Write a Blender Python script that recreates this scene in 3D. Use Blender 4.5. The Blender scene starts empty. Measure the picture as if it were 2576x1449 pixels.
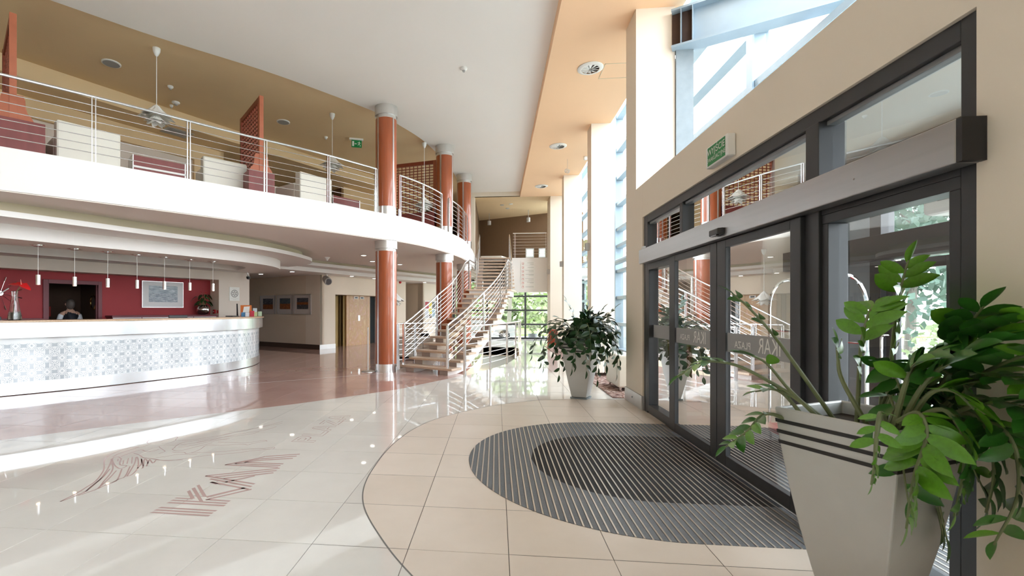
import bpy, bmesh, math, random
import numpy as np
from mathutils import Vector, Matrix
random.seed(7)
S = bpy.context.scene
COL = S.collection

# ------------------------------------------------------------------ camera, sky, exposure
cam_d = bpy.data.cameras.new('camera')
cam = bpy.data.objects.new('camera', cam_d)
COL.objects.link(cam)
cam.location = (0, 0, 1.439)
cam.rotation_euler = (math.pi / 2, 0, 0.1016)
cam_d.sensor_width = 36
cam_d.lens = 16.05
cam_d.shift_x = 0.0608
cam_d.shift_y = 0.0212
cam_d.clip_start = 0.05
cam_d.clip_end = 400
cam_d.dof.use_dof = True
cam_d.dof.focus_distance = 9.0
cam_d.dof.aperture_fstop = 4.5
S.camera = cam

world = bpy.data.worlds.new('bright_overcast_sky')
S.world = world
world.use_nodes = True
wn = world.node_tree.nodes
wl = world.node_tree.links
bg = wn['Background']
tcw = wn.new('ShaderNodeTexCoord')
sepw = wn.new('ShaderNodeSeparateXYZ')
wl.new(tcw.outputs['Generated'], sepw.inputs[0])
rampw = wn.new('ShaderNodeValToRGB')
rampw.color_ramp.elements[0].position = 0.0
rampw.color_ramp.elements[0].color = (0.96, 0.97, 1.0, 1)
rampw.color_ramp.elements[1].position = 0.8
rampw.color_ramp.elements[1].color = (0.80, 0.90, 1.0, 1)
wl.new(sepw.outputs['Z'], rampw.inputs['Fac'])
wl.new(rampw.outputs['Color'], bg.inputs['Color'])
bg.inputs['Strength'].default_value = 4.2

S.view_settings.view_transform = 'Standard'
S.view_settings.look = 'None'
S.view_settings.gamma = 1.0
S.view_settings.use_curve_mapping = False
S.view_settings.exposure = 1.55
cy = S.cycles
cy.max_bounces = 9
cy.diffuse_bounces = 5
cy.glossy_bounces = 4
cy.transmission_bounces = 6
cy.transparent_max_bounces = 16
cy.caustics_reflective = False
cy.caustics_refractive = False
cy.sample_clamp_indirect = 6.0
cy.use_denoising = True

# ------------------------------------------------------------------ materials
MATS = {}


def mat(name, col, rough=0.5, metal=0.0, var=0.0, scale=8.0, bump=0.0, spec=0.5, coat=0.0, emit=0.0, stretch=None, alpha=None, trans=0.0):
    m = bpy.data.materials.new(name)
    m.use_nodes = True
    nt = m.node_tree
    b = nt.nodes['Principled BSDF']
    b.inputs['Base Color'].default_value = (*col, 1)
    b.inputs['Roughness'].default_value = rough
    b.inputs['Metallic'].default_value = metal
    b.inputs['Specular IOR Level'].default_value = spec
    if coat:
        b.inputs['Coat Weight'].default_value = coat
        b.inputs['Coat Roughness'].default_value = 0.05
    if trans:
        b.inputs['Transmission Weight'].default_value = trans
    if emit:
        b.inputs['Emission Color'].default_value = (*col, 1)
        b.inputs['Emission Strength'].default_value = emit
    if var or bump:
        tc = nt.nodes.new('ShaderNodeTexCoord')
        src = tc.outputs['Object']
        if stretch:
            mp = nt.nodes.new('ShaderNodeMapping')
            mp.inputs['Scale'].default_value = stretch
            nt.links.new(src, mp.inputs['Vector'])
            src = mp.outputs['Vector']
        nz = nt.nodes.new('ShaderNodeTexNoise')
        nz.inputs['Scale'].default_value = scale
        nz.inputs['Detail'].default_value = 5
        nt.links.new(src, nz.inputs['Vector'])
        if var:
            mx = nt.nodes.new('ShaderNodeMix')
            mx.data_type = 'RGBA'
            mx.inputs[6].default_value = (*[max(0, c * (1 - var)) for c in col], 1)
            mx.inputs[7].default_value = (*[min(1, c * (1 + var)) for c in col], 1)
            nt.links.new(nz.outputs['Fac'], mx.inputs[0])
            nt.links.new(mx.outputs[2], b.inputs['Base Color'])
        if bump:
            bp = nt.nodes.new('ShaderNodeBump')
            bp.inputs['Strength'].default_value = bump
            bp.inputs['Distance'].default_value = 0.01
            nt.links.new(nz.outputs['Fac'], bp.inputs['Height'])
            nt.links.new(bp.outputs['Normal'], b.inputs['Normal'])
    MATS[name] = m
    return m


def thin_glass(name, tint, refl=0.08, rough=0.0):
    m = bpy.data.materials.new(name)
    m.use_nodes = True
    nt = m.node_tree
    nt.nodes.remove(nt.nodes['Principled BSDF'])
    out = nt.nodes['Material Output']
    tr = nt.nodes.new('ShaderNodeBsdfTransparent')
    tr.inputs[0].default_value = (*tint, 1)
    gl = nt.nodes.new('ShaderNodeBsdfGlossy')
    gl.inputs['Roughness'].default_value = rough
    gl.inputs[0].default_value = (1, 1, 1, 1)
    fr = nt.nodes.new('ShaderNodeLayerWeight')
    fr.inputs['Blend'].default_value = 0.12
    ad = nt.nodes.new('ShaderNodeMath')
    ad.operation = 'MULTIPLY_ADD'
    ad.inputs[1].default_value = 0.8
    ad.inputs[2].default_value = refl
    ad.use_clamp = True
    nt.links.new(fr.outputs['Fresnel'], ad.inputs[0])
    mx = nt.nodes.new('ShaderNodeMixShader')
    nt.links.new(ad.outputs[0], mx.inputs[0])
    nt.links.new(tr.outputs[0], mx.inputs[1])
    nt.links.new(gl.outputs[0], mx.inputs[2])
    nt.links.new(mx.outputs[0], out.inputs['Surface'])
    MATS[name] = m
    return m


WHITE = mat('white_paint', (0.84, 0.82, 0.79), 0.6, var=0.015, scale=2)
CEILW = mat('white_ceiling_paint', (0.90, 0.87, 0.83), 0.7, var=0.015, scale=1.2)
SOFFIT = mat('shaded_soffit_white', (0.80, 0.73, 0.67), 0.7, var=0.015, scale=1.5)  # same white paint, with shade and pink floor bounce put into the colour
TAN = mat('tan_ceiling_paint', (0.76, 0.57, 0.34), 0.75, var=0.03, scale=2)
TANW = mat('tan_wall_paint', (0.74, 0.55, 0.32), 0.75, var=0.03, scale=2)
COVE = mat('cove_paint', (0.66, 0.58, 0.42), 0.7)
PEACH = mat('peach_ceiling_paint', (0.93, 0.62, 0.38), 0.7, var=0.02, scale=2)
CREAM = mat('cream_wall_paint', (0.84, 0.75, 0.63), 0.7, var=0.02, scale=2)
BEIGE = mat('beige_wall_paint', (0.78, 0.66, 0.52), 0.75, var=0.02, scale=3)
GREIGE = mat('greige_wall_paint', (0.72, 0.64, 0.56), 0.75, var=0.02, scale=3)
RED = mat('crimson_wall_paint', (0.33, 0.035, 0.04), 0.7, var=0.06, scale=4)
MAROON = mat('maroon_lacquer', (0.16, 0.035, 0.045), 0.5, var=0.1)
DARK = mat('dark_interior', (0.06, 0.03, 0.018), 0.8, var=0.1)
BROWN = mat('brown_and_shaded_tan', (0.20, 0.12, 0.065), 0.8, var=0.05)  # shade of the upper room's tan walls is put into this brown
STEEL = mat('brushed_steel', (0.78, 0.78, 0.79), 0.24, 1.0, var=0.06, scale=30, stretch=(1, 1, 12))
CHROME = mat('polished_chrome', (0.85, 0.85, 0.86), 0.08, 1.0, var=0.02)
SATIN = mat('satin_aluminium', (0.72, 0.72, 0.72), 0.35, 1.0, var=0.05, scale=20)
COLCAP = mat('grey_column_metal', (0.66, 0.65, 0.63), 0.32, 0.75, var=0.06, scale=14, stretch=(1, 1, 0.02))
WOOD = mat('cherry_wood_veneer', (0.36, 0.082, 0.022), 0.32, 0.0, var=0.28, scale=5, stretch=(6, 6, 0.35), coat=0.5)
REDWOOD = mat('mahogany_panel', (0.22, 0.05, 0.045), 0.45, var=0.2, scale=12, stretch=(1, 1, 0.3))
LATT = mat('lattice_wood', (0.26, 0.055, 0.025), 0.45, var=0.2, scale=8)
ORANGEW = mat('orange_brown_wood', (0.45, 0.13, 0.06), 0.45, var=0.15, scale=8)
SOFA = mat('ivory_leather', (0.80, 0.77, 0.68), 0.45, var=0.03, scale=6, bump=0.05)
STONE = mat('stair_stone', (0.60, 0.45, 0.33), 0.28, var=0.22, scale=40)
RISER = mat('grey_brown_riser', (0.42, 0.35, 0.31), 0.45, var=0.08, scale=10)
GRANITE = mat('beige_granite', (0.58, 0.42, 0.28), 0.22, var=0.35, scale=60)
FRAME = mat('anthracite_frame', (0.055, 0.056, 0.060), 0.42, 0.3, var=0.05)
FRAMEG = mat('grey_frame_edge', (0.28, 0.29, 0.30), 0.4, 0.4, var=0.05)
BLUEST = mat('blue_grey_steel', (0.33, 0.42, 0.49), 0.45, 0.15, var=0.07, scale=6)
GREYST = mat('grey_primed_steel', (0.24, 0.28, 0.30), 0.55, 0.2, var=0.14, scale=9)
BLACK = mat('black_plastic', (0.012, 0.012, 0.014), 0.4, var=0.1)
WHITEP = mat('white_plastic', (0.84, 0.84, 0.82), 0.4, var=0.01)
GREYP = mat('grey_plastic', (0.45, 0.44, 0.42), 0.5, var=0.02)
POT = mat('silver_grey_planter', (0.58, 0.585, 0.575), 0.42, 0.2, var=0.07, scale=5, bump=0.03)
SOIL = mat('dark_soil', (0.03, 0.02, 0.013), 0.95, var=0.3, scale=40, bump=0.4)
BRASS = mat('polished_brass', (0.78, 0.52, 0.18), 0.18, 1.0, var=0.05)
GOLDM = mat('bronze_lift_metal', (0.20, 0.125, 0.035), 0.45, 0.5, var=0.12, scale=4)
PAPER = mat('white_paper', (0.86, 0.86, 0.82), 0.7, var=0.01)
MOUNT = mat('grey_mount_card', (0.66, 0.61, 0.58), 0.7, var=0.01)
MOUNTL = mat('pale_grey_mount_card', (0.74, 0.73, 0.73), 0.7, var=0.01)
GREEN = mat('exit_sign_green', (0.004, 0.24, 0.06), 0.4, var=0.02)
REDP = mat('red_plastic', (0.50, 0.012, 0.02), 0.4, var=0.02)
REDCARP = mat('red_carpet', (0.34, 0.015, 0.02), 0.9, var=0.15, scale=60)
LEAF = mat('glossy_green_leaf', (0.035, 0.15, 0.018), 0.28, var=0.35, scale=9, spec=0.6)
LEAFY = mat('young_green_leaf', (0.11, 0.30, 0.02), 0.3, var=0.3, scale=9, spec=0.6)
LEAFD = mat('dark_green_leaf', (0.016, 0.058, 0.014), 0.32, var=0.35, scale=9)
STEM = mat('olive_stem', (0.17, 0.20, 0.09), 0.5, var=0.25, scale=20)
BASEB = mat('metal_baseboard', (0.55, 0.54, 0.53), 0.35, 0.6, var=0.1, scale=5)
BASEBD = mat('dark_stone_baseboard', (0.075, 0.045, 0.03), 0.35, var=0.2, scale=6)
GROUT = mat('grey_grout', (0.20, 0.17, 0.15), 0.8, var=0.05)
GLASS = thin_glass('clear_pane', (0.93, 0.96, 0.95), 0.10)
GLASSD = thin_glass('grey_tinted_pane', (0.80, 0.84, 0.85), 0.20)
GLASSF = thin_glass('facade_pane', (0.96, 0.98, 0.99), 0.03)
INLAY = mat('grey_inlay_strip', (0.16, 0.15, 0.14), 0.4, var=0.1)
INK = mat('rose_brown_inlay', (0.50, 0.34, 0.31), 0.16, var=0.06)

# ------------------------------------------------------------------ mesh helpers
OFF = {}


class MB:
    def __init__(s):
        s.v = []
        s.f = []
        s.m = []
        s.mi = 0

    def add(s, vs, fs):
        o = len(s.v)
        s.v += [tuple(float(c) for c in v) for v in vs]
        for f in fs:
            s.f.append([i + o for i in f])
            s.m.append(s.mi)
        return s

    def box(s, x0, x1, y0, y1, z0, z1):
        return s.hexa([(x0, y0, z0), (x1, y0, z0), (x1, y1, z0), (x0, y1, z0), (x0, y0, z1), (x1, y0, z1), (x1, y1, z1), (x0, y1, z1)])

    def hexa(s, p):
        return s.add(p, [(3, 2, 1, 0), (4, 5, 6, 7), (0, 1, 5, 4), (1, 2, 6, 5), (2, 3, 7, 6), (3, 0, 4, 7)])

    def obox(s, c, ang, lx, ly, z0, z1):
        # box centred on c, long axis turned by ang (radians)
        ux, uy = math.cos(ang), math.sin(ang)
        P = []
        for z in (z0, z1):
            for a, b in ((-1, -1), (1, -1), (1, 1), (-1, 1)):
                P.append((c[0] + ux * a * lx / 2 - uy * b * ly / 2, c[1] + uy * a * lx / 2 + ux * b * ly / 2, z))
        return s.hexa(P)

    def wallq(s, p, q, t, z0, z1):
        # wall from p to q, thickness t to the left of p->q
        d = Vector((q[0] - p[0], q[1] - p[1])).normalized()
        n = (-d.y * t, d.x * t)
        P = [p, q, (q[0] + n[0], q[1] + n[1]), (p[0] + n[0], p[1] + n[1])]
        return s.hexa([(a, b, z0) for a, b in P] + [(a, b, z1) for a, b in P])

    def prism(s, poly, z0, z1):
        n = len(poly)
        vs = [(a, b, z0) for a, b in poly] + [(a, b, z1) for a, b in poly]
        fs = [tuple(range(n - 1, -1, -1)), tuple(range(n, 2 * n))]
        fs += [(i, (i + 1) % n, n + (i + 1) % n, n + i) for i in range(n)]
        return s.add(vs, fs)

    def band(s, path, z0, z1, off0=0.0, off1=None):
        # vertical ribbon along an open plan path
        a = offset(path, off0) if off0 else path
        n = len(a)
        vs = [(x, y, z0) for x, y in a] + [(x, y, z1) for x, y in a]
        return s.add(vs, [(i, i + 1, n + i + 1, n + i) for i in range(n - 1)])

    def strip(s, A, za, B, zb):
        # surface between two equally sampled plan paths
        n = len(A)
        vs = [(x, y, za) for x, y in A] + [(x, y, zb) for x, y in B]
        return s.add(vs, [(i, i + 1, n + i + 1, n + i) for i in range(n - 1)])

    def tube(s, path, r, n=8, caps=True):
        P = [Vector(p) for p in path]
        rings = []
        R = r if isinstance(r, (list, tuple)) else [r] * len(P)
        up0 = None
        for i, p in enumerate(P):
            t = (P[min(i + 1, len(P) - 1)] - P[max(i - 1, 0)]).normalized()
            if up0 is None:
                up0 = Vector((0, 0, 1)) if abs(t.z) < 0.9 else Vector((1, 0, 0))
            a = t.cross(up0)
            if a.length < 1e-5:
                a = t.cross(Vector((0.3, 1, 0.2)))
            a.normalize()
            b = a.cross(t).normalized()
            up0 = b
            rings.append([p + (a * math.cos(2 * math.pi * k / n) + b * math.sin(2 * math.pi * k / n)) * R[i] for k in range(n)])
        vs = [v for ring in rings for v in ring]
        fs = []
        for i in range(len(P) - 1):
            for k in range(n):
                fs.append((i * n + k, i * n + (k + 1) % n, (i + 1) * n + (k + 1) % n, (i + 1) * n + k))
        if caps:
            fs.append(tuple(range(n - 1, -1, -1)))
            fs.append(tuple((len(P) - 1) * n + k for k in range(n)))
        return s.add(vs, fs)

    def lathe(s, prof, c=(0, 0, 0), n=24):
        vs = []
        for r, z in prof:
            for k in range(n):
                a = 2 * math.pi * k / n
                vs.append((c[0] + r * math.cos(a), c[1] + r * math.sin(a), c[2] + z))
        fs = []
        for i in range(len(prof) - 1):
            for k in range(n):
                fs.append((i * n + k, i * n + (k + 1) % n, (i + 1) * n + (k + 1) % n, (i + 1) * n + k))
        fs.append(tuple(range(n - 1, -1, -1)))
        fs.append(tuple((len(prof) - 1) * n + k for k in range(n)))
        return s.add(vs, fs)

    def build(s, name, mats, parent=None, smooth=False, bevel=0.0, kind=None, label=None, world=True):
        me = bpy.data.meshes.new(name)
        o = Vector((0, 0, 0))
        if parent is not None and world:
            o = OFF.get(parent.name, o)
        me.from_pydata([(v[0] - o.x, v[1] - o.y, v[2] - o.z) for v in s.v], [], s.f)
        if not isinstance(mats, (list, tuple)):
            mats = [mats]
        for m in mats:
            me.materials.append(m)
        me.polygons.foreach_set('material_index', s.m)
        if smooth:
            me.polygons.foreach_set('use_smooth', [True] * len(s.f))
        me.update()
        if smooth:
            try:
                me.set_sharp_from_angle(angle=math.radians(40))
            except Exception:
                pass
        return put(name, me, parent, bevel, kind, label)


def put(name, me, parent=None, bevel=0.0, kind=None, label=None):
    ob = bpy.data.objects.new(name, me)
    COL.objects.link(ob)
    if parent is not None:
        ob.parent = parent
        OFF[ob.name] = OFF.get(parent.name, Vector((0, 0, 0)))
    if bevel:
        b = ob.modifiers.new('edge', 'BEVEL')
        b.width = bevel
        b.segments = 2
        b.limit_method = 'ANGLE'
    if kind:
        ob['kind'] = kind
    if label:
        ob['label'] = label
    return ob


def thing(name, label, cat, loc=(0, 0, 0), group=None, kind=None, rz=0.0):
    o = bpy.data.objects.new(name, None)
    COL.objects.link(o)
    o.empty_display_size = 0.1
    o.location = loc
    o.rotation_euler = (0, 0, rz)
    OFF[o.name] = Vector(loc)
    o['label'] = label
    o['category'] = cat
    if group:
        o['group'] = group
    if kind:
        o['kind'] = kind
    return o


def tag(o, label, cat, group=None, kind=None):
    o['label'] = label
    o['category'] = cat
    if group:
        o['group'] = group
    if kind:
        o['kind'] = kind
    return o


def struct(name, mb, m, label=None, parent=None, smooth=False, bevel=0.0):
    return mb.build(name, m, parent, smooth, bevel, kind='structure', label=label)


def dup(root, loc, label=None, rz=None):
    r = root.copy()
    COL.objects.link(r)
    r.location = loc
    if rz is not None:
        r.rotation_euler = (0, 0, rz)
    if label:
        r['label'] = label
    for ch in list(root.children):
        c = ch.copy()
        COL.objects.link(c)
        c.parent = r
        for g in list(ch.children):
            d = g.copy()
            COL.objects.link(d)
            d.parent = c
    return r


def crom(pts, n=8):
    # Catmull-Rom through plan or space points
    P = [np.array(p, float) for p in pts]
    P = [2 * P[0] - P[1]] + P + [2 * P[-1] - P[-2]]
    out = []
    for i in range(1, len(P) - 2):
        for k in range(n):
            t = k / n
            a, b, c, d = P[i - 1], P[i], P[i + 1], P[i + 2]
            out.append(tuple(0.5 * (2 * b + (c - a) * t + (2 * a - 5 * b + 4 * c - d) * t * t + (3 * b - a - 3 * c + d) * t ** 3)))
    out.append(tuple(P[-2]))
    return out


def offset(path, d):
    # offset an open plan path to its left by d
    out = []
    n = len(path)
    for i in range(n):
        a = path[max(i - 1, 0)]
        b = path[min(i + 1, n - 1)]
        tx, ty = b[0] - a[0], b[1] - a[1]
        L = math.hypot(tx, ty) or 1
        out.append((path[i][0] - ty / L * d, path[i][1] + tx / L * d))
    return out


def resample(path, n):
    P = np.array(path, float)
    d = np.concatenate([[0], np.cumsum(np.hypot(*np.diff(P[:, :2], axis=0).T))])
    t = np.linspace(0, d[-1], n)
    return [tuple(np.interp(tt, d, P[:, k]) for k in range(P.shape[1])) for tt in t]


def at_len(path, s):
    P = np.array(path, float)
    d = np.concatenate([[0], np.cumsum(np.hypot(*np.diff(P[:, :2], axis=0).T))])
    return tuple(np.interp(s, d, P[:, k]) for k in range(P.shape[1]))


def plen(path):
    P = np.array(path, float)
    return float(np.sum(np.hypot(*np.diff(P[:, :2], axis=0).T)))
# ------------------------------------------------------------------ tile materials


def tile_mat(name, c0, c1, rough, spec=0.5, coat=0.0):
    m = mat(name, c0, rough, spec=spec, coat=coat)
    nt = m.node_tree
    b = nt.nodes['Principled BSDF']
    geo = nt.nodes.new('ShaderNodeNewGeometry')
    info = nt.nodes.new('ShaderNodeObjectInfo')
    n1 = nt.nodes.new('ShaderNodeTexNoise')
    n1.inputs['Scale'].default_value = 1.7
    n1.inputs['Detail'].default_value = 8
    n1.inputs['Roughness'].default_value = 0.65
    nt.links.new(geo.outputs['Position'], n1.inputs['Vector'])
    ad = nt.nodes.new('ShaderNodeMath')
    ad.operation = 'MULTIPLY_ADD'
    ad.inputs[1].default_value = 0.35
    nt.links.new(info.outputs['Random'], ad.inputs[0])
    nt.links.new(n1.outputs['Fac'], ad.inputs[2])
    rp = nt.nodes.new('ShaderNodeValToRGB')
    rp.color_ramp.elements[0].position = 0.35
    rp.color_ramp.elements[0].color = (*c0, 1)
    rp.color_ramp.elements[1].position = 0.95
    rp.color_ramp.elements[1].color = (*c1, 1)
    nt.links.new(ad.outputs[0], rp.inputs['Fac'])
    nt.links.new(rp.outputs['Color'], b.inputs['Base Color'])
    return m


TILEP = tile_mat('polished_beige_tile', (0.68, 0.64, 0.585), (0.77, 0.73, 0.67), 0.035, 0.65)
TILEM = tile_mat('matt_beige_tile', (0.66, 0.555, 0.46), (0.75, 0.645, 0.55), 0.34, 0.4)
TILER = tile_mat('polished_rose_tile', (0.44, 0.27, 0.225), (0.52, 0.33, 0.28), 0.04, 0.65)

MCX, MCY, MR, MRI = 1.25, 4.457, 1.515, 0.915


def arc(cx, cy, r, a0, a1, n):
    return [(cx + r * math.cos(math.radians(a0 + (a1 - a0) * i / n)), cy + r * math.sin(math.radians(a0 + (a1 - a0) * i / n))) for i in range(n + 1)]


P_MAT = [(2.12, MCY + MR)] + arc(MCX, MCY, MR, 90, 270, 60) + [(2.12, MCY - MR)]
C_INLAY = crom([(2.3, 0.5), (1.2, 0.9), (0.4, 1.45), (-0.05, 1.95), (-0.452, 2.434), (-0.672, 2.74), (-0.906, 3.136), (-1.03, 3.45), (-1.095, 3.8), (-1.117, 4.267), (-1.111, 4.625), (-1.081, 4.956), (-1.0, 5.40), (-0.845, 5.85), (-0.647, 6.18), (-0.40, 6.50), (-0.104, 6.83), (0.165, 7.05), (0.665, 7.36), (1.163, 7.50), (1.518, 7.541), (2.08, 7.56)], 6)
P_MATTE = C_INLAY + [(4.6, 7.56), (4.6, 0.5)]
C_PINK = crom([(-9.5, 0.2), (-6.6, 3.35), (-5.443, 4.503), (-4.949, 5.001), (-4.183, 5.705), (-3.584, 6.219), (-2.882, 6.872), (-1.8, 8.085), (-1.426, 8.74), (-0.991, 9.484), (-0.62, 10.3), (-0.3, 11.5), (-0.2, 13.0), (-0.2, 18.0), (-0.4, 23.8)], 5)
P_PINK = C_PINK + [(-16, 23.8), (-16, 0.2)]
C_WELL = crom([(-0.712, 9.80), (-0.186, 10.99), (0.243, 12.2), (0.525, 13.46), (0.709, 14.66), (0.80, 16.0), (0.80, 17.6)], 6)
P_WELL = C_WELL + [(-0.5, 17.6), (-0.45, 14.6), (-0.52, 13.0), (-0.62, 11.6), (-0.70, 10.6)]


def sdist(poly, pts):
    P = np.array(poly)
    Q = np.roll(P, -1, axis=0)
    pts = np.array(pts)
    d2 = np.full(len(pts), 1e9)
    ins = np.zeros(len(pts), bool)
    for a, b in zip(P, Q):
        e = b - a
        w = pts - a
        t = np.clip((w @ e) / max(e @ e, 1e-12), 0, 1)
        d2 = np.minimum(d2, ((w - t[:, None] * e) ** 2).sum(1))
        c1 = (a[1] <= pts[:, 1]) != (b[1] <= pts[:, 1])
        if abs(e[1]) > 1e-12:
            ins ^= c1 & (pts[:, 0] < a[0] + (pts[:, 1] - a[1]) / e[1] * e[0])
    d = np.sqrt(d2)
    return np.where(ins, d, -d)


FIELDS = [('mat', P_MAT), ('well', P_WELL), ('matte', P_MATTE), ('pink', P_PINK)]


def clip_split(poly, vals):
    A, B = [], []
    n = len(poly)
    for i in range(n):
        p, q, a, b = poly[i], poly[(i + 1) % n], vals[i], vals[(i + 1) % n]
        (A if a >= 0 else B).append(p)
        if (a >= 0) != (b >= 0):
            t = a / (a - b)
            m = tuple(p[k] + (q[k] - p[k]) * t for k in range(len(p)))
            A.append(m)
            B.append(m)
    return A, B


# ------------------------------------------------------------------ floor: a grout bed that carries the tiles
CAMX, CAMD = math.cos(0.1016), math.sin(0.1016)


def project(x, y, z):
    zc = -CAMD * x + CAMX * y
    if zc < 0.2:
        return None
    return (1131.5 + 1148.4 * (CAMX * x + CAMD * y) / zc, 779.1 + 1148.4 * (1.439 - z) / zc)


def build_floor():
    bed = MB()
        # bed pieces around the stairwell
    w = offset(resample(C_WELL, 24), -0.012)
    left = offset(resample([(-0.70, 9.80), (-0.70, 10.6), (-0.62, 11.6), (-0.52, 13.0), (-0.45, 14.6), (-0.5, 17.6)], 24), 0.012)
    for a, b in (((-14, -8), (4.25, 9.8)), ((-14, 17.6), (4.25, 24))):
        bed.box(a[0], b[0], a[1], b[1], -0.3, -0.004)
    bed.prism([(-14, 9.8)] + left + [(-14, 17.6)], -0.3, -0.004)
    bed.prism([(4.25, 17.6)] + list(reversed(w)) + [(4.25, 9.8)], -0.3, -0.004)
    fl = struct('floor', bed, GROUT, label='tiled lobby floor, matt beige, polished beige and polished rose')
    T, x0, y0, g = 0.6, 0.1213 * 0.6, 4.507 * 0.6, 0.0022
    N = 10
    shared = {}
    jobs = []
    for i in range(-19, 7):
        for j in range(-10, 32):
            X, Y = x0 + i * T, y0 + j * T
            if X < -11.5 or X + T > 4.3 or Y < -3.6 or Y > 23.4:
                continue
            pts = [(X + T * a / N, Y + T * b / N) for b in range(N + 1) for a in range(N + 1)]
            F = [sdist(p, pts) for _, p in FIELDS]
            if all((f > 0).all() or (f < 0).all() for f in F):
                if F[0][0] > 0 or F[1][0] > 0:
                    continue
                k = TILEM if F[2][0] > 0 else (TILER if F[3][0] > 0 else TILEP)
                faces = None
            else:
                k = None
                faces = []
                for b in range(N):
                    for a in range(N):
                        ids = [b * (N + 1) + a, b * (N + 1) + a + 1, (b + 1) * (N + 1) + a + 1, (b + 1) * (N + 1) + a]
                        poly = [(min(max(pts[q][0], X + g), X + T - g), min(max(pts[q][1], Y + g), Y + T - g), *[f[q] for f in F]) for q in ids]
                        rest = poly
                        for fi, mt in ((0, None), (1, None), (2, TILEM), (3, TILER), (9, TILEP)):
                            if len(rest) < 3:
                                break
                            if fi == 9:
                                faces.append((mt, rest))
                                break
                            ins, rest = clip_split(rest, [v[2 + fi] for v in rest])
                            if mt is not None and len(ins) >= 3:
                                faces.append((mt, ins))
                if not faces:
                    continue
            pr = [project(*q, 0) for q in ((X, Y), (X + T, Y), (X + T, Y + T), (X, Y + T))]
            size = 0
            if all(pr):
                cx = sum(p[0] for p in pr) / 4
                cyy = sum(p[1] for p in pr) / 4
                if -150 < cx < 2700 and 0 < cyy < 1560:
                    size = abs(sum(pr[q][0] * pr[(q + 1) % 4][1] - pr[(q + 1) % 4][0] * pr[q][1] for q in range(4))) / 2
            jobs.append((size, X, Y, k, faces))
    jobs.sort(key=lambda q: -q[0])
    rest = MB()
    MI = [TILEP, TILEM, TILER]
    for n, (size, X, Y, k, faces) in enumerate(jobs):
        mb = rest if n >= 290 else MB()
        ox, oy = (X, Y) if n < 290 else (0, 0)
        if faces is None:
            if n < 290 and k.name in shared:
                o = put('floor_tile', shared[k.name], fl)
                o.location = (X, Y, 0)
                continue
            mb.mi = MI.index(k) if n >= 290 else 0
            a, b, c, d = X + g - ox, X + T - g - ox, Y + g - oy, Y + T - g - oy
            mb.add([(a, c, -0.004), (b, c, -0.004), (b, d, -0.004), (a, d, -0.004), (a, c, 0), (b, c, 0), (b, d, 0), (a, d, 0)],
                   [(4, 5, 6, 7), (0, 1, 5, 4), (1, 2, 6, 5), (2, 3, 7, 6), (3, 0, 4, 7)])
        else:
            for mt, poly in faces:
                mb.mi = MI.index(mt)
                mb.add([(p[0] - ox, p[1] - oy, 0) for p in poly], [tuple(range(len(poly)))])
        if n < 290:
            o = mb.build('floor_tile', [k] if faces is None else MI, fl, world=False)
            o.location = (X, Y, 0)
            if faces is None:
                shared[k.name] = o.data
    rest.build('floor_tiles_beyond', MI, fl, kind='stuff')
    # inlaid lines
    s = MB()
    A, B = offset(C_INLAY, 0.005), offset(C_INLAY, -0.005)
    s.strip(A, 0.0008, B, 0.0008)
    s.build('inlay_strip', INLAY, fl, label='thin dark grey inlaid curve')
    s = MB()
    L = crom([(-4.9, 8.35), (-3.55, 9.35), (-2.547, 10.1)], 6)
    s.strip(offset(L, 0.006), 0.0008, offset(L, -0.006), 0.0008)
    s.build('inlay_strip', PAPER, fl, label='thin white inlaid line in the rose tiles')
    return fl


FLOOR = build_floor()

# lining of the stairwell
mb = MB()
w = [(x, y) for x, y in P_WELL]
mb.band(w + [w[0]], -3.2, -0.004)
mb.add([(x, y, -3.2) for x, y in w], [tuple(range(len(w)))])
struct('wall_stairwell', mb, BEIGE)

# ------------------------------------------------------------------ balcony slab, ceilings
BAL = crom([(-9.6, 2.35), (-8.0, 3.95), (-6.58, 5.45), (-5.71, 6.40), (-4.62, 7.68), (-3.55, 8.82), (-2.65, 9.98), (-2.24, 10.50), (-1.83, 11.25), (-1.48, 12.2), (-1.125, 13.6), (-1.0, 14.4), (-0.92, 15.6), (-0.87, 17.0), (-0.86, 18.4)], 8)
mb = MB()
mb.prism(BAL + [(-0.86, 23.8), (-13.9, 23.8), (-13.9, 2.35)], 3.04, 3.62)
struct('floor_upper', mb, WHITE, label='curved white balcony slab of the gallery')
mb = MB()
mb.mi = 0
mb.prism(offset(BAL, 0.02) + [(-0.9, 23.7), (-13.8, 23.7), (-13.8, 2.4)], 3.025, 3.0395)
struct('ceiling_balcony', mb, SOFFIT, label='pale soffit under the gallery balcony')

TIER_A = crom([(-8.9, 2.7), (-7.037, 5.823), (-6.108, 7.729), (-5.742, 8.42), (-5.411, 9.157), (-5.138, 9.952), (-4.998, 10.931), (-5.009, 11.703), (-5.10, 12.244), (-5.391, 12.812), (-5.80, 13.25), (-6.6, 13.75), (-8.0, 14.2)], 8)
TIER_B = crom([(-9.4, 3.3), (-7.62, 6.305), (-7.18, 7.28), (-6.604, 8.357), (-6.238, 9.147), (-5.905, 9.959), (-5.72, 10.701), (-5.74, 11.40), (-5.95, 12.1), (-6.35, 12.65), (-6.9, 13.0), (-7.5, 13.25)], 8)
REC_W = ((-12.1, 4.60), (-7.5, 13.25))
mb = MB()
mb.prism(TIER_A + [(-13.8, 14.2), (-13.8, 2.7)], 2.777, 2.862)
struct('ceiling_ring', mb, WHITE, label='upper ring of the stepped reception ceiling')
mb = MB()
core = offset(TIER_A, 0.26)
mb.band(core, 2.86, 3.03)
struct('trim_1', mb, COVE)
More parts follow.
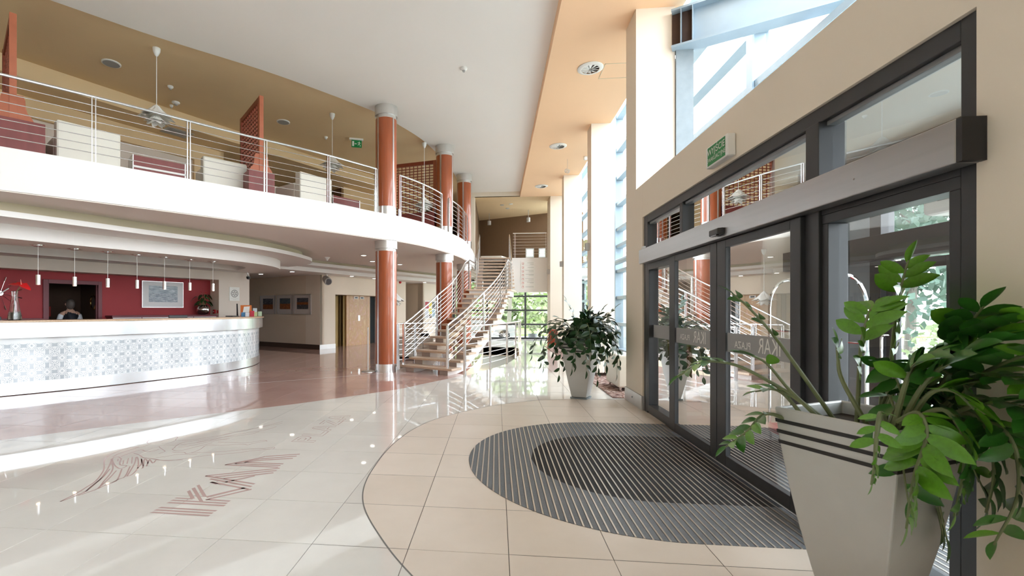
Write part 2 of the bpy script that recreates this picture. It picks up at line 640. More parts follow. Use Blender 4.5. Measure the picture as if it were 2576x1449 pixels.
HOLE_N = crom([(-10.3, 3.4), (-8.338, 6.9), (-7.75, 8.0), (-7.19, 9.09), (-6.85, 10.0), (-6.56, 10.9), (-6.62, 11.5), (-7.253, 12.182)], 8)
HOLE_F = [(-11.6, 4.15), (-9.55, 7.902), (-8.234, 10.419), (-7.48, 11.672), (-7.253, 12.182)]
mb = MB()
mb.prism(TIER_B + [(-12.0, 4.75)] + HOLE_F[:-1] + list(reversed(HOLE_N)), 2.55, 2.7765)
struct('ceiling_ring', mb, WHITE, label='lower ring of the stepped reception ceiling')

C1 = crom([(-6.4, 12.6), (-5.75, 13.86), (-4.427, 16.38), (-3.75, 17.72), (-2.65, 19.82), (-1.5, 22.1), (-0.9, 23.4)], 4)
C2 = crom([(-6.9, 12.75), (-6.15, 14.45), (-4.87, 17.2), (-4.04, 18.78), (-2.85, 20.7), (-1.9, 22.5), (-1.4, 23.5)], 4)
mb = MB()
mb.prism(C1 + [(-13.8, 23.4), (-13.8, 14.25), (-7.4, 14.25), (-7.4, 12.6)], 2.836, 2.93)
mb.prism(C2 + [(-13.8, 23.5), (-13.8, 14.4), (-7.45, 14.4), (-7.45, 13.3)], 2.70, 2.8355)
struct('ceiling_corridor', mb, WHITE, label='stepped ceiling over the lift lobby')
mb = MB()
mb.band(offset(C1, 0.16), 2.93, 3.03)
struct('trim_2', mb, COVE)

CEDGE = crom([(-11.5, 1.0), (-8.6, 4.2), (-6.76, 6.29), (-5.81, 7.36), (-4.36, 8.79), (-2.85, 10.67), (-2.45, 11.5), (-2.05, 12.5), (-1.75, 13.79), (-1.5, 15.3), (-1.38, 17), (-1.33, 18.4)], 6)
mb = MB()
mb.prism([(0.95, -8), (0.95, 18.4)] + list(reversed(CEDGE)) + [(-13.9, 1.0), (-13.9, -8)], 6.15, 6.22)
struct('ceiling', mb, CEILW, label='flat white lobby ceiling')
mb = MB()
mb.prism([(-13.9, 0), (-1.0, 0), (-1.0, 18.4), (-0.9, 18.42), (-0.9, 24), (-13.9, 24)], 6.22, 6.30)
struct('ceiling_gallery', mb, TAN, label='tan gallery ceiling behind the curved edge')
mb = MB()
mb.box(0.945, 2.75, -8, 18.4, 5.94, 6.30)
struct('ceiling_strip', mb, PEACH, label='peach ceiling strip along the glass front')
mb = MB()
mb.box(-0.9, 2.75, 18.4, 24, 5.98, 6.3)
struct('ceiling_bridge', mb, TANW, label='tan ceiling of the far upper room')
mb = MB()
mb.box(-1.33, 0.945, 18.38, 18.5, 5.98, 6.22)
struct('trim_3', mb, CREAM)
# outer walls that close the hall
mb = MB()
mb.box(-14.2, -13.9, -8, 24, 0, 6.4)
mb.box(-13.9, 2.3, -8.2, -8.0, 0, 6.4)
struct('wall_left', mb, BEIGE)
mb = MB()
mb.box(-14.2, -4.5, 23.8, 24.1, 0, 6.4)
mb.box(-4.5, 4.4, 23.8, 24.1, 3.0, 6.4)
struct('wall_back', mb, BROWN)
mb = MB()
mb.box(2.62, 2.75, -8, 24, 6.3, 9.3)
struct('wall_upstand', mb, WHITE)

# gallery back wall: bulkhead, recessed lower wall with a pale panel
g0, g1 = (-11.0, 4.38), (-3.2, 18.0)
gd = Vector((g1[0] - g0[0], g1[1] - g0[1])).normalized()
gn = Vector((-gd.y, gd.x))


def gpt(s, off):
    # along the bulkhead line from (-9.167, 7.585)
    return (-9.167 + gd.x * s + gn.x * off, 7.585 + gd.y * s + gn.y * off)


mb = MB()
mb.wallq(gpt(-5, 0), gpt(13.4, 0), 0.25, 5.88, 6.22)
mb.prism([gpt(-5, 0.02), gpt(13.4, 0.02), gpt(13.4, 4.2), gpt(-5, 4.2)], 5.885, 5.95)
struct('wall_gallery', mb, TANW, label='tan bulkhead along the gallery back wall')
mb = MB()
mb.wallq(gpt(-5, 1.0), gpt(4.75, 1.0), 0.12, 5.48, 5.885)
mb.wallq(gpt(3.95, 1.0), gpt(4.75, 1.0), 0.12, 3.62, 5.48)
mb.wallq(gpt(4.65, 1.0), gpt(4.75, 1.0), 3.0, 3.62, 5.885)
mb.wallq(gpt(9.15, 1.0), gpt(13.4, 1.0), 0.12, 3.62, 5.885)
struct('wall_gallery_lower', mb, TANW, label='recessed lower tan wall of the gallery')
mb = MB()
mb.wallq(gpt(-5, 1.1), gpt(3.95, 1.1), 0.12, 3.62, 5.48)
struct('trim_4', mb, GREIGE)
mb = MB()
mb.wallq(gpt(4.6, 4.0), gpt(9.6, 4.0), 0.12, 3.62, 5.885)
mb.wallq(gpt(9.25, 1.1), gpt(9.35, 1.1), 3.0, 3.62, 5.885)
struct('wall_gallery_recess', mb, BROWN)

# ------------------------------------------------------------------ reception wall with red niche
rd = Vector((2.6, 4.89)).normalized()
rn = Vector((-rd.y, rd.x))
R0 = Vector((-7.947, 12.409))      # right jamb of the niche


def rpt(s, off=0.0):
    return (R0.x + rd.x * s + rn.x * off, R0.y + rd.y * s + rn.y * off)


mb = MB()
mb.wallq(rpt(0), rpt(0.95), 0.5, 0, 2.56)
mb.wallq(rpt(-8.5), rpt(0), 0.5, 2.30, 2.56)
struct('wall_reception', mb, GREIGE, label='greige reception wall around the red niche')
mb = MB()
mb.wallq(rpt(-2.48, 0.457), rpt(0, 0.457), 0.1, 0, 2.30)
mb.wallq(rpt(-8.5, 0.44), rpt(-3.74, 0.44), 0.1, 0, 2.30)
mb.wallq(rpt(-2.74, 0.44), rpt(-2.48, 0.44), 0.1, 0, 2.30)
mb.wallq(rpt(-3.74, 0.44), rpt(-2.74, 0.44), 0.1, 2.06, 2.30)
struct('wall_niche', mb, RED, label='crimson niche wall behind the reception')
mb = MB()
mb.wallq(rpt(-0.004, 0.0), rpt(0.0, 0.0), 0.457, 0, 2.30)
struct('trim_5', mb, BEIGE)
# dark back office seen through the doorway
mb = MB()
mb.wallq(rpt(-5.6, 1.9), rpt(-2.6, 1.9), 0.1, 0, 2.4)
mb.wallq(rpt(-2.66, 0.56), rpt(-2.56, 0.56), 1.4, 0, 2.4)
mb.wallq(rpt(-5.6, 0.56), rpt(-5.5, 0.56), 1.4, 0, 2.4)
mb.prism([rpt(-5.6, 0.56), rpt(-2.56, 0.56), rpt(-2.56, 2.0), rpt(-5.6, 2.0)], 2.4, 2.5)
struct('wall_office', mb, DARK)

# ------------------------------------------------------------------ corridor and lift walls
ad_ = Vector((0.445, 0.896)).normalized()
bn_ = Vector((-ad_.y, ad_.x))
K0 = Vector((-6.319, 15.884))


def kpt(t, off=0.0):
    return (K0.x + ad_.x * t + bn_.x * off, K0.y + ad_.y * t + bn_.y * off)


mb = MB()
mb.wallq(kpt(0, 6.5), kpt(0, 0), 0.2, 0, 2.72)
struct('wall_corridor', mb, BEIGE, label='beige corridor wall with three framed pictures')
mb = MB()
mb.wallq(kpt(-0.002), kpt(0.745), 0.75, 0, 2.72)
mb.wallq(kpt(0.745), kpt(3.9), 0.3, 2.01, 2.72)
mb.wallq(kpt(3.9), kpt(5.03), 0.75, 0, 2.72)
mb.wallq(kpt(6.36), kpt(8.6), 0.3, 0, 2.86)
struct('wall_lift', mb, CREAM, label='cream wall with the lift opening')
mb = MB()
mb.wallq(kpt(6.36, 4), kpt(6.36, 0), 0.1, 0, 2.86)
mb.wallq(kpt(5.03, 4), kpt(6.4, 4), 0.1, 0, 2.86)
struct('wall_recess', mb, BEIGE)
mb = MB()
mb.wallq(kpt(-0.02, 6.5), kpt(-0.02, -0.012), 0.02, 0, 0.17)
bbd = struct('baseboard_corridor', mb, BASEBD)
mb = MB()
mb.wallq(kpt(-0.02, -0.014), kpt(0.745, -0.014), 0.016, 0, 0.17)
struct('baseboard_pilaster', mb, BASEB)

# ------------------------------------------------------------------ far upper room and bridge
mb = MB()
mb.box(-1.0, -0.86, 18.42, 18.75, 3.04, 6.15)
struct('wall_stair', mb, CREAM)
mb = MB()
mb.box(-0.98, -0.86, 18.75, 23.8, 3.62, 6.0)
mb.wallq((-0.86, 23.3), (2.9, 21.6), 0.2, 3.62, 6.0)
struct('wall_upper_room', mb, BROWN, label='tan walls of the far upper room, their shade painted in as dark brown')
mb = MB()
mb.box(-0.86, 2.75, 19.42, 23.8, 3.30, 3.62)
mb.box(0.66, 2.125, 19.40, 19.75, 2.18, 3.6205)
struct('floor_bridge', mb, WHITE, label='white beam face of the upper landing')
mb = MB()
mb.box(-0.86, 4.2, 19.76, 23.8, 2.9, 3.2)
struct('ceiling_far', mb, WHITE)

# ------------------------------------------------------------------ right side: piers, header, vestibule shell
mb = MB()
mb.box(2.08, 2.64, 7.08, 7.60, 0, 5.94)
mb.box(2.08, 2.34, 6.77, 7.08, 0, 3.235)
mb.box(2.081, 2.34, 2.21, 6.77, 2.76, 3.235)
mb.box(2.08, 2.34, 1.0, 2.21, 0, 3.235)
mb.box(2.08, 2.64, 1.0, 1.2, 3.235, 5.94)
struct('wall_right', mb, CREAM, label='cream wall and header over the sliding door')
for k, (xa, xb, ya, yb) in enumerate(((2.285, 2.83, 11.33, 11.80), (2.25, 2.84, 15.60, 16.0), (2.13, 2.76, 18.4, 19.45))):
    mb = MB()
    mb.box(xa, xb, ya, yb, 0, 5.94)
    struct('wall_pier', mb, CREAM, label=['second cream pier from the entrance', 'third cream pier from the entrance', 'fourth cream pier beside the upper landing'][k])
mb = MB()
mb.box(2.34, 4.22, 6.95, 7.08, 0, 3.2)
struct('wall_vestibule', mb, CREAM)
mb = MB()
mb.box(2.34, 4.5, 1.5, 7.08, 3.2, 3.24)
struct('ceiling_vestibule', mb, CEILW)
mb = MB()
mb.box(2.062, 2.0805, 6.76, 7.62, 0, 0.205)
mb.box(2.0805, 2.19, 6.752, 6.77, 0, 0.205)
bb = struct('baseboard_pier', mb, BASEB, bevel=0.004)
mb = MB()
mb.tube([(2.066, 7.2, 0.11), (2.05, 7.2, 0.11)], 0.012, 8)
mb.build('bumper', GREYST, bb)

# ------------------------------------------------------------------ glass front at x = 4.3
TRZ = [0.06, 0.95, 1.85, 2.76, 3.62, 4.2, 5.08, 5.98, 6.95, 8.1, 9.2]
MULY = [-5.9, -0.6, 3.65, 7.90, 12.15, 16.40, 20.65, 23.9]
fac = thing('window_1', 'tall blue-grey steel and glass front along the right side', 'window', (4.3, 9, 0), kind='structure')
for y in MULY:
    z0 = 3.25 if 1.4 < y < 7.1 else 0
    mb = MB()
    mb.box(4.12, 4.38, y - 0.035, y + 0.035, z0, 9.3)
    mb.box(4.10, 4.13, y - 0.09, y + 0.09, z0, 9.3)
    mb.build('mullion', BLUEST, fac)
for z in TRZ:
    for a, b in zip(MULY[:-1], MULY[1:]):
        if z < 3.3 and a < 7.1 and b > 1.5:
            if b > 7.1 and a < 7.08:
                a = 7.09
            elif a < 1.5:
                b = 1.5
            else:
                continue
        mb = MB()
        mb.box(4.14, 4.36, a + 0.035, b - 0.035, z - 0.055, z + 0.055)
        mb.build('transom', BLUEST, fac)
for z0, z1 in zip(TRZ[:-1], TRZ[1:]):
    for a, b in zip(MULY[:-1], MULY[1:]):
        if z0 < 3.2 and a < 7.1 and b > 1.5:
            if b > 7.1 and a < 7.08:
                a = 7.09
            elif a < 1.5:
                b = 1.5
            else:
                continue
        mb = MB()
        mb.add([(4.33, a + 0.04, z0 + 0.05), (4.33, b - 0.04, z0 + 0.05), (4.33, b - 0.04, z1 - 0.05), (4.33, a + 0.04, z1 - 0.05)], [(0, 1, 2, 3)])
        mb.build('pane', GLASSF, fac)
for k, (z, y0, y1) in enumerate(((3.03, 7.2, 23.8), (4.62, 7.95, 12.1))):
    mb = MB()
    mb.tube([(4.02, y0, z), (4.02, y1, z)], 0.09 if k == 0 else 0.05, 10)
    mb.build('tie_rail', BLUEST, fac)
# roof glazing between the ceiling strip and the glass front
rf = thing('window_2', 'sloping roof glazing above the glass front', 'window', (3.5, 9, 9.3), kind='structure')
for y in MULY:
    mb = MB()
    mb.box(2.75, 4.38, y - 0.04, y + 0.04, 9.18, 9.34)
    mb.build('rafter', BLUEST, rf)
for a, b in zip(MULY[:-1], MULY[1:]):
    mb = MB()
    mb.add([(2.75, a, 9.3), (4.38, a, 9.3), (4.38, b, 9.3), (2.75, b, 9.3)], [(0, 1, 2, 3)])
    mb.build('pane', GLASSF, rf)
# steel post and I-beam above the entrance header
st = thing('steel_beam', 'blue-grey steel I-beam on a grey post above the entrance header', 'beam', (2.76, 7.06, 3.235), kind='structure')
mb = MB()
mb.box(2.64, 2.885, 7.04, 7.06, 3.235, 5.27)
mb.box(2.76, 2.78, 7.06, 7.28, 3.235, 5.27)
mb.box(2.64, 2.885, 7.28, 7.30, 3.235, 5.27)
mb.build('post', GREYST, st)
bd_ = Vector((0.894, -0.447))
bw_ = Vector((0.447, 0.894))
p0 = Vector((2.60, 7.08))
mb = MB()
for off, t, z0, z1 in ((-0.13, 0.26, 5.27, 5.30), (-0.13, 0.26, 5.80, 5.83), (-0.01, 0.02, 5.30, 5.80)):
    a = p0 + bw_ * off
    b = a + bd_ * 2.2
    mb.wallq((a.x, a.y), (b.x, b.y), t, z0, z1)
mb.build('beam', BLUEST, st)
for d in (0.12, 0.27):
    mb = MB()
    a = p0 + bd_ * d - bw_ * 0.13
    mb.wallq((a.x, a.y), (a.x + bd_.x * 0.012, a.y + bd_.y * 0.012), 0.12, 5.30, 5.80)
    mb.build('stiffener', BLUEST, st)
mb = MB()
a = p0 - bw_ * 0.02
mb.wallq((a.x, a.y), (a.x + bd_.x * 0.27, a.y + bd_.y * 0.27), 0.006, 5.302, 5.798)
mb.build('web_plate', mat('rust_brown_primer', (0.06, 0.03, 0.02), 0.7, var=0.2), st)

# ------------------------------------------------------------------ far glass wall
fw = thing('window_3', 'far dark-framed glass wall with trees outside behind the stairs', 'window', (0, 22.7, 0), kind='structure')
VX = [-4.5, -2.1, -0.45, 1.42, 3.1, 4.2]
HZ = [0.04, 0.72, 1.41, 2.10, 2.9]
for x in VX:
    mb = MB()
    mb.box(x - 0.045, x + 0.045, 22.66, 22.80, 0, 2.9)
    mb.build('mullion', FRAME, fw)
for z in HZ:
    mb = MB()
    mb.box(-4.5, 4.2, 22.67, 22.79, z - 0.04, z + 0.04)
    mb.build('transom', FRAME, fw)
for a, b in zip(VX[:-1], VX[1:]):
    for z0, z1 in zip(HZ[:-1], HZ[1:]):
        mb = MB()
        mb.add([(a + 0.045, 22.73, z0 + 0.04), (b - 0.045, 22.73, z0 + 0.04), (b - 0.045, 22.73, z1 - 0.04), (a + 0.045, 22.73, z1 - 0.04)], [(0, 1, 2, 3)])
        mb.build('pane', GLASS, fw)

# glass front continuing beside and behind the camera
gw = thing('window_4', 'glass front continuing along the near right side of the lobby', 'window', (2.2, -3.5, 0), kind='structure')
NY = [-7.9, -5.7, -3.5, -1.3, 0.95]
for y in NY:
    mb = MB()
    mb.box(2.12, 2.30, y - 0.04, y + 0.04, 0, 5.93)
    mb.build('mullion', BLUEST, gw)
for z in (0.05, 1.5, 3.0, 4.5, 5.88):
    mb = MB()
    mb.box(2.14, 2.28, -7.9, 0.95, z - 0.05, z + 0.05)
    mb.build('transom', BLUEST, gw)
for a, b in zip(NY[:-1], NY[1:]):
    mb = MB()
    mb.add([(2.21, a + 0.04, 0.05), (2.21, b - 0.04, 0.05), (2.21, b - 0.04, 5.85), (2.21, a + 0.04, 5.85)], [(0, 1, 2, 3)])
    mb.build('pane', GLASSF, gw)

# ground outside
mb = MB()
mb.box(-60, 90, -70, 110, -0.6, -0.32)
gm = mat('pale_paving', (0.42, 0.43, 0.38), 0.85, var=0.12, scale=0.6)
struct('ground', mb, gm)
mb = MB()
mb.box(-12, 60, 31, 100, -0.32, -0.22)
lawn = mb.build('lawn', mat('pale_grass', (0.20, 0.30, 0.07), 0.9, var=0.3, scale=5), None)  # plain pale green grass colour, mottled at random
tag(lawn, 'pale green lawn outside the far glass wall', 'grass', kind='stuff')
# ------------------------------------------------------------------ text helper (mesh lettering from the built-in font)


def text_mb(txt, size, extrude=0.0):
    cu = bpy.data.curves.new('lettering', 'FONT')
    cu.body = txt
    cu.size = size
    cu.align_x = 'CENTER'
    cu.align_y = 'CENTER'
    cu.resolution_u = 3
    cu.extrude = extrude
    ob = bpy.data.objects.new('lettering', cu)
    COL.objects.link(ob)
    dg = bpy.context.evaluated_depsgraph_get()
    me = ob.evaluated_get(dg).to_mesh()
    vs = [v.co.copy() for v in me.vertices]
    fs = [tuple(p.vertices) for p in me.polygons]
    ob.evaluated_get(dg).to_mesh_clear()
    bpy.data.objects.remove(ob)
    bpy.data.curves.remove(cu)
    return vs, fs


def lettering(mb, txt, size, origin, ux, uy, sx=1.0):
    # lay text on a plane: origin is its centre, ux / uy are the reading and up directions
    vs, fs = text_mb(txt, size)
    o, a, b = Vector(origin), Vector(ux), Vector(uy)
    mb.add([o + a * v.x * sx + b * v.y for v in vs], fs)


def ribbon(mb, pts, w, z):
    # flat ribbon on the floor along a traced line
    P = [Vector((p[0], p[1])) for p in pts]
    L, Rr = [], []
    closed = (P[0] - P[-1]).length < 1e-4
    n = len(P)
    for i in range(n):
        a = P[i - 1] if i > 0 else (P[-2] if closed else P[0])
        b = P[i + 1] if i < n - 1 else (P[1] if closed else P[-1])
        t = (b - a)
        t = t.normalized() if t.length > 1e-6 else Vector((1, 0))
        nn = Vector((-t.y, t.x)) * w / 2
        L.append((*(P[i] + nn), z))
        Rr.append((*(P[i] - nn), z))
    mb.add(L + Rr, [(i, n + i, n + i + 1, i + 1) for i in range(n - 1)])


# ------------------------------------------------------------------ entrance mat
CARPL = mat('grey_mat_carpet', (0.165, 0.17, 0.18), 0.95, var=0.45, scale=170, bump=0.3)
CARPD = mat('charcoal_mat_carpet', (0.020, 0.018, 0.018), 0.95, var=0.5, scale=170, bump=0.3)
ALU = mat('mat_aluminium', (0.62, 0.57, 0.52), 0.38, 0.85, var=0.05)
em = thing('entrance_mat', 'large rounded grey and charcoal striped entrance mat in front of the sliding doors', 'mat', (1.25, 4.457, 0))
pitch, x = 0.05, MCX - MR


def half(x, r):
    return r if x >= MCX else math.sqrt(max(0, r * r - (x - MCX) ** 2))


while x < 2.075:
    a, b = x, min(x + 0.034, 2.115)
    ha, hb, ia, ib = half(a, MR), half(b, MR), half(a, MRI), half(b, MRI)
    mb = MB()
    ins = ib > 0.01 and a > MCX - MRI
    segs = [(-1, 1, 0)] if not ins else [(-1, -2, 0), (-2, 2, 1), (2, 1, 0)]

    def yv(code, h, i):
        return MCY + {-1: -h, 1: h, -2: -i, 2: i}[code]
    for s0, s1, m in segs:
        mb.mi = m
        q = [(a, yv(s0, ha, ia)), (b, yv(s0, hb, ib)), (b, yv(s1, hb, ib)), (a, yv(s1, ha, ia))]
        mb.hexa([(u, v, -0.003) for u, v in q] + [(u, v, 0.003) for u, v in q])
    mb.build('carpet_strip', [CARPL, CARPD], em)
    a, b = x + 0.036, x + 0.048
    ha, hb = half(a, MR), half(b, MR)
    mb = MB()
    q = [(a, MCY - ha), (b, MCY - hb), (b, MCY + hb), (a, MCY + ha)]
    mb.hexa([(u, v, -0.003) for u, v in q] + [(u, v, 0.005) for u, v in q])
    mb.build('aluminium_strip', ALU, em)
    x += pitch

# ------------------------------------------------------------------ sliding door front in the header opening
DX0, DX1 = 2.10, 2.22
door = thing('door_1', 'dark grey framed glass entrance front with sliding leaves', 'door', (2.16, 4.4, 0), kind='structure')


def fbox(name, y0, y1, z0, z1, x0=DX0, x1=DX1, parent=None, m=FRAME, bev=0.004):
    mb = MB()
    mb.box(x0, x1, y0, y1, z0, z1)
    return mb.build(name, m, parent or door, bevel=bev)


def pane(name, y0, y1, z0, z1, x=2.165, parent=None, m=GLASS):
    mb = MB()
    mb.add([(x, y0, z0), (x, y1, z0), (x, y1, z1), (x, y0, z1)], [(0, 1, 2, 3)])
    return mb.build(name, m, parent or door)


fbox('jamb', 6.62, 6.768, 0, 2.758)
fbox('jamb', 2.212, 2.30, 0, 2.758)
fbox('head', 2.30, 6.62, 2.66, 2.758)
fbox('mid_rail', 2.30, 6.62, 2.05, 2.17)
fbox('mid_post', 3.19, 3.315, 0, 2.66, 2.08, 2.24)
fbox('transom_post', 5.42, 5.50, 2.17, 2.66)
for a, b in ((2.30, 3.19), (3.315, 5.42), (5.50, 6.62)):
    fbox('transom_bead', a, b, 2.63, 2.66, 2.13, 2.19, m=FRAMEG)
    pane('transom_pane', a, b, 2.17, 2.66, m=GLASSD)
fbox('floor_track', 2.30, 6.62, 0.0, 0.03, 2.11, 2.21)
# fixed side lights
fx = [(5.60, 6.62), (2.30, 3.19)]
for a, b in fx:
    fbox('side_rail', a, b, 0.03, 0.12)
    fbox('side_rail', a, b, 1.99, 2.05)
    fbox('side_stile', a, a + 0.055, 0.12, 1.99)
    fbox('side_stile', b - 0.055, b, 0.12, 1.99)
    pane('side_pane', a + 0.055, b - 0.055, 0.12, 1.99)
BANDM = mat('frosted_grey_band', (0.36, 0.36, 0.36), 0.6)


def leaf(label, y0, y1, s0, s1):
    L = thing('sliding_leaf', label, 'door', (2.14, (y0 + y1) / 2, 0.03), 'sliding glass door leaves')
    kw = dict(x0=2.05, x1=2.095, parent=L)
    fbox('stile', y0, y0 + s0, 0.032, 2.07, **kw)
    fbox('stile', y1 - s1, y1, 0.032, 2.07, **kw)
    fbox('bottom_rail', y0 + s0, y1 - s1, 0.032, 0.128, **kw)
    fbox('top_rail', y0 + s0, y1 - s1, 2.0, 2.07, **kw)
    pane('pane', y0 + s0, y1 - s1, 0.128, 2.0, 2.072, L)
    bnd = MB()
    bnd.box(2.066, 2.070, y0 + s0 + 0.004, y1 - s1 - 0.004, 1.062, 1.232)
    bb_ = bnd.build('frosted_band', BANDM, L)
    W = y1 - s1 - y0 - s0
    for tx, sz, fr, zz, sx in (('IKAR', 0.175, 0.30, 1.148, 0.78), ('PLAZA', 0.085, 0.72, 1.135, 1.0)):
        lt = MB()
        lettering(lt, tx, sz, (2.0645, y0 + s0 + W * fr, zz), (0, 1, 0), (0, 0, 1), sx)
        lt.build('band_lettering', PAPER, bb_)
    return L


leaf('far sliding door leaf with a frosted band between the grey stiles', 4.505, 5.68, 0.13, 0.17)
leaf('near sliding door leaf with a frosted band behind the foreground plant', 3.32, 4.495, 0.11, 0.16)
mb = MB()
mb.box(2.163, 2.167, 5.66, 6.56, 1.06, 1.23)
mb.build('frosted_band', BANDM, door)

op = thing('door_operator', 'long brushed metal operator beam above the sliding doors', 'door operator', (2.0, 4.4, 2.07))
mb = MB()
mb.box(1.98, 2.0785, 2.19, 6.612, 2.075, 2.268)
BEAM = mat('brushed_beam_metal', (0.42, 0.42, 0.42), 0.30, 0.9, var=0.10, scale=3, stretch=(1, 0.2, 9))
mb.build('cover', BEAM, op, bevel=0.006)
mb = MB()
mb.box(1.982, 2.0785, 2.165, 2.19, 2.077, 2.266)
mb.build('end_cap', BLACK, op)
mb = MB()
mb.tube([(1.976, 2.75, 2.165), (1.982, 2.75, 2.165)], 0.006, 8)
mb.build('screw', CHROME, op)
sn = thing('motion_sensor', 'small black motion sensor on the operator beam', 'sensor', (1.96, 4.3, 2.12))
mb = MB()
mb.prism([(1.979, 4.20), (1.935, 4.235), (1.935, 4.40), (1.979, 4.43)], 2.105, 2.16)
mb.build('housing', BLACK, sn, bevel=0.008)
mb = MB()
mb.box(1.936, 1.96, 4.26, 4.37, 2.096, 2.105)
mb.build('lens', mat('dark_lens', (0.03, 0.015, 0.012), 0.15), sn)

ex = thing('exit_sign', 'green WYJŚCIE EWAKUACYJNE exit sign box on the cream header over the door', 'sign', (2.05, 4.41, 2.75))
mb = MB()
mb.box(2.005, 2.079, 4.21, 4.62, 2.785, 2.985)
mb.build('housing', WHITEP, ex, bevel=0.012)
mb = MB()
mb.box(2.002, 2.006, 4.245, 4.575, 2.80, 2.97)
mb.build('green_panel', GREEN, ex)
mb = MB()
lettering(mb, 'WYJŚCIE', 0.083, (2.0005, 4.41, 2.915), (0, -1, 0), (0, 0, 1))
lettering(mb, 'EWAKUACYJNE', 0.055, (2.0005, 4.41, 2.845), (0, -1, 0), (0, 0, 1), 0.9)
mb.build('lettering', PAPER, ex)

# small white detector box beside the beam
dt = MB()
dt.box(2.04, 2.079, 6.62, 6.70, 2.28, 2.33)
tag(dt.build('detector_box', WHITEP, None, bevel=0.006), 'small white box on the jamb above the far end of the operator beam', 'detector')

# ------------------------------------------------------------------ vestibule
vm = thing('vestibule_mat', 'grey ribbed mat on the vestibule floor behind the glass doors', 'mat', (3.2, 4.4, 0))
x = 2.26
while x < 4.1:
    mb = MB()
    mb.box(x, x + 0.034, 2.6, 5.95, 0.0005, 0.004)
    mb.build('carpet_strip', CARPL, vm)
    mb = MB()
    mb.box(x + 0.036, x + 0.048, 2.6, 5.95, 0.0005, 0.006)
    mb.build('aluminium_strip', ALU, vm)
    x += 0.05
d2 = thing('door_2', 'dark framed outer entrance door behind the vestibule', 'door', (4.3, 5.1, 0), kind='structure')
SLATE = mat('slate_blue_panel', (0.30, 0.35, 0.42), 0.35, 0.1, var=0.08, scale=2)
for nm, y0, y1, z0, z1, m, x0, x1 in (
        ('panel', 5.62, 6.95, 0, 2.62, SLATE, 4.24, 4.30), ('post', 5.47, 5.62, 0, 3.2, FRAME, 4.2, 4.34), ('stile', 5.33, 5.45, 0.02, 1.96, FRAME, 4.24, 4.30),
        ('stile', 4.66, 4.78, 0.02, 1.96, FRAME, 4.24, 4.30), ('top_rail', 4.78, 5.33, 1.86, 1.96, FRAME, 4.24, 4.30), ('bottom_rail', 4.78, 5.33, 0.02, 0.14, FRAME, 4.24, 4.30),
        ('post', 4.55, 4.64, 0, 3.2, FRAME, 4.2, 4.34), ('head', 1.5, 6.95, 1.98, 2.24, FRAME, 4.06, 4.34), ('head', 1.5, 6.95, 2.98, 3.2, FRAME, 4.2, 4.34),
        ('post', 1.5, 1.6, 0, 3.2, FRAME, 4.2, 4.34), ('post', 3.0, 3.1, 0, 3.2, FRAME, 4.2, 4.34)):
    fbox(nm, y0, y1, z0, z1, x0, x1, d2, m)
for y0, y1, z0, z1 in ((4.78, 5.33, 0.14, 1.86), (3.1, 4.55, 0.05, 1.98), (1.6, 3.0, 0.05, 1.98), (4.64, 5.47, 2.24, 2.98), (3.1, 4.55, 2.24, 2.98), (1.6, 3.0, 2.24, 2.98), (5.62, 6.95, 2.62, 2.98)):
    pane('pane', y0, y1, z0, z1, 4.28, d2, GLASSF)
mb = MB()
mb.tube([(4.24, 5.39, 1.16), (4.17, 5.39, 1.16), (4.15, 5.39, 1.13), (4.15, 5.39, 0.85), (4.17, 5.39, 0.82), (4.24, 5.39, 0.82)], 0.016, 8)
mb.build('pull_handle', CHROME, d2, smooth=True)

wl_ = thing('wall_lamp', 'cream half-round wall lamp on the vestibule wall', 'lamp', (3.70, 6.94, 1.93))
mb = MB()
pr = [(3.48, 6.948)] + [(3.70 - 0.22 * math.cos(math.pi * k / 14), 6.948 - 0.11 * math.sin(math.pi * k / 14)) for k in range(1, 14)] + [(3.92, 6.948)]
mb.prism(pr, 1.945, 2.045)
mb.build('shade', CREAM, wl_, smooth=True)

hp = thing('luggage_trolley', 'chrome luggage trolley with two tall rounded hoops in the vestibule', 'trolley', (3.15, 4.9, 0))
for y in (5.3, 4.5):
    path = [(2.96, y, 0.14)] + [(3.15 - 0.19 * math.cos(math.pi * k / 12), y, 1.46 + 0.30 * math.sin(math.pi * k / 12)) for k in range(13)] + [(3.34, y, 0.14)]
    mb = MB()
    mb.tube(path, 0.015, 8)
    mb.build('hoop', CHROME, hp, smooth=True)
for xx, zz in ((3.15, 1.765), (2.96, 1.22), (3.34, 1.13)):
    mb = MB()
    mb.tube([(xx, 4.5, zz), (xx, 5.3, zz)], 0.012, 8)
    mb.build('crossbar', CHROME, hp, smooth=True)
mb = MB()
mb.box(2.9, 3.4, 4.4, 5.4, 0.14, 0.19)
mb.build('platform', REDCARP, hp, bevel=0.01)
for xx in (2.95, 3.35):
    for yy in (4.47, 5.33):
        mb = MB()
        mb.tube([(xx - 0.015, yy, 0.072), (xx + 0.015, yy, 0.072)], 0.065, 12)
        mb.build('wheel', BLACK, hp)

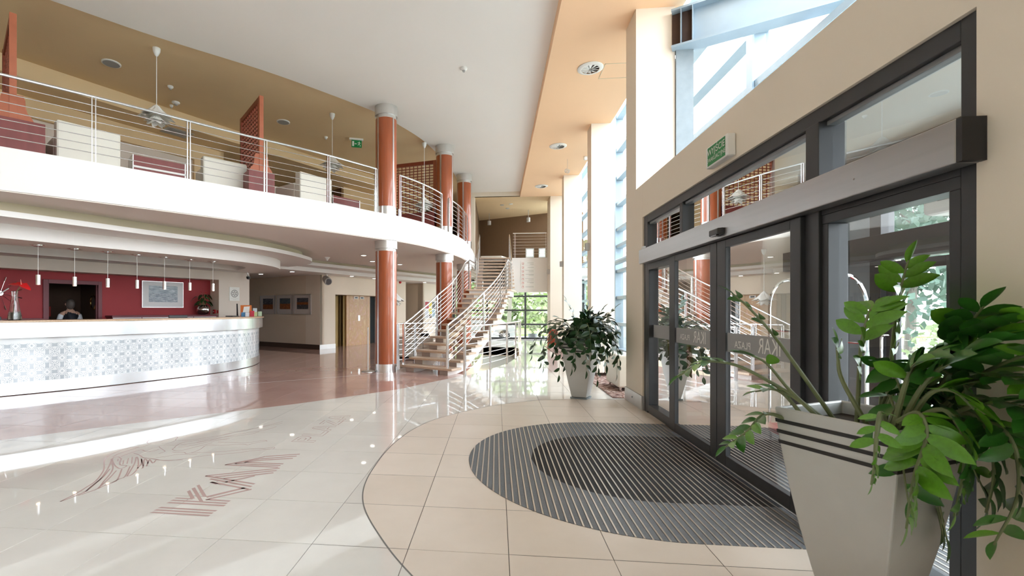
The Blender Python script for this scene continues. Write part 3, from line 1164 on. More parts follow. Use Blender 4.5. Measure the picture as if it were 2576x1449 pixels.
be = thing('brass_stand', 'brass-framed red panel stand beside the far sliding leaf in the vestibule', 'stand', (2.62, 6.25, 0))
mb = MB()
mb.hexa([(2.40, 6.36, 0.10), (2.72, 6.36, 0.10), (2.72, 6.38, 0.10), (2.40, 6.38, 0.10), (2.36, 6.56, 0.92), (2.64, 6.56, 0.92), (2.64, 6.58, 0.92), (2.36, 6.58, 0.92)])
pn = mb.build('red_panel', REDCARP, be)
dm = MB()
for i in range(4):
    for j in range(9):
        t = (j + 0.5) / 9
        xx = 2.44 + i * 0.08 - 0.05 * t
        yy = 6.353 + 0.20 * t
        zz = 0.12 + 0.78 * t
        dm.lathe([(0.006, 0), (0.006, 0.006)], (xx, yy, zz), 6)
dm.build('gold_dot', BRASS, pn)
for a, b in (((2.40, 6.36, 0.0), (2.36, 6.60, 1.02)), ((2.73, 6.36, 0.0), (2.64, 6.60, 1.02)), ((2.40, 6.36, 0.09), (2.73, 6.36, 0.09)), ((2.36, 6.575, 0.94), (2.64, 6.575, 0.94))):
    mb = MB()
    mb.tube([a, b], 0.012, 8)
    mb.build('brass_rod', BRASS, be, smooth=True)
mb = MB()
mb.box(2.42, 2.86, 5.93, 6.36, 0.006, 0.03)
ft = mb.build('red_platform', REDCARP, be)
for a, b in (((2.42, 5.93), (2.86, 5.93)), ((2.86, 5.93), (2.86, 6.36)), ((2.42, 5.93), (2.42, 6.36))):
    mb = MB()
    mb.tube([(*a, 0.02), (*b, 0.02)], 0.012, 6)
    mb.build('brass_edge', BRASS, ft)

sp = thing('shoe_polisher', 'glossy slanted shoe-polishing machine with brush rollers against the vestibule wall', 'machine', (3.1, 6.72, 0))
mb = MB()
mb.hexa([(2.92, 6.60, 0.30), (3.32, 6.60, 0.30), (3.32, 6.93, 0.30), (2.92, 6.93, 0.30), (2.96, 6.78, 0.86), (3.28, 6.78, 0.86), (3.28, 6.93, 0.86), (2.96, 6.93, 0.86)])
mb.build('body', mat('glossy_silver_shell', (0.60, 0.66, 0.74), 0.12, 0.35), sp, bevel=0.015)
mb = MB()
mb.box(2.90, 3.34, 6.50, 6.93, 0.0, 0.07)
mb.build('base', GREYST, sp, bevel=0.01)
mb = MB()
mb.box(2.94, 3.30, 6.72, 6.93, 0.07, 0.30)
mb.build('back_box', BLACK, sp)
for k, (a, b) in enumerate(((2.95, 3.05), (3.07, 3.17), (3.19, 3.29))):
    mb = MB()
    mb.tube([(a, 6.63, 0.19), (b, 6.63, 0.19)], 0.075, 14)
    mb.build('brush_roller', [mat('tan_bristle', (0.40, 0.30, 0.20), 0.9, var=0.3, scale=60), BLACK, GREYP][k], sp, smooth=True)

ac = thing('fan_heater', 'white fan heater with a grille hanging under the vestibule ceiling', 'heater', (3.05, 3.2, 2.05))
mb = MB()
mb.prism([(2.88, 2.85), (3.28, 2.85), (3.28, 3.42), (2.88, 3.42)], 2.07, 2.33)
mb.build('casing', WHITEP, ac, bevel=0.03)
for k in range(5):
    mb = MB()
    mb.box(2.874, 2.879, 2.90, 3.30, 2.15 + k * 0.03, 2.162 + k * 0.03)
    mb.build('grille_bar', GREYP, ac)
for yy in (2.95, 3.3):
    mb = MB()
    mb.tube([(3.08, yy, 2.33), (3.08, yy, 3.2)], 0.01, 6)
    mb.build('hanger', GREYP, ac)

# ------------------------------------------------------------------ round columns


def column(x, y, strip0, label):
    c = thing('column', label, 'column', (x, y, 0), 'cherry-veneered round columns under the balcony', kind='structure')

    def L(name, prof, m):
        mb = MB()
        mb.lathe(prof, (x, y, 0), 40)
        return mb.build(name, m, c, smooth=True)
    L('base_ring', [(0.258, 0), (0.258, 0.19)], STEEL)
    L('shaft', [(0.245, 0.19), (0.245, 2.79)], WOOD)
    L('neck', [(0.232, 2.79), (0.232, 2.85)], COLCAP)
    L('capital', [(0.262, 2.85), (0.262, 3.025)], COLCAP)
    L('base_ring', [(0.236, 3.62), (0.236, 3.82)], STEEL)
    L('shaft', [(0.245, 3.82), (0.245, 5.85)], WOOD)
    L('neck', [(0.232, 5.85), (0.232, 5.93)], COLCAP)
    L('capital', [(0.262, 5.93), (0.262, 6.15)], COLCAP)
    for k in range(4):
        a = math.radians(strip0 + 90 * k)
        for z0, z1 in ((0.19, 2.79), (3.82, 5.85)):
            mb = MB()
            ca, sa = math.cos(a), math.sin(a)
            for off in (-0.0115, 0.0115):
                px_, py_ = x + ca * 0.243 - sa * off, y + sa * 0.243 + ca * off
                mb.obox((px_, py_), a, 0.02, 0.018, z0, z1)
            mb.build('metal_strip', SATIN, c)
    return c


column(-2.56, 10.46, -34.5, 'nearest cherry-wood round column with aluminium strips and steel base')
column(-1.49, 13.12, -20, 'middle cherry-wood round column behind the lower flight of stairs')
column(-1.12, 15.97, -4, 'farthest cherry-wood round column beside the upper flight of stairs')

# ------------------------------------------------------------------ balcony railing
BRAIL = offset(BAL, 0.06)


def rail_run(root, path3, zs, r_top, r_bar, m=STEEL, names=('handrail', 'rail')):
    out = None
    for k, dz in enumerate(zs):
        mb = MB()
        mb.tube([(p[0], p[1], p[2] + dz) for p in path3], r_top if k == 0 else r_bar, 8 if k == 0 else 6)
        o = mb.build(names[0] if k == 0 else names[1], m, root, smooth=True)
        out = out or o
    return out


def post(root, x, y, z0, z1, ang, m=STEEL, gap=0.022):
    mb = MB()
    ca, sa = math.cos(ang), math.sin(ang)
    for d in (-gap, gap):
        mb.obox((x + ca * d, y + sa * d), ang, 0.012, 0.042, z0, z1)
    return mb.build('post', m, root)


RZ = [0.985] + [0.855 - 0.118 * k for k in range(7)]
for s0, s1, posts, lab in ((3.2, 10.34, [4.05, 5.313, 6.574, 7.848, 9.121, 10.33], 'long stainless balcony railing left of the nearest column'),
                           (11.03, 13.02, [11.04, 11.94, 13.01], 'short stainless balcony railing between the nearest and middle columns'),
                           (13.55, 16.3, [13.56, 14.46, 15.45, 16.29], 'stainless balcony railing beside the farthest column')):
    mid = at_len(BRAIL, (s0 + s1) / 2)
    br = thing('balcony_railing', lab, 'railing', (mid[0], mid[1], 3.62), 'stainless railings along the balcony edge')
    n = max(10, int((s1 - s0) * 5))
    path = [(*at_len(BRAIL, s0 + (s1 - s0) * k / n), 3.62) for k in range(n + 1)]
    rail_run(br, path, RZ, 0.021, 0.0065)
    for s in posts:
        p, q = at_len(BRAIL, s - 0.05), at_len(BRAIL, s + 0.05)
        c = at_len(BRAIL, s)
        post(br, c[0], c[1], 3.621, 3.62 + 0.98, math.atan2(q[1] - p[1], q[0] - p[0]))
bg_ = thing('bridge_railing', 'stainless railing on the white beam of the upper landing', 'railing', (1.4, 19.48, 3.62))
rail_run(bg_, [(0.70, 19.48, 3.62), (2.10, 19.48, 3.62)], [1.05] + [0.92 - 0.125 * k for k in range(7)], 0.021, 0.0065)
for xx in (0.78, 2.08):
    post(bg_, xx, 19.48, 3.621, 4.66, 0)

# ------------------------------------------------------------------ staircase
LX = [-2.245, -2.09, -1.96, -1.82, -1.71, -1.60, -1.47, -1.36, -1.29, -1.23, -1.185, -1.155, -1.12, -1.0]
LY = [10.55, 10.80, 11.09, 11.37, 11.70, 12.0, 12.32, 12.66, 13.0, 13.37, 13.75, 14.12, 14.47, 14.80]
RX = [-0.964, -0.788, -0.623, -0.479, -0.347, -0.212, -0.08, 0.03, 0.13, 0.22, 0.30, 0.37, 0.428, 0.486]
RY = [9.84, 10.12, 10.37, 10.63, 10.93, 11.24, 11.66, 12.1, 12.58, 13.05, 13.55, 14.08, 14.60, 14.95]
RISE = 3.62 / 24
stair = thing('staircase', 'curved open staircase with beige stone treads and stainless railings', 'staircase', (-1.6, 10.2, 0), kind='structure')
Lp = [Vector(p) for p in zip(LX, LY)]
Rp = [Vector(p) for p in zip(RX, RY)]
UPL = [Vector((-0.81, 16.40 + 0.305 * k)) for k in range(10)]
UPR = [Vector((0.66, 16.50 + 0.305 * k)) for k in range(10)]


def lerp2(a, b, t):
    return a + (b - a) * t


for k in range(13):
    z = RISE * (k + 1)
    a, b, c, d = Lp[k], Rp[k], Rp[k + 1], Lp[k + 1]
    bk = 0.12
    c2, d2_ = c + (c - b) * bk, d + (d - a) * bk
    mb = MB()
    mb.hexa([(*a, z - 0.05), (*b, z - 0.05), (*c2, z - 0.05), (*d2_, z - 0.05), (*a, z), (*b, z), (*c2, z), (*d2_, z)])
    mb.build('tread', STONE, stair, bevel=0.006)
z = RISE * 14
mb = MB()
q = [Lp[13], Rp[13], Vector((0.72, 16.5)), Vector((-0.95, 16.5))]
mb.hexa([(*p, z - 0.05) for p in q] + [(*p, z) for p in q])
mb.build('landing', STONE, stair, bevel=0.006)
mb = MB()
q = [Lp[13] + Vector((0.12, 0.12)), Rp[13] + Vector((-0.1, 0.12)), Vector((0.62, 16.5)), Vector((-0.85, 16.5))]
mb.hexa([(*p, z - 0.22) for p in q] + [(*p, z - 0.05) for p in q])
mb.build('landing_slab', WHITE, stair)
for k in range(10):
    z = RISE * (15 + k)
    y0 = UPL[k].y
    y1 = y0 + (0.345 if k < 9 else 0.30)
    mb = MB()
    mb.hexa([(UPL[k].x, y0, z - 0.05), (UPR[k].x, y0 + 0.08, z - 0.05), (UPR[k].x, y1 + 0.08, z - 0.05), (UPL[k].x, y1, z - 0.05),
             (UPL[k].x, y0, z), (UPR[k].x, y0 + 0.08, z), (UPR[k].x, y1 + 0.08, z), (UPL[k].x, y1, z)])
    mb.build('tread', STONE, stair, bevel=0.006)


def stringer(Ls, Rs, u0, u1, k0, zfoot, name='stringer'):
    # saw-tooth carriage under the treads between fractions u0..u1 of their width
    mb = MB()
    n = len(Ls)
    for k in range(n - 1):
        a0, a1 = lerp2(Ls[k], Rs[k], u0), lerp2(Ls[k], Rs[k], u1)
        b0, b1 = lerp2(Ls[k + 1], Rs[k + 1], u0), lerp2(Ls[k + 1], Rs[k + 1], u1)
        a0, a1 = lerp2(a0, b0, 0.12), lerp2(a1, b1, 0.12)
        b0, b1 = lerp2(a0, b0, 1.16), lerp2(a1, b1, 1.16)
        zt = RISE * (k0 + k) - 0.051
        za = max(zfoot, zt - RISE - 0.20)
        zb = max(zfoot, zt - 0.20)
        P = [(*a0, za), (*a1, za), (*b1, zb), (*b0, zb), (*a0, zt), (*a1, zt), (*b1, zt), (*b0, zt)]
        o = len(mb.v)
        mb.v += P
        for f, m in (((3, 2, 1, 0), 1), ((4, 5, 6, 7), 1), ((0, 1, 5, 4), 0), ((1, 2, 6, 5), 1), ((2, 3, 7, 6), 1), ((3, 0, 4, 7), 1)):
            mb.f.append([i + o for i in f])
            mb.m.append(m)
    return mb.build(name, [RISER, WHITE], stair)


stringer(Lp, Rp, 0.10, 0.26, 1, 0.0)
stringer(Lp, Rp, 0.76, 0.91, 1, 0.0)
stringer(UPL + [Vector((-0.81, 19.45))], UPR + [Vector((0.66, 19.55))], 0.05, 0.20, 15, 1.8)
stringer(UPL + [Vector((-0.81, 19.45))], UPR + [Vector((0.66, 19.55))], 0.80, 0.95, 15, 1.8)
mb = MB()
mb.hexa([(-0.5, 16.45, 1.75), (0.36, 16.45, 1.75), (0.36, 19.4, 3.2), (-0.5, 19.4, 3.2), (-0.5, 16.75, 2.18), (0.36, 16.75, 2.18), (0.36, 19.4, 3.5), (-0.5, 19.4, 3.5)])
mb.build('flight_soffit', WHITE, stair)
# stair railings
SZ = [0.95] + [0.83 - 0.112 * k for k in range(7)]


def inset(Ls, Rs, u):
    return [lerp2(a, b, u) for a, b in zip(Ls, Rs)]


for side, u, posts in (('left', 0.075, [0, 4.6, 8.2, 10.6, 13]), ('right', 0.925, [0, 5, 9, 12, 13])):
    lo = inset(Lp, Rp, u)
    up = inset(UPL, UPR, u)
    P3 = [(p.x, p.y, RISE * (k + 1)) for k, p in enumerate(lo)]
    U3 = [(p.x, p.y, RISE * (15 + k)) for k, p in enumerate(up)]
    path = crom(P3, 3)
    hr = rail_run(stair, path, SZ[:1], 0.021, 0.007)
    for dz in SZ[1:]:
        mb = MB()
        mb.tube([(p[0], p[1], p[2] + dz) for p in path], 0.007, 6)
        mb.build('rail', STEEL, hr, smooth=True)
    land = [P3[-1], (U3[0][0], U3[0][1] - 0.15, P3[-1][2])]
    h2 = rail_run(stair, U3, SZ[:1], 0.021, 0.007)
    for dz in SZ[1:]:
        mb = MB()
        mb.tube([(p[0], p[1], p[2] + dz) for p in U3], 0.007, 6)
        mb.build('rail', STEEL, h2, smooth=True)
    h3 = rail_run(stair, land, SZ[:1], 0.021, 0.007)
    for dz in SZ[1:]:
        mb = MB()
        mb.tube([(p[0], p[1], p[2] + dz) for p in land], 0.007, 6)
        mb.build('rail', STEEL, h3, smooth=True)
    for k in posts:
        i = int(k)
        t = k - i
        p = P3[i] if t == 0 else tuple(P3[i][c] + (P3[i + 1][c] - P3[i][c]) * t for c in range(3))
        zf = RISE * (i + 1)
        post(hr, p[0], p[1], zf, p[2] + 0.945, math.radians(65 if k < 6 else 80), gap=0.018)
    for k in (0, 4, 9):
        p = U3[k]
        post(h2, p[0], p[1] + 0.05, p[2], p[2] + 0.945, math.radians(90), gap=0.018)
    post(h3, land[1][0], land[1][1], land[1][2], land[1][2] + 0.945, math.radians(90), gap=0.018)

# railing round the stairwell
wr = thing('stairwell_railing', 'curved stainless floor railing to the right of the stair foot', 'railing', (0.1, 11.8, 0))
WP = [(x + 0.04, y, 0.0) for x, y in crom([(-0.712, 9.76), (-0.186, 10.99), (0.243, 12.2), (0.525, 13.46), (0.709, 14.66), (0.80, 16.0), (0.80, 17.6)], 5)]
rail_run(wr, WP, [1.08] + [0.945 - 0.128 * k for k in range(7)], 0.021, 0.007)
for k in range(0, 31, 5):
    p = WP[k]
    q = WP[min(k + 1, 30)]
    post(wr, p[0], p[1], 0.001, 1.075, math.atan2(q[1] - WP[max(k - 1, 0)][1], q[0] - WP[max(k - 1, 0)][0]), gap=0.02)
lr = thing('lounge_railing', 'short stainless railing between the nearest column and the stairs', 'railing', (-2.0, 11.85, 0))
LPp = [(-2.46, 11.3, 0), (-2.1, 11.75, 0), (-1.62, 12.35, 0)]
rail_run(lr, LPp, [1.08] + [0.945 - 0.128 * k for k in range(7)], 0.021, 0.007)
for p in LPp:
    post(lr, p[0], p[1], 0.001, 1.075, math.radians(51), gap=0.02)
# ------------------------------------------------------------------ floor emblem and lettering
WING = [[(-3.254,3.109),(-3.268,3.246),(-3.304,3.382),(-3.347,3.515),(-3.46,3.698),(-3.553,3.818),(-3.701,3.976),(-3.777,4.08),(-3.81,4.174),(-3.825,4.274),(-3.807,4.382),(-3.722,4.424)],[(-3.254,3.109),(-3.239,3.16),(-3.236,3.225),(-3.234,3.299),(-3.28,3.398),(-3.34,3.545),(-3.453,3.73),(-3.55,3.869),(-3.635,3.983),(-3.694,4.051)],[(-3.221,3.221),(-3.202,3.284),(-3.19,3.368),(-3.271,3.509),(-3.332,3.619),(-3.403,3.735),(-3.487,3.841),(-3.6,3.951)],[(-3.229,3.3),(-3.283,3.425),(-3.37,3.615),(-3.474,3.793)],[(-3.184,3.362),(-3.189,3.421),(-3.18,3.49),(-3.191,3.56),(-3.366,3.804)],[(-3.21,3.419),(-3.284,3.579),(-3.381,3.761)],[(-3.18,3.49),(-3.187,3.575),(-3.186,3.634),(-3.345,3.872)],[(-3.17,3.635),(-3.163,3.682),(-3.237,3.833),(-3.408,4.043),(-3.499,4.128),(-3.359,3.94),(-3.17,3.635)],[(-3.237,3.833),(-3.295,3.947),(-3.406,4.08),(-3.214,3.869),(-3.197,3.829)],[(-3.224,3.885),(-3.376,4.083),(-3.276,4.002),(-3.196,3.888)],[(-3.236,3.953),(-3.314,4.071),(-3.202,3.974),(-3.24,4.06)],[(-3.671,4.11),(-3.704,4.088),(-3.654,4.018),(-3.532,3.905),(-3.433,3.83),(-3.379,3.811),(-3.388,3.885),(-3.46,3.895),(-3.537,3.975),(-3.6,4.06),(-3.671,4.11)],[(-3.729,4.104),(-3.751,4.2),(-3.737,4.325),(-3.722,4.424)],[(-3.66,4.121),(-3.657,4.21),(-3.63,4.34),(-3.55,4.302),(-3.474,4.31),(-3.456,4.375)],[(-3.62,4.234),(-3.5,4.176),(-3.41,4.108),(-3.329,4.097),(-3.167,4.058),(-2.99,4.095)],[(-3.63,4.057),(-3.573,3.99)],[(-3.538,4.02),(-3.453,3.913)],[(-3.545,4.085),(-3.429,3.933)],[(-3.539,4.124),(-3.392,3.945)]]
BODY = [[(-3.769,4.591),(-3.807,4.681),(-3.761,4.772),(-3.649,4.82),(-3.578,4.815),(-3.539,4.733),(-3.509,4.688),(-3.515,4.605),(-3.576,4.565)],[(-3.769,4.591),(-3.715,4.551),(-3.696,4.598),(-3.646,4.627),(-3.644,4.698),(-3.614,4.774),(-3.576,4.803)],[(-3.739,4.394),(-3.689,4.442),(-3.687,4.508),(-3.688,4.553)],[(-3.521,4.459),(-3.477,4.421),(-3.379,4.347),(-3.343,4.31),(-3.354,4.239)],[(-3.319,4.384),(-3.338,4.446),(-3.362,4.497),(-3.379,4.596),(-3.346,4.669),(-3.186,4.793),(-3.058,5.063),(-2.886,5.306),(-2.737,5.631)],[(-3.485,4.69),(-3.359,4.727),(-3.178,4.894),(-3.016,5.122),(-2.849,5.354),(-2.697,5.538)],[(-3.319,4.384),(-3.252,4.35),(-3.196,4.366),(-3.128,4.499),(-3.068,4.617),(-3.056,4.652)],[(-3.341,4.544),(-3.266,4.596),(-3.141,4.725),(-2.98,4.814)],[(-3.314,4.47),(-3.232,4.5),(-3.111,4.681),(-2.96,4.816)],[(-3.23,4.646),(-3.078,4.854),(-2.835,5.006),(-2.784,5.132)],[(-3.141,4.725),(-2.998,4.964),(-2.754,5.205),(-2.69,5.37)],[(-3.261,4.308),(-3.217,4.303),(-3.136,4.311),(-3.085,4.276),(-3.043,4.32),(-3.035,4.424),(-3.053,4.562),(-2.896,4.567),(-2.785,4.612),(-2.693,4.632),(-2.626,4.612),(-2.606,4.664),(-2.521,4.765),(-2.494,4.768),(-2.552,4.797),(-2.637,4.718),(-2.714,4.68),(-2.897,4.68),(-3.011,4.68)],[(-3.415,4.112),(-3.266,4.087),(-3.162,4.053),(-3.078,4.066),(-2.994,4.124),(-2.87,4.221),(-2.668,4.309),(-2.567,4.359),(-2.475,4.429),(-2.313,4.497),(-2.3,4.551),(-2.339,4.548),(-2.503,4.478),(-2.669,4.419),(-2.77,4.368),(-3.055,4.299)],[(-3.287,4.122),(-3.202,4.187),(-3.144,4.241),(-2.968,4.269)]]
PLAZA = [[(-2.223,4.781),(-1.971,4.778),(-1.97,4.837),(-2.067,4.831),(-2.065,4.921),(-2.079,4.959),(-2.112,4.983),(-2.193,4.981),(-2.219,4.952),(-2.223,4.781)],[(-2.181,4.834),(-2.107,4.837),(-2.11,4.91),(-2.131,4.927),(-2.175,4.923),(-2.181,4.834)],[(-2.218,5.033),(-1.969,5.024),(-1.97,5.212),(-2.018,5.217),(-2.015,5.082),(-2.224,5.093),(-2.218,5.033)],[(-2.22,5.339),(-1.968,5.234),(-1.968,5.299),(-2.03,5.317),(-2.033,5.413),(-1.968,5.428),(-1.968,5.496),(-2.223,5.397),(-2.22,5.339)],[(-2.18,5.367),(-2.066,5.329),(-2.067,5.402),(-2.18,5.367)],[(-2.215,5.548),(-2.174,5.552),(-2.179,5.679),(-2.018,5.535),(-1.97,5.532),(-1.969,5.744),(-2.015,5.745),(-2.01,5.591),(-2.169,5.733),(-2.219,5.742),(-2.215,5.548)],[(-2.217,5.877),(-1.966,5.777),(-1.969,5.843),(-2.03,5.859),(-2.03,5.957),(-1.963,5.968),(-1.966,6.041),(-2.223,5.947),(-2.217,5.877)],[(-2.158,5.907),(-2.069,5.873),(-2.069,5.944),(-2.158,5.907)]]
IK = [[(-2.447,3.002),(-2.428,3.02),(-1.99,3.012),(-1.994,2.991)],[(-2.445,3.039),(-2.433,3.06),(-1.993,3.051),(-1.995,3.029)],[(-2.444,3.08),(-2.431,3.101),(-1.989,3.089),(-1.994,3.069)],[(-2.443,3.165),(-2.432,3.184),(-1.979,3.178),(-1.984,3.154)],[(-2.446,3.207),(-2.433,3.226),(-1.988,3.217),(-1.991,3.195)],[(-2.444,3.249),(-2.434,3.265),(-2.322,3.261),(-2.282,3.244)],[(-2.182,3.243),(-2.171,3.268),(-1.989,3.255),(-1.993,3.235)],[(-2.435,3.383),(-2.43,3.413),(-2.285,3.265),(-2.305,3.248)],[(-2.439,3.442),(-2.427,3.468),(-2.187,3.221),(-2.216,3.218)],[(-2.439,3.505),(-2.429,3.527),(-2.218,3.309),(-2.242,3.297)],[(-2.224,3.312),(-2.039,3.504),(-2.002,3.497),(-2.201,3.283)],[(-2.197,3.259),(-1.958,3.487),(-1.944,3.469),(-2.18,3.24)]]

fe = thing('floor_emblem', 'rose-brown inlaid winged figure with striped IKAR and outlined PLAZA lettering in the floor', 'floor emblem', (-2.9, 4.2, 0))
mb = MB()
for k, L in enumerate(WING):
    ribbon(mb, crom(L, 3) if len(L) > 2 else L, 0.012 if k < 13 else 0.010, 0.0009)
mb.build('wing_lines', INK, fe, kind='stuff')
mb = MB()
for L in BODY:
    ribbon(mb, crom(L, 3), 0.008, 0.0009)
mb.build('figure_lines', INK, fe, kind='stuff')
for L in PLAZA:
    mb = MB()
    ribbon(mb, L, 0.011, 0.0009)
    mb.build('outline_letter', INK, fe)
A_R = [((-2.505, 3.715), (-1.955, 3.965)), ((-2.41, 3.70), (-1.955, 3.905)), ((-2.31, 3.675), (-1.955, 3.848)),
       ((-2.50, 3.715), (-1.985, 3.585)), ((-2.42, 3.655), (-1.98, 3.53)), ((-2.37, 3.59), (-1.975, 3.475)), ((-2.25, 3.60), (-2.08, 3.76)), ((-2.29, 3.552), (-2.37, 3.587)),
       ((-2.501, 4.0), (-1.982, 3.986)), ((-2.43, 4.04), (-1.98, 4.032)), ((-2.36, 4.085), (-1.977, 4.08)),
       ((-2.501, 4.0), (-2.317, 4.182)), ((-2.317, 4.182), (-2.249, 4.269)), ((-2.249, 4.269), (-1.947, 4.372)),
       ((-2.43, 4.04), (-2.265, 4.19)), ((-2.265, 4.19), (-1.951, 4.31)), ((-2.36, 4.085), (-2.21, 4.165)), ((-2.21, 4.165), (-1.958, 4.24))]
for q in IK:
    mb = MB()
    mb.add([(a, b, 0.0009) for a, b in q], [(0, 1, 2, 3)])
    mb.build('letter_stripe', INK, fe)
for a, b in A_R:
    mb = MB()
    ribbon(mb, [a, b], 0.024, 0.0009)
    mb.build('letter_stripe', INK, fe)

# ------------------------------------------------------------------ reception counter
CTR = crom([(-10.2, 4.4), (-9.2, 5.55), (-8.15, 6.74), (-7.39, 7.75), (-6.66, 9.06), (-6.33, 9.75), (-6.19, 10.4), (-6.2, 11.1), (-6.42, 11.84), (-6.75, 12.4), (-7.2, 12.85)], 10)
CTR = resample(CTR, 120)


def damask():
    m = mat('white_damask_panel', (0.80, 0.84, 0.86), 0.10, spec=0.6, coat=0.4)
    nt = m.node_tree
    b = nt.nodes['Principled BSDF']
    uv = nt.nodes.new('ShaderNodeUVMap')
    uv.uv_map = 'UVMap'
    sp_ = nt.nodes.new('ShaderNodeSeparateXYZ')
    nt.links.new(uv.outputs[0], sp_.inputs[0])

    def M(op, a, b_=None, c=None):
        n = nt.nodes.new('ShaderNodeMath')
        n.operation = op
        for i, v in enumerate((a, b_, c)):
            if v is None:
                continue
            if isinstance(v, (int, float)):
                n.inputs[i].default_value = v
            else:
                nt.links.new(v, n.inputs[i])
        return n.outputs[0]
    U = M('MULTIPLY', sp_.outputs['X'], 2 * math.pi / 0.20)
    V = M('MULTIPLY', sp_.outputs['Y'], 2 * math.pi / 0.235)
    cu, cv = M('COSINE', U), M('COSINE', V)
    c2u, c2v = M('COSINE', M('MULTIPLY', U, 2.0)), M('COSINE', M('MULTIPLY', V, 2.0))
    c3u, c3v = M('COSINE', M('MULTIPLY', U, 3.0)), M('COSINE', M('MULTIPLY', V, 3.0))
    f = M('ADD', M('MULTIPLY', cu, cv), M('MULTIPLY', M('MULTIPLY', c2u, c3v), 0.45))
    f = M('ADD', f, M('MULTIPLY', M('MULTIPLY', c3u, c2v), 0.45))
    band = M('LESS_THAN', M('ABSOLUTE', M('ADD', f, -0.28)), 0.20)
    blob = M('GREATER_THAN', M('MULTIPLY', M('ADD', f, -0.2), -1.0), 0.62)
    ring = M('GREATER_THAN', f, 1.35)
    t = M('MAXIMUM', M('MAXIMUM', band, blob), ring)
    inz = M('MULTIPLY', M('GREATER_THAN', sp_.outputs['Y'], 0.215), M('LESS_THAN', sp_.outputs['Y'], 0.865))
    t = M('MULTIPLY', t, inz)
    mx = nt.nodes.new('ShaderNodeMix')
    mx.data_type = 'RGBA'
    mx.inputs[6].default_value = (0.84, 0.87, 0.88, 1)
    mx.inputs[7].default_value = (0.50, 0.56, 0.60, 1)
    nt.links.new(t, mx.inputs[0])
    nt.links.new(mx.outputs[2], b.inputs['Base Color'])
    return m


rc = thing('reception_counter', 'long curved reception counter with patterned white front, steel bands and granite top', 'reception counter', (-7.4, 8.6, 0))
WSTEEL = mat('pale_brushed_steel', (0.74, 0.76, 0.78), 0.26, 0.85, var=0.05, scale=10, stretch=(1, 1, 20))
cuts = [0, 26, 50, 74, 96, 119]
DAM = damask()
for k, (a, b) in enumerate(zip(cuts[:-1], cuts[1:])):
    sub = CTR[a:b + 1]
    # plinth
    mb = MB()
    mb.prism(sub + list(reversed(offset(sub, 0.05))), 0.012, 0.21)
    mb.build('plinth_panel', WSTEEL, rc)
    # patterned panel with its own UVs
    q = offset(sub, 0.012)
    s_ = [0]
    for i in range(1, len(q)):
        s_.append(s_[-1] + math.hypot(q[i][0] - q[i - 1][0], q[i][1] - q[i - 1][1]))
    base = sum(math.hypot(CTR[i + 1][0] - CTR[i][0], CTR[i + 1][1] - CTR[i][1]) for i in range(a))
    mb = MB()
    mb.band(q, 0.21, 0.965)
    o = mb.build('patterned_panel', DAM, rc)
    uvl = o.data.uv_layers.new(name='UVMap')
    n = len(q)
    for poly in o.data.polygons:
        for li in poly.loop_indices:
            vi = o.data.loops[li].vertex_index
            uvl.data[li].uv = (base + s_[vi % n], 0.21 if vi < n else 0.965)
    out = offset(sub, -0.075)
    mb = MB()
    mb.prism(out + list(reversed(offset(sub, 0.0))), 0.965, 1.222)
    mb.build('steel_fascia', WSTEEL, rc)
mb = MB()
mb.prism(offset(CTR, -0.11) + list(reversed(offset(CTR, 0.50))), 1.223, 1.26)
mb.build('granite_top', GRANITE, rc, bevel=0.006)
mb = MB()
mb.prism(offset(CTR, 0.08) + list(reversed(offset(CTR, 0.45))), 0.0, 1.22)
mb.build('carcass', WHITE, rc)

# back counter in the niche: brown shelf with white drawer fronts
bc = thing('back_counter', 'low back counter with brown top and white drawer fronts in the red niche', 'cabinet', (*rpt(-1.3, 0.25), 0))
mb = MB()
mb.prism([rpt(-2.62, 0.02), rpt(-0.02, 0.02), rpt(-0.02, 0.44), rpt(-2.62, 0.44)], 1.25, 1.295)
mb.build('top', MAROON, bc)
for k in range(4):
    mb = MB()
    mb.wallq(rpt(-2.6 + k * 0.64, 0.035), rpt(-2.6 + k * 0.64 + 0.62, 0.035), 0.02, 1.02, 1.245)
    mb.build('drawer', WHITEP, bc, bevel=0.003)
mb = MB()
mb.prism([rpt(-2.6, 0.06), rpt(-0.04, 0.06), rpt(-0.04, 0.43), rpt(-2.6, 0.43)], 0, 1.25)
mb.build('body', MAROON, bc)
bc2 = thing('back_counter', 'low white-fronted back counter left of the office doorway', 'cabinet', (*rpt(-4.9, 0.25), 0))
mb = MB()
mb.prism([rpt(-6.4, 0.02), rpt(-3.9, 0.02), rpt(-3.9, 0.43), rpt(-6.4, 0.43)], 1.225, 1.25)
mb.build('top', MAROON, bc2)
for k in range(4):
    mb = MB()
    mb.wallq(rpt(-6.4 + k * 0.625, 0.035), rpt(-6.4 + k * 0.625 + 0.61, 0.035), 0.02, 0.98, 1.22)
    mb.build('drawer', WHITEP, bc2, bevel=0.003)
mb = MB()
mb.prism([rpt(-6.38, 0.06), rpt(-3.92, 0.06), rpt(-3.92, 0.42), rpt(-6.38, 0.42)], 0, 1.225)
mb.build('body', MAROON, bc2)

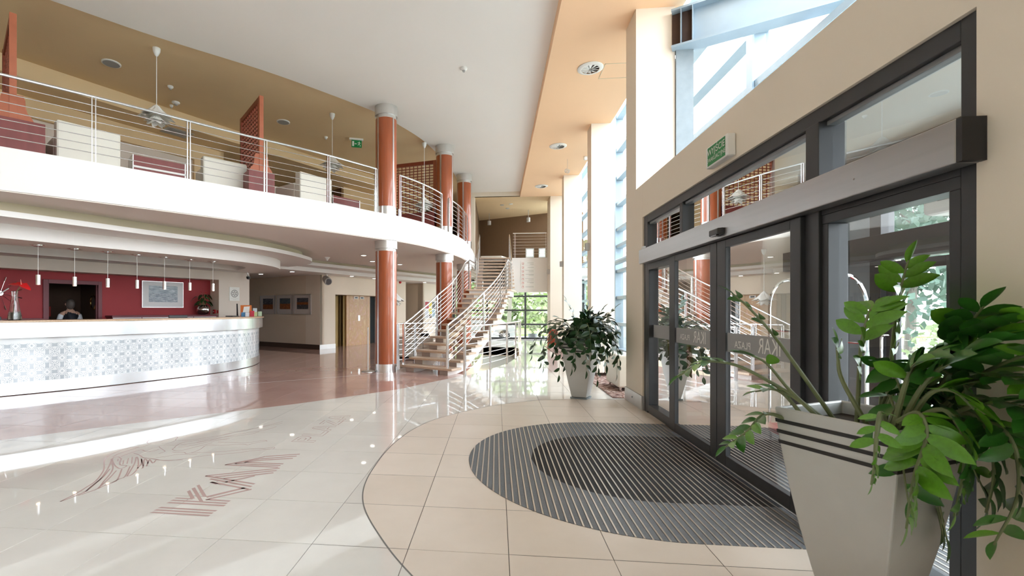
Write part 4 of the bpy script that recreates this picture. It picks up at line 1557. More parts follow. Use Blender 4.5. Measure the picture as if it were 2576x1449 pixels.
# doorway frame to the office
dr = thing('door_3', 'maroon framed doorway in the red niche wall leading to a dark office', 'door', (*rpt(-3.24, 0.44), 0), kind='structure')
for a, b, z0, z1 in ((-3.80, -3.71, 0, 2.125), (-2.77, -2.69, 0, 2.125), (-3.71, -2.77, 2.035, 2.125)):
    mb = MB()
    mb.wallq(rpt(a, 0.405), rpt(b, 0.405), 0.14, z0, z1)
    mb.build('frame', MAROON, dr, bevel=0.004)
for a, b in ((-3.71, -3.685), (-2.795, -2.77)):
    mb = MB()
    mb.wallq(rpt(a, 0.46), rpt(b, 0.46), 0.06, 0, 2.035)
    mb.build('door_stop', MAROON, dr)
nt_ = MB()
nt_.wallq(rpt(-3.66, 1.85), rpt(-3.28, 1.85), 0.02, 1.27, 1.52)
tag(nt_.build('notice_sheet', mat('red_notice_paper', (0.32, 0.015, 0.01), 0.7, var=0.1), None), 'dull red notice sheet on the back wall of the dark office', 'notice')
pm = thing('porthole_mirror', 'round porthole mirror with a metal rim on the office side wall', 'mirror', (*rpt(-2.67, 1.02), 1.62))
c0 = Vector((*rpt(-2.668, 1.02), 1.62))
mb = MB()
rv = Vector((rn.x, rn.y, 0))
ring = [c0 + rv * (0.17 * math.cos(2 * math.pi * k / 24)) + Vector((0, 0, 0.17 * math.sin(2 * math.pi * k / 24))) for k in range(25)]
mb.tube(ring, 0.022, 8, caps=False)
mb.build('rim', BRASS, pm, smooth=True)
mb = MB()
mb.add([(c0 + (p - c0) * 0.95) for p in ring[:-1]], [tuple(range(24))])
mb.build('mirror', mat('dim_mirror', (0.42, 0.45, 0.45), 0.08, 0.9), pm)

# pendants over the counter
pend = [(-7.763, 7.024), (-7.582, 7.522), (-7.345, 7.97), (-7.154, 8.458), (-6.93, 8.929), (-6.705, 9.407), (-6.424, 9.806)]
ordn = ['first (leftmost)', 'second', 'third', 'fourth', 'fifth', 'sixth', 'seventh (rightmost)']
BULB = mat('warm_lamp_glow', (1.0, 0.72, 0.45), 0.5, emit=9.0)
lamp0 = thing('pendant_lamp', 'x', 'lamp', (0, 0, 0), 'slim steel pendants over the reception counter')
mb = MB()
mb.lathe([(0.062, 2.545), (0.062, 2.515), (0.03, 2.513)], n=20)
mb.box(-0.11, 0.11, -0.05, 0.05, 2.538, 2.5495)
mb.build('canopy', CHROME, lamp0)
mb = MB()
mb.tube([(0, 0, 2.52), (0, 0, 2.03)], 0.0035, 6)
mb.build('cord', WHITEP, lamp0)
mb = MB()
mb.lathe([(0.0, 2.035), (0.034, 2.033), (0.034, 1.865), (0.029, 1.866), (0.029, 1.90)], n=20)
mb.build('shade', STEEL, lamp0, smooth=True)
mb = MB()
mb.lathe([(0.028, 1.875), (0.028, 1.878)], n=12)
mb.build('bulb', BULB, lamp0)
for k, (x, y) in enumerate(pend):
    lab = ordn[k] + ' slim steel cylinder pendant over the reception counter'
    if k == 0:
        lamp0.location = (x, y, 0)
        lamp0['label'] = lab
    else:
        dup(lamp0, (x, y, 0), lab)

# vase, flower, clock, pictures
GLV = mat('clear_vase_glass', (0.95, 0.98, 0.97), 0.02, trans=1.0)
vs_ = thing('glass_vase', 'tall flared clear glass vase with water on the reception counter', 'vase', (-8.12, 6.95, 1.26))
mb = MB()
mb.lathe([(0.085, 0.0), (0.095, 0.01), (0.088, 0.08), (0.06, 0.25), (0.042, 0.40), (0.05, 0.49), (0.047, 0.49), (0.039, 0.40), (0.056, 0.25), (0.083, 0.09), (0.08, 0.015)], (-8.12, 6.95, 1.26), 28)
mb.build('vessel', GLV, vs_, smooth=True)
mb = MB()
mb.lathe([(0.077, 0.017), (0.08, 0.09), (0.074, 0.13)], (-8.12, 6.95, 1.26), 24)
mb.build('water', mat('cloudy_water', (0.86, 0.88, 0.86), 0.05, trans=0.7), vs_, smooth=True)


def leaf_mesh(name, m, wid=0.42, fold=0.10, curl=0.10, n=6, heart=False):
    vs, fs = [], []
    for i in range(n + 1):
        t = i / n
        w = wid * 0.5 * (math.sin(math.pi * min(1, t * 0.96 + 0.04)) ** 0.75) if not heart else wid * 0.5 * (1 - t) ** 0.6 * min(1, (t + 0.12) * 4)
        z = -curl * t * t
        vs += [(t, -w, z + fold * w * 2), (t, 0, z), (t, w, z + fold * w * 2)]
    for i in range(n):
        a = i * 3
        fs += [(a, a + 3, a + 4, a + 1), (a + 1, a + 4, a + 5, a + 2)]
    me = bpy.data.meshes.new(name)
    me.from_pydata(vs, [], fs)
    me.materials.append(m)
    me.polygons.foreach_set('use_smooth', [True] * len(fs))
    me.update()
    return me


def place_leaf(name, me, parent, pos, d, nrm, ln):
    d = d.normalized()
    yv_ = nrm.cross(d)
    if yv_.length < 1e-4:
        yv_ = Vector((0, 0, 1)).cross(d)
    if yv_.length < 1e-4:
        yv_ = Vector((1, 0, 0))
    yv_.normalize()
    zv = d.cross(yv_)
    M = Matrix((d, yv_, zv)).transposed().to_4x4()
    ob = bpy.data.objects.new(name, me)
    COL.objects.link(ob)
    ob.parent = parent
    ob.matrix_local = Matrix.Translation(pos - OFF.get(parent.name, Vector((0, 0, 0)))) @ M @ Matrix.Scale(ln, 4)
    OFF[ob.name] = OFF.get(parent.name, Vector((0, 0, 0)))
    return ob


SPATHE = leaf_mesh('red_spathe', mat('glossy_red_spathe', (0.62, 0.012, 0.015), 0.18, var=0.1, spec=0.7), 0.75, 0.12, 0.12, heart=True)
fl_ = thing('anthurium_flower', 'red anthurium stem standing in the glass vase', 'flower', (-8.12, 6.95, 1.27))
mb = MB()
mb.tube(crom([(-8.14, 6.93, 1.30), (-8.11, 6.94, 1.55), (-8.08, 6.955, 1.76), (-8.02, 6.98, 1.85)], 4), 0.006, 6)
mb.build('stem', STEM, fl_, smooth=True)
place_leaf('spathe', SPATHE, fl_, Vector((-8.03, 6.98, 1.86)), Vector((-0.8, -0.2, 0.10)), Vector((0.1, -0.55, 1)), 0.21)
place_leaf('spathe', SPATHE, fl_, Vector((-8.02, 6.98, 1.87)), Vector((0.75, 0.1, -0.45)), Vector((0.3, -0.6, 0.8)), 0.17)
mb = MB()
mb.tube([(-8.025, 6.975, 1.86), (-8.02, 6.96, 1.95)], [0.008, 0.004], 6)
mb.build('spadix', mat('pink_spadix', (0.7, 0.28, 0.25), 0.5), fl_)

ck = thing('wall_clock', 'starburst wall clock with steel spokes on the red wall behind the vase', 'clock', (*rpt(-4.50, 0.43), 1.785))
cc = Vector((*rpt(-4.50, 0.425), 1.785))
ru = Vector((rd.x, rd.y, 0))
mb = MB()
mb.tube([cc + rv * 0.012, cc - rv * 0.02], 0.05, 16)
mb.build('hub', CHROME, ck)
for k in range(12):
    a = 2 * math.pi * (k + 0.5) / 12
    dv = ru * math.cos(a) + Vector((0, 0, math.sin(a)))
    mb = MB()
    mb.tube([cc + dv * 0.05, cc + dv * 0.30], 0.003, 5)
    sk = mb.build('spoke', CHROME, ck)
    mb = MB()
    mb.tube([cc + dv * 0.27, cc + dv * 0.36], 0.010, 6)
    mb.build('bar_tip', CHROME, sk)
for a, ln, w_ in ((0.7, 0.17, 0.012), (2.2, 0.24, 0.009)):
    dv = ru * math.cos(a) + Vector((0, 0, math.sin(a)))
    mb = MB()
    mb.tube([cc - rv * 0.022, cc - rv * 0.022 + dv * ln], w_, 6)
    mb.build('hand', WHITEP, ck)


def picture_mat(name, lo, mid, hi, scale, dist, stops=(0.3, 0.5, 0.7), stretch=(1, 1, 3)):
    m = mat(name, mid, 0.35)
    nt = m.node_tree
    b = nt.nodes['Principled BSDF']
    tc = nt.nodes.new('ShaderNodeTexCoord')
    mp = nt.nodes.new('ShaderNodeMapping')
    mp.inputs['Scale'].default_value = stretch
    nz = nt.nodes.new('ShaderNodeTexNoise')
    nz.inputs['Scale'].default_value = scale
    nz.inputs['Detail'].default_value = 6
    nz.inputs['Distortion'].default_value = dist
    rp = nt.nodes.new('ShaderNodeValToRGB')
    rp.color_ramp.elements[0].position = stops[0]
    rp.color_ramp.elements[0].color = (*lo, 1)
    rp.color_ramp.elements[1].position = stops[2]
    rp.color_ramp.elements[1].color = (*hi, 1)
    e = rp.color_ramp.elements.new(stops[1])
    e.color = (*mid, 1)
    nt.links.new(tc.outputs['Generated'], mp.inputs['Vector'])
    nt.links.new(mp.outputs['Vector'], nz.inputs['Vector'])
    nt.links.new(nz.outputs['Fac'], rp.inputs['Fac'])
    nt.links.new(rp.outputs['Color'], b.inputs['Base Color'])
    return m


def framed(label, pt, s0, s1, z0, z1, i0, i1, j0, j1, off, mount, layers, sg=1):
    # a picture on a plan line: pt(s, off) gives plan points
    c = pt((s0 + s1) / 2, off)
    f = thing('framed_picture', label, 'picture', (c[0], c[1], z0))
    mb = MB()
    mb.wallq(pt(s0, off), pt(s1, off), 0.02, z0, z1)
    mb.build('mount', mount, f)
    e = 0.012
    for a, b, c_, d in ((s0 - e, s1 + e, z1, z1 + e), (s0 - e, s1 + e, z0 - e, z0), (s0 - e, s0, z0, z1), (s1, s1 + e, z0, z1)):
        mb = MB()
        mb.wallq(pt(a, off - 0.008 * sg), pt(b, off - 0.008 * sg), 0.026, c_, d)
        mb.build('frame_bar', SATIN, f)
    o = off - 0.003 * sg
    for k, (za, zb, m) in enumerate(layers):
        mb = MB()
        mb.wallq(pt(i0, o), pt(i1, o), 0.002, j0 + (j1 - j0) * za, j0 + (j1 - j0) * zb)
        mb.build('print', m, f)
    return f


SEA1 = picture_mat('stormy_sky_print', (0.12, 0.16, 0.20), (0.35, 0.42, 0.47), (0.72, 0.76, 0.78), 3, 0.6, stretch=(1, 1, 4))
SEA2 = picture_mat('grey_sea_print', (0.09, 0.12, 0.15), (0.28, 0.33, 0.38), (0.75, 0.78, 0.80), 5, 1.2, stretch=(1, 1, 5))
framed('large seascape photograph in a pale mount on the red niche wall', lambda s, o: rpt(s, o), -1.80, -0.79, 1.507, 2.187, -1.65, -0.93, 1.645, 2.08, 0.43, MOUNTL, [(0, 0.52, SEA2), (0.52, 1, SEA1)])
DUNE = picture_mat('orange_dune_print', (0.03, 0.02, 0.02), (0.26, 0.075, 0.02), (0.50, 0.20, 0.05), 4, 1.5)
DSKY = picture_mat('dark_cloud_print', (0.02, 0.02, 0.03), (0.07, 0.07, 0.09), (0.30, 0.30, 0.34), 3, 1.0)
DARKP = picture_mat('dark_shore_print', (0.01, 0.01, 0.012), (0.05, 0.045, 0.05), (0.25, 0.25, 0.27), 5, 1.5)
BLUEP = picture_mat('blue_dusk_print', (0.02, 0.03, 0.05), (0.06, 0.10, 0.14), (0.22, 0.16, 0.10), 3, 1.0)


def cpt(s, o):
    # along the corridor wall, s measured left from its right corner
    p = kpt(0, s)
    return (p[0] - ad_.x * 0 + -ad_.x * o, p[1] + -ad_.y * o)


for lab, s0, s1, lay in (('left framed dune photograph of three on the corridor wall', 2.47, 3.38, [(0, 0.45, DUNE), (0.45, 1, DSKY)]),
                         ('middle framed photograph of three with orange reeds on the corridor wall', 1.44, 2.35, [(0, 0.5, DUNE), (0.5, 1, BLUEP)]),
                         ('right framed shore photograph of three on the corridor wall', 0.44, 1.36, [(0, 0.4, DARKP), (0.4, 0.62, DUNE), (0.62, 1, DSKY)])):
    framed(lab, lambda s, o: cpt(s, o), s1, s0, 1.28, 1.985, s1 - 0.15, s0 + 0.15, 1.46, 1.875, 0.024, MOUNT, lay, sg=-1)

# certificate with a wheel emblem
ce = thing('certificate', 'white certificate with a black cog wheel emblem on the greige wall', 'poster', (*rpt(0.466, -0.01), 1.70))
mb = MB()
mb.wallq(rpt(0.31, -0.012), rpt(0.622, -0.012), 0.01, 1.702, 2.106)
mb.build('sheet', PAPER, ce)
cz = Vector((*rpt(0.466, -0.0135), 1.915))
mb = MB()


def disc_ring(mb, r0, r1, n=32):
    vs = []
    for k in range(n):
        a = 2 * math.pi * k / n
        dv = ru * math.cos(a) + Vector((0, 0, math.sin(a)))
        vs += [cz + dv * r0, cz + dv * r1]
    mb.add(vs, [(2 * k, 2 * k + 1, (2 * k + 3) % (2 * n), (2 * k + 2) % (2 * n)) for k in range(n)])


disc_ring(mb, 0.096, 0.104)
disc_ring(mb, 0.070, 0.075)
for k in range(24):
    a = 2 * math.pi * k / 24
    dv = ru * math.cos(a) + Vector((0, 0, math.sin(a)))
    tv = ru * -math.sin(a) + Vector((0, 0, math.cos(a)))
    mb.add([cz + dv * 0.1 - tv * 0.007, cz + dv * 0.1 + tv * 0.007, cz + dv * 0.115 + tv * 0.007, cz + dv * 0.115 - tv * 0.007], [(0, 1, 2, 3)])
for k in range(6):
    a = 2 * math.pi * (k + 0.5) / 6
    dv = ru * math.cos(a) + Vector((0, 0, math.sin(a)))
    tv = ru * -math.sin(a) + Vector((0, 0, math.cos(a)))
    mb.add([cz + dv * 0.015 - tv * 0.004, cz + dv * 0.015 + tv * 0.004, cz + dv * 0.075 + tv * 0.011, cz + dv * 0.075 - tv * 0.011], [(0, 1, 2, 3)])
mb.build('wheel_emblem', BLACK, ce, kind='stuff')
for z, hw in ((2.06, 0.07), (1.765, 0.12), (1.735, 0.05)):
    mb = MB()
    mb.wallq(rpt(0.466 - hw, -0.0134), rpt(0.466 + hw, -0.0134), 0.001, z, z + 0.004)
    mb.build('text_line', GREYP, ce)

# fire call point on the niche return
fc = thing('fire_call_point', 'small red fire call point on the right return of the niche', 'alarm', (*rpt(-0.02, 0.2), 1.32))
mb = MB()
mb.wallq(rpt(-0.045, 0.15), rpt(-0.006, 0.15), 0.1, 1.33, 1.44)
mb.build('box', REDP, fc, bevel=0.004)
mb = MB()
mb.wallq(rpt(-0.048, 0.175), rpt(-0.044, 0.175), 0.05, 1.365, 1.405)
mb.build('window', WHITEP, fc)
mb = MB()
mb.wallq(rpt(-0.012, 0.02), rpt(-0.006, 0.02), 0.08, 1.335, 1.425)
tag(mb.build('call_point_label', REDP, None), 'small red label plate beside the fire call point', 'sign')

# plant in a mirrored bowl on the back shelf
bp_ = thing('anthurium_plant', 'leafy anthurium in a round mirrored bowl at the right end of the back counter', 'plant', (*rpt(-0.351, 0.2), 1.295))
bx, by = rpt(-0.351, 0.2)
mb = MB()
mb.lathe([(0.07, 0.0), (0.13, 0.03), (0.175, 0.11), (0.17, 0.20), (0.12, 0.27), (0.11, 0.265), (0.15, 0.19), (0.14, 0.1)], (bx, by, 1.296), 28)
mb.build('bowl', mat('dark_mirror_bowl', (0.55, 0.53, 0.52), 0.07, 1.0), bp_, smooth=True)
mb = MB()
mb.lathe([(0.11, 0.22), (0.09, 0.24)], (bx, by, 1.296), 16)
mb.build('soil', SOIL, bp_)
HEART = leaf_mesh('anthurium_leaf', LEAFD, 0.6, 0.12, 0.25, heart=True)
rs = random.Random(5)
for k in range(17):
    a = rs.uniform(0, 2 * math.pi)
    el = rs.uniform(0.1, 0.36)
    rad = rs.uniform(0.05, 0.18)
    tip = Vector((bx + rad * math.cos(a), by + rad * math.sin(a), 1.52 + el))
    mb = MB()
    mb.tube([(bx + 0.03 * math.cos(a), by + 0.03 * math.sin(a), 1.49), ((bx + tip.x) / 2, (by + tip.y) / 2, 1.50 + el * 0.75), tuple(tip)], 0.004, 5)
    sm = mb.build('stem', STEM, bp_, smooth=True)
    place_leaf('leaf', HEART, sm, tip, Vector((math.cos(a), math.sin(a), -0.55)), Vector((math.cos(a) * 0.5, math.sin(a) * 0.5, 1)), rs.uniform(0.15, 0.22))
for dx, dz in ((-0.03, 0.66), (0.06, 0.65)):
    mb = MB()
    mb.tube([(bx, by, 1.5), (bx + rd.x * dx, by + rd.y * dx, 1.26 + dz)], 0.003, 5)
    sm = mb.build('flower_stem', STEM, bp_)
    place_leaf('spathe', SPATHE, sm, Vector((bx + rd.x * dx, by + rd.y * dx, 1.26 + dz)), Vector((rd.x * dx * 10, rd.y * dx * 10, 0.2)), Vector((0, -0.5, 1)), 0.09)

# screens and pads on the counter desk, leaflet holder at the right end
for lab, s0, s1, nm in (('black monitor back showing above the counter beside the vase', 30, 37, 'monitor'), ('black monitor back showing above the counter in front of the sea picture', 70, 75, 'monitor')):
    p, q = offset(CTR, 0.62)[s0], offset(CTR, 0.62)[s1]
    md = thing(nm, lab, 'monitor', ((p[0] + q[0]) / 2, (p[1] + q[1]) / 2, 1.0))
    mb = MB()
    mb.wallq(p, q, 0.03, 1.03, 1.315)
    mb.build('screen_back', BLACK, md, bevel=0.006)
    mb = MB()
    mb.obox(((p[0] + q[0]) / 2, (p[1] + q[1]) / 2), math.atan2(q[1] - p[1], q[0] - p[0]), 0.12, 0.12, 0.75, 1.03)
    mb.build('stand', BLACK, md)
mb = MB()
mb.prism(offset(CTR, 0.47)[40:100] + list(reversed(offset(CTR, 1.0)[40:100])), 0.72, 0.75)
tag(mb.build('inner_desk', WHITEP, None), 'white inner desk surface behind the reception counter', 'desk')
for lab, c, ang, lx, ly in (('black folder lying on the right part of the counter beside the leaflets', (-6.75, 11.10), 1.5, 0.25, 0.2), ('dark red folder at the right end of the counter', (-6.78, 11.95), 1.1, 0.36, 0.24)):
    mb = MB()
    mb.obox(c, ang, lx, ly, 1.2605, 1.285)
    tag(mb.build('folder', BLACK if 'black' in lab else MAROON, None, bevel=0.003), lab, 'folder')
lf = thing('leaflet_stand', 'clear leaflet stand on the counter holding an orange sheet', 'leaflet holder', (-6.64, 11.62, 1.26))
ORG = mat('orange_print', (0.75, 0.19, 0.03), 0.6, var=0.05)
mb = MB()
mb.hexa([(-6.76, 11.50, 1.262), (-6.52, 11.62, 1.262), (-6.53, 11.64, 1.262), (-6.77, 11.52, 1.262), (-6.79, 11.56, 1.56), (-6.55, 11.68, 1.56), (-6.555, 11.69, 1.56), (-6.80, 11.57, 1.56)])
mb.build('orange_sheet', ORG, lf)
mb = MB()
mb.hexa([(-6.70, 11.50, 1.34), (-6.56, 11.57, 1.36), (-6.561, 11.572, 1.36), (-6.701, 11.502, 1.34), (-6.69, 11.545, 1.52), (-6.56, 11.61, 1.53), (-6.561, 11.612, 1.53), (-6.691, 11.547, 1.52)])
mb.build('white_page', PAPER, lf)
mb = MB()
mb.hexa([(-6.82, 11.42, 1.261), (-6.79, 11.42, 1.261), (-6.79, 11.45, 1.261), (-6.82, 11.45, 1.261), (-6.90, 11.55, 1.60), (-6.88, 11.55, 1.60), (-6.88, 11.57, 1.60), (-6.90, 11.57, 1.60)])
mb.build('support', BLACK, lf)
for k, (x, y, h, m, nm) in enumerate(((-6.66, 11.36, 0.11, (0.10, 0.28, 0.5), 'blue'), (-6.56, 11.38, 0.10, (0.75, 0.78, 0.8), 'white'), (-6.47, 11.46, 0.15, (0.55, 0.05, 0.08), 'crimson'), (-6.46, 11.60, 0.12, (0.55, 0.62, 0.30), 'pale green'), (-6.58, 11.80, 0.22, (0.62, 0.72, 0.76), 'pale blue'), (-6.52, 11.95, 0.13, (0.52, 0.66, 0.45), 'green'))):
    mb = MB()
    mb.hexa([(x, y, 1.2605), (x + 0.09, y + 0.045, 1.2605), (x + 0.085, y + 0.055, 1.2605), (x - 0.005, y + 0.01, 1.2605),
             (x - 0.03, y + 0.06, 1.26 + h), (x + 0.06, y + 0.105, 1.26 + h), (x + 0.057, y + 0.112, 1.26 + h), (x - 0.033, y + 0.067, 1.26 + h)])
    tag(mb.build('leaflet', mat(nm.replace(' ', '_') + '_leaflet', m, 0.5, var=0.1, scale=30), None), 'leaning %s leaflet beside the orange sheet on the counter' % nm, 'leaflet', 'leaflets at the right end of the counter')

# cctv camera, projector-like loudspeaker, downlights
cv = thing('cctv_camera', 'dome security camera on a bracket at the end of the greige wall', 'camera', (-7.42, 13.0, 2.54))
mb = MB()
mb.tube([(-7.42, 13.0, 2.55), (-7.42, 13.0, 2.48), (-7.36, 12.95, 2.44)], 0.022, 8)
mb.build('bracket', WHITEP, cv)
mb = MB()
mb.lathe([(0.0, -0.06), (0.05, -0.045), (0.065, 0.0), (0.06, 0.03), (0.0, 0.035)], (-7.36, 12.95, 2.40), 16)
mb.build('dome', BLACK, cv, smooth=True)
ld = thing('loudspeaker', 'grey drum loudspeaker hanging from the lift lobby ceiling', 'loudspeaker', (-5.95, 15.6, 2.70))
mb = MB()
mb.lathe([(0.09, -0.012), (0.09, 0.0)], (-5.95, 15.6, 2.698), 16)
mb.build('mount', WHITEP, ld)
mb = MB()
mb.tube([(-5.95, 15.6, 2.69), (-5.95, 15.6, 2.58)], 0.018, 8)
mb.build('arm', WHITEP, ld)
mb = MB()
mb.tube([(-6.04, 15.72, 2.545), (-6.03, 15.71, 2.54), (-5.83, 15.40, 2.42), (-5.82, 15.39, 2.415)], [0.09, 0.125, 0.135, 0.13], 20)
mb.build('drum', GREYP, ld, smooth=True)
mb = MB()
mb.tube([(-5.819, 15.388, 2.4145), (-5.812, 15.377, 2.410)], 0.105, 20)
mb.build('grille', mat('dark_grille', (0.12, 0.12, 0.13), 0.6), ld)
LENS = mat('lit_downlight_lens', (1.0, 0.93, 0.82), 0.3, emit=4.0)
dl0 = None
for k, (x, y, z) in enumerate([(-8.244, 15.315, 2.70), (-6.704, 14.464, 2.70), (-5.391, 16.656, 2.70), (-4.862, 17.907, 2.70), (-3.278, 20.731, 2.70), (-3.839, 12.962, 3.025), (-4.026, 14.584, 3.025), (-3.355, 15.704, 3.025)]):
    lab = ['recessed downlight at the left end of the corridor ceiling', 'recessed downlight in the corridor ceiling nearer the reception ring', 'recessed downlight before the lift header', 'second recessed downlight before the lift header, near the column', 'recessed downlight by the far recess between the columns', 'recessed downlight in the balcony soffit left of the nearest column', 'second recessed downlight in the balcony soffit, left of the column', 'recessed downlight in the soffit right of the nearest column'][k]
    if dl0 is None:
        dl0 = thing('downlight', lab, 'lamp', (0, 0, 0), 'recessed downlights under the balcony')
        mb = MB()
        mb.lathe([(0.075, -0.012), (0.11, -0.008), (0.11, -0.001)], n=24)
        mb.build('trim_ring', SATIN, dl0, smooth=True)
        mb = MB()
        mb.lathe([(0.07, -0.013), (0.07, -0.0125)], n=20)
        mb.build('lens', LENS, dl0)
        dl0.location = (x, y, z)
    else:
        dup(dl0, (x, y, z), lab)
sc_ = MB()
sc_.lathe([(0.09, 0.0), (0.085, -0.015), (0.03, -0.07), (0.022, -0.105), (0.0, -0.11)], (-5.083, 13.341, 3.024), 20)
tag(sc_.build('soffit_detector', WHITEP, None, smooth=True), 'white cone-shaped detector under the balcony soffit', 'detector')

# ------------------------------------------------------------------ lifts
lift = thing('lift_front', 'lift lobby front with marble pier, bronze door and call panels in the opening', 'lift', (*kpt(2.3, 0.5), 0), kind='structure')
MARB = picture_mat('ochre_marble', (0.62, 0.36, 0.24), (0.50, 0.28, 0.10), (0.62, 0.42, 0.20), 5, 2.2, stops=(0.28, 0.5, 0.72), stretch=(1, 1, 1))
for a, b in ((1.72, 1.86), (1.866, 2.90), (2.906, 3.09)):
    mb = MB()
    mb.wallq(kpt(a, 0.40), kpt(b, 0.40), 0.25, 0, 2.01)
    mb.build('marble_panel', MARB, lift)
for a, b, off, m, nm in ((0.7, 1.30, 0.62, GOLDM, 'bronze_door'), (1.31, 1.50, 0.60, GOLDM, 'bronze_trim'), (1.50, 1.60, 0.55, mat('dark_bronze', (0.10, 0.06, 0.02), 0.4, 0.6), 'bronze_trim'), (1.60, 1.72, 0.46, GOLDM, 'bronze_trim'), (3.2, 4.4, 0.62, SATIN, 'steel_door'), (3.3, 3.62, 0.60, mat('dark_lift_glass', (0.03, 0.045, 0.055), 0.1), 'glass_strip')):
    mb = MB()
    mb.wallq(kpt(a, off), kpt(b, off), 0.06, 0, 1.99)
    mb.build(nm, m, lift)
mb = MB()
mb.prism([kpt(0.745, 0.02), kpt(3.9, 0.02), kpt(3.9, 0.7), kpt(0.745, 0.7)], 2.012, 2.06)
mb.build('soffit', CREAM, lift)
mb = MB()
mb.wallq(kpt(0.6, 0.70), kpt(4.4, 0.70), 0.06, 0, 2.2)
mb.build('back', BROWN, lift)
for a, b in ((2.126, 2.377), (2.459, 2.718)):
    mb = MB()
    mb.wallq(kpt(a, 0.385), kpt(b, 0.385), 0.015, 1.875, 1.98)
    d_ = mb.build('display', WHITEP, lift)
    mb = MB()
    mb.wallq(kpt(a + 0.05, 0.383), kpt(b - 0.05, 0.383), 0.002, 1.90, 1.955)
    mb.build('screen', BLACK, d_)
mb = MB()
mb.wallq(kpt(2.366, 0.385), kpt(2.47, 0.385), 0.015, 0.99, 1.205)
d_ = mb.build('call_panel', SATIN, lift)
for z in (1.14, 1.05):
    mb = MB()
    mb.wallq(kpt(2.40, 0.382), kpt(2.436, 0.382), 0.003, z, z + 0.036)
    mb.build('button', WHITEP, d_)
al = thing('alarm_dome', 'dark red alarm dome high on the cream wall right of the nearest column', 'alarm', (*kpt(4.60, -0.02), 2.68))
mb = MB()
ax = Vector((*kpt(4.6, 0.0), 2.66))
av = Vector((-bn_.x, -bn_.y, 0))
mb.tube([ax, ax + av * 0.03, ax + av * 0.07], [0.06, 0.06, 0.035], 16)
mb.build('dome', REDP, al, smooth=True)
nb = thing('notice_board', 'notice board with colourful posters on the cream wall behind the stairs', 'notice board', (*kpt(6.95, -0.02), 1.0))
mb = MB()
mb.wallq(kpt(6.48, -0.02), kpt(7.42, -0.02), 0.018, 1.0, 1.88)
mb.build('board', PAPER, nb)
for a, z, w_, h, col in ((6.52, 1.50, 0.30, 0.32, (0.42, 0.02, 0.04)), (6.86, 1.55, 0.22, 0.28, (0.75, 0.52, 0.03)), (7.12, 1.48, 0.26, 0.34, (0.07, 0.07, 0.08)), (6.52, 1.06, 0.26, 0.36, (0.55, 0.55, 0.60)), (6.82, 1.24, 0.26, 0.26, (0.70, 0.60, 0.08)), (7.12, 1.08, 0.24, 0.34, (0.35, 0.50, 0.58)), (6.84, 1.04, 0.22, 0.16, (0.15, 0.08, 0.06))):
    mb = MB()
    mb.wallq(kpt(a, -0.024), kpt(a + w_, -0.024), 0.003, z, z + h)
    mb.build('poster', mat('poster_print', col, 0.5, var=0.5, scale=14), nb)
# socket on the balcony fascia
sk0 = at_len(offset(BAL, -0.006), 10.83)
sk1 = at_len(offset(BAL, -0.006), 10.95)
mb = MB()
mb.wallq(sk0, sk1, 0.008, 3.385, 3.47)
tag(mb.build('socket_plate', WHITEP, None, bevel=0.003), 'small white socket plate on the balcony fascia beside the nearest column', 'socket')
# rope stanchion
sn_ = thing('stanchion', 'slim white stanchion post on a round steel base beside the nearest column', 'stanchion', (-2.962, 10.353, 0))
mb = MB()
mb.lathe([(0.155, 0.0), (0.155, 0.012), (0.13, 0.024), (0.02, 0.03)], (-2.962, 10.353, 0.0005), 28)
mb.build('base', SATIN, sn_, smooth=True)
mb = MB()
mb.tube([(-2.962, 10.353, 0.028), (-2.962, 10.353, 1.03)], 0.016, 10)
mb.build('post', WHITEP, sn_, smooth=True)
mb = MB()
mb.box(-3.255, -3.235, 9.99, 10.01, 0.001, 0.045)
tag(mb.build('floor_marker', WHITEP, None), 'tiny white marker standing on the rose floor beside the stanchion', 'marker')
# ------------------------------------------------------------------ gallery furniture
GZ = 3.62


def frame2(p, q):
    d = Vector((q[0] - p[0], q[1] - p[1])).normalized()
    n = Vector((-d.y, d.x))
    return lambda u, v: (p[0] + d.x * u + n.x * v, p[1] + d.y * u + n.y * v)


def sofa(label, p, q, W, D=0.85, H=0.85, zf=GZ, group='ivory leather box armchairs on the gallery'):
    F = frame2(p, q)
    c = F(W / 2, D / 2)
    t = thing('armchair', label, 'armchair', (c[0], c[1], zf), group)

    def blk(nm, u0, u1, v0, v1, z0, z1, m=SOFA, bv=0.03):
        mb = MB()
        mb.prism([F(u0, v0), F(u1, v0), F(u1, v1), F(u0, v1)], zf + z0, zf + z1 * min(1, H / 0.85))
        return mb.build(nm, m, t, bevel=bv)
    blk('back', 0, W, 0, 0.2, 0.06, H * max(1, 0.85 / H))
    blk('arm', 0, 0.17, 0.205, D, 0.06, 0.64)
    blk('arm', W - 0.17, W, 0.205, D, 0.06, 0.64)
    blk('seat', 0.175, W - 0.175, 0.205, D, 0.06, 0.44)
    for u in (0.06, W - 0.06):
        for v in (0.06, D - 0.06):
            mb = MB()
            x, y = F(u, v)
            mb.tube([(x, y, zf + 0.001), (x, y, zf + 0.06)], 0.02, 8)
            mb.build('foot', CHROME, t)
    return t


sofa('leftmost ivory box armchair behind the balcony railing beside the maroon screen base', (-6.936, 6.565), (-6.464, 7.273), 0.86)
sofa('middle ivory box armchair on the gallery left of the second lattice screen', (-5.719, 8.418), (-5.175, 9.056), 0.84, 0.55)
sofa('ivory box armchair with a lit back on the gallery, left of the nearest column', (-4.254, 9.58), (-3.815, 10.324), 0.87, 0.95)
s3 = sofa('ivory armchair half hidden behind the lit-backed one on the gallery', (-5.35, 10.35), (-4.92, 11.05), 0.84, 0.8, 0.78)


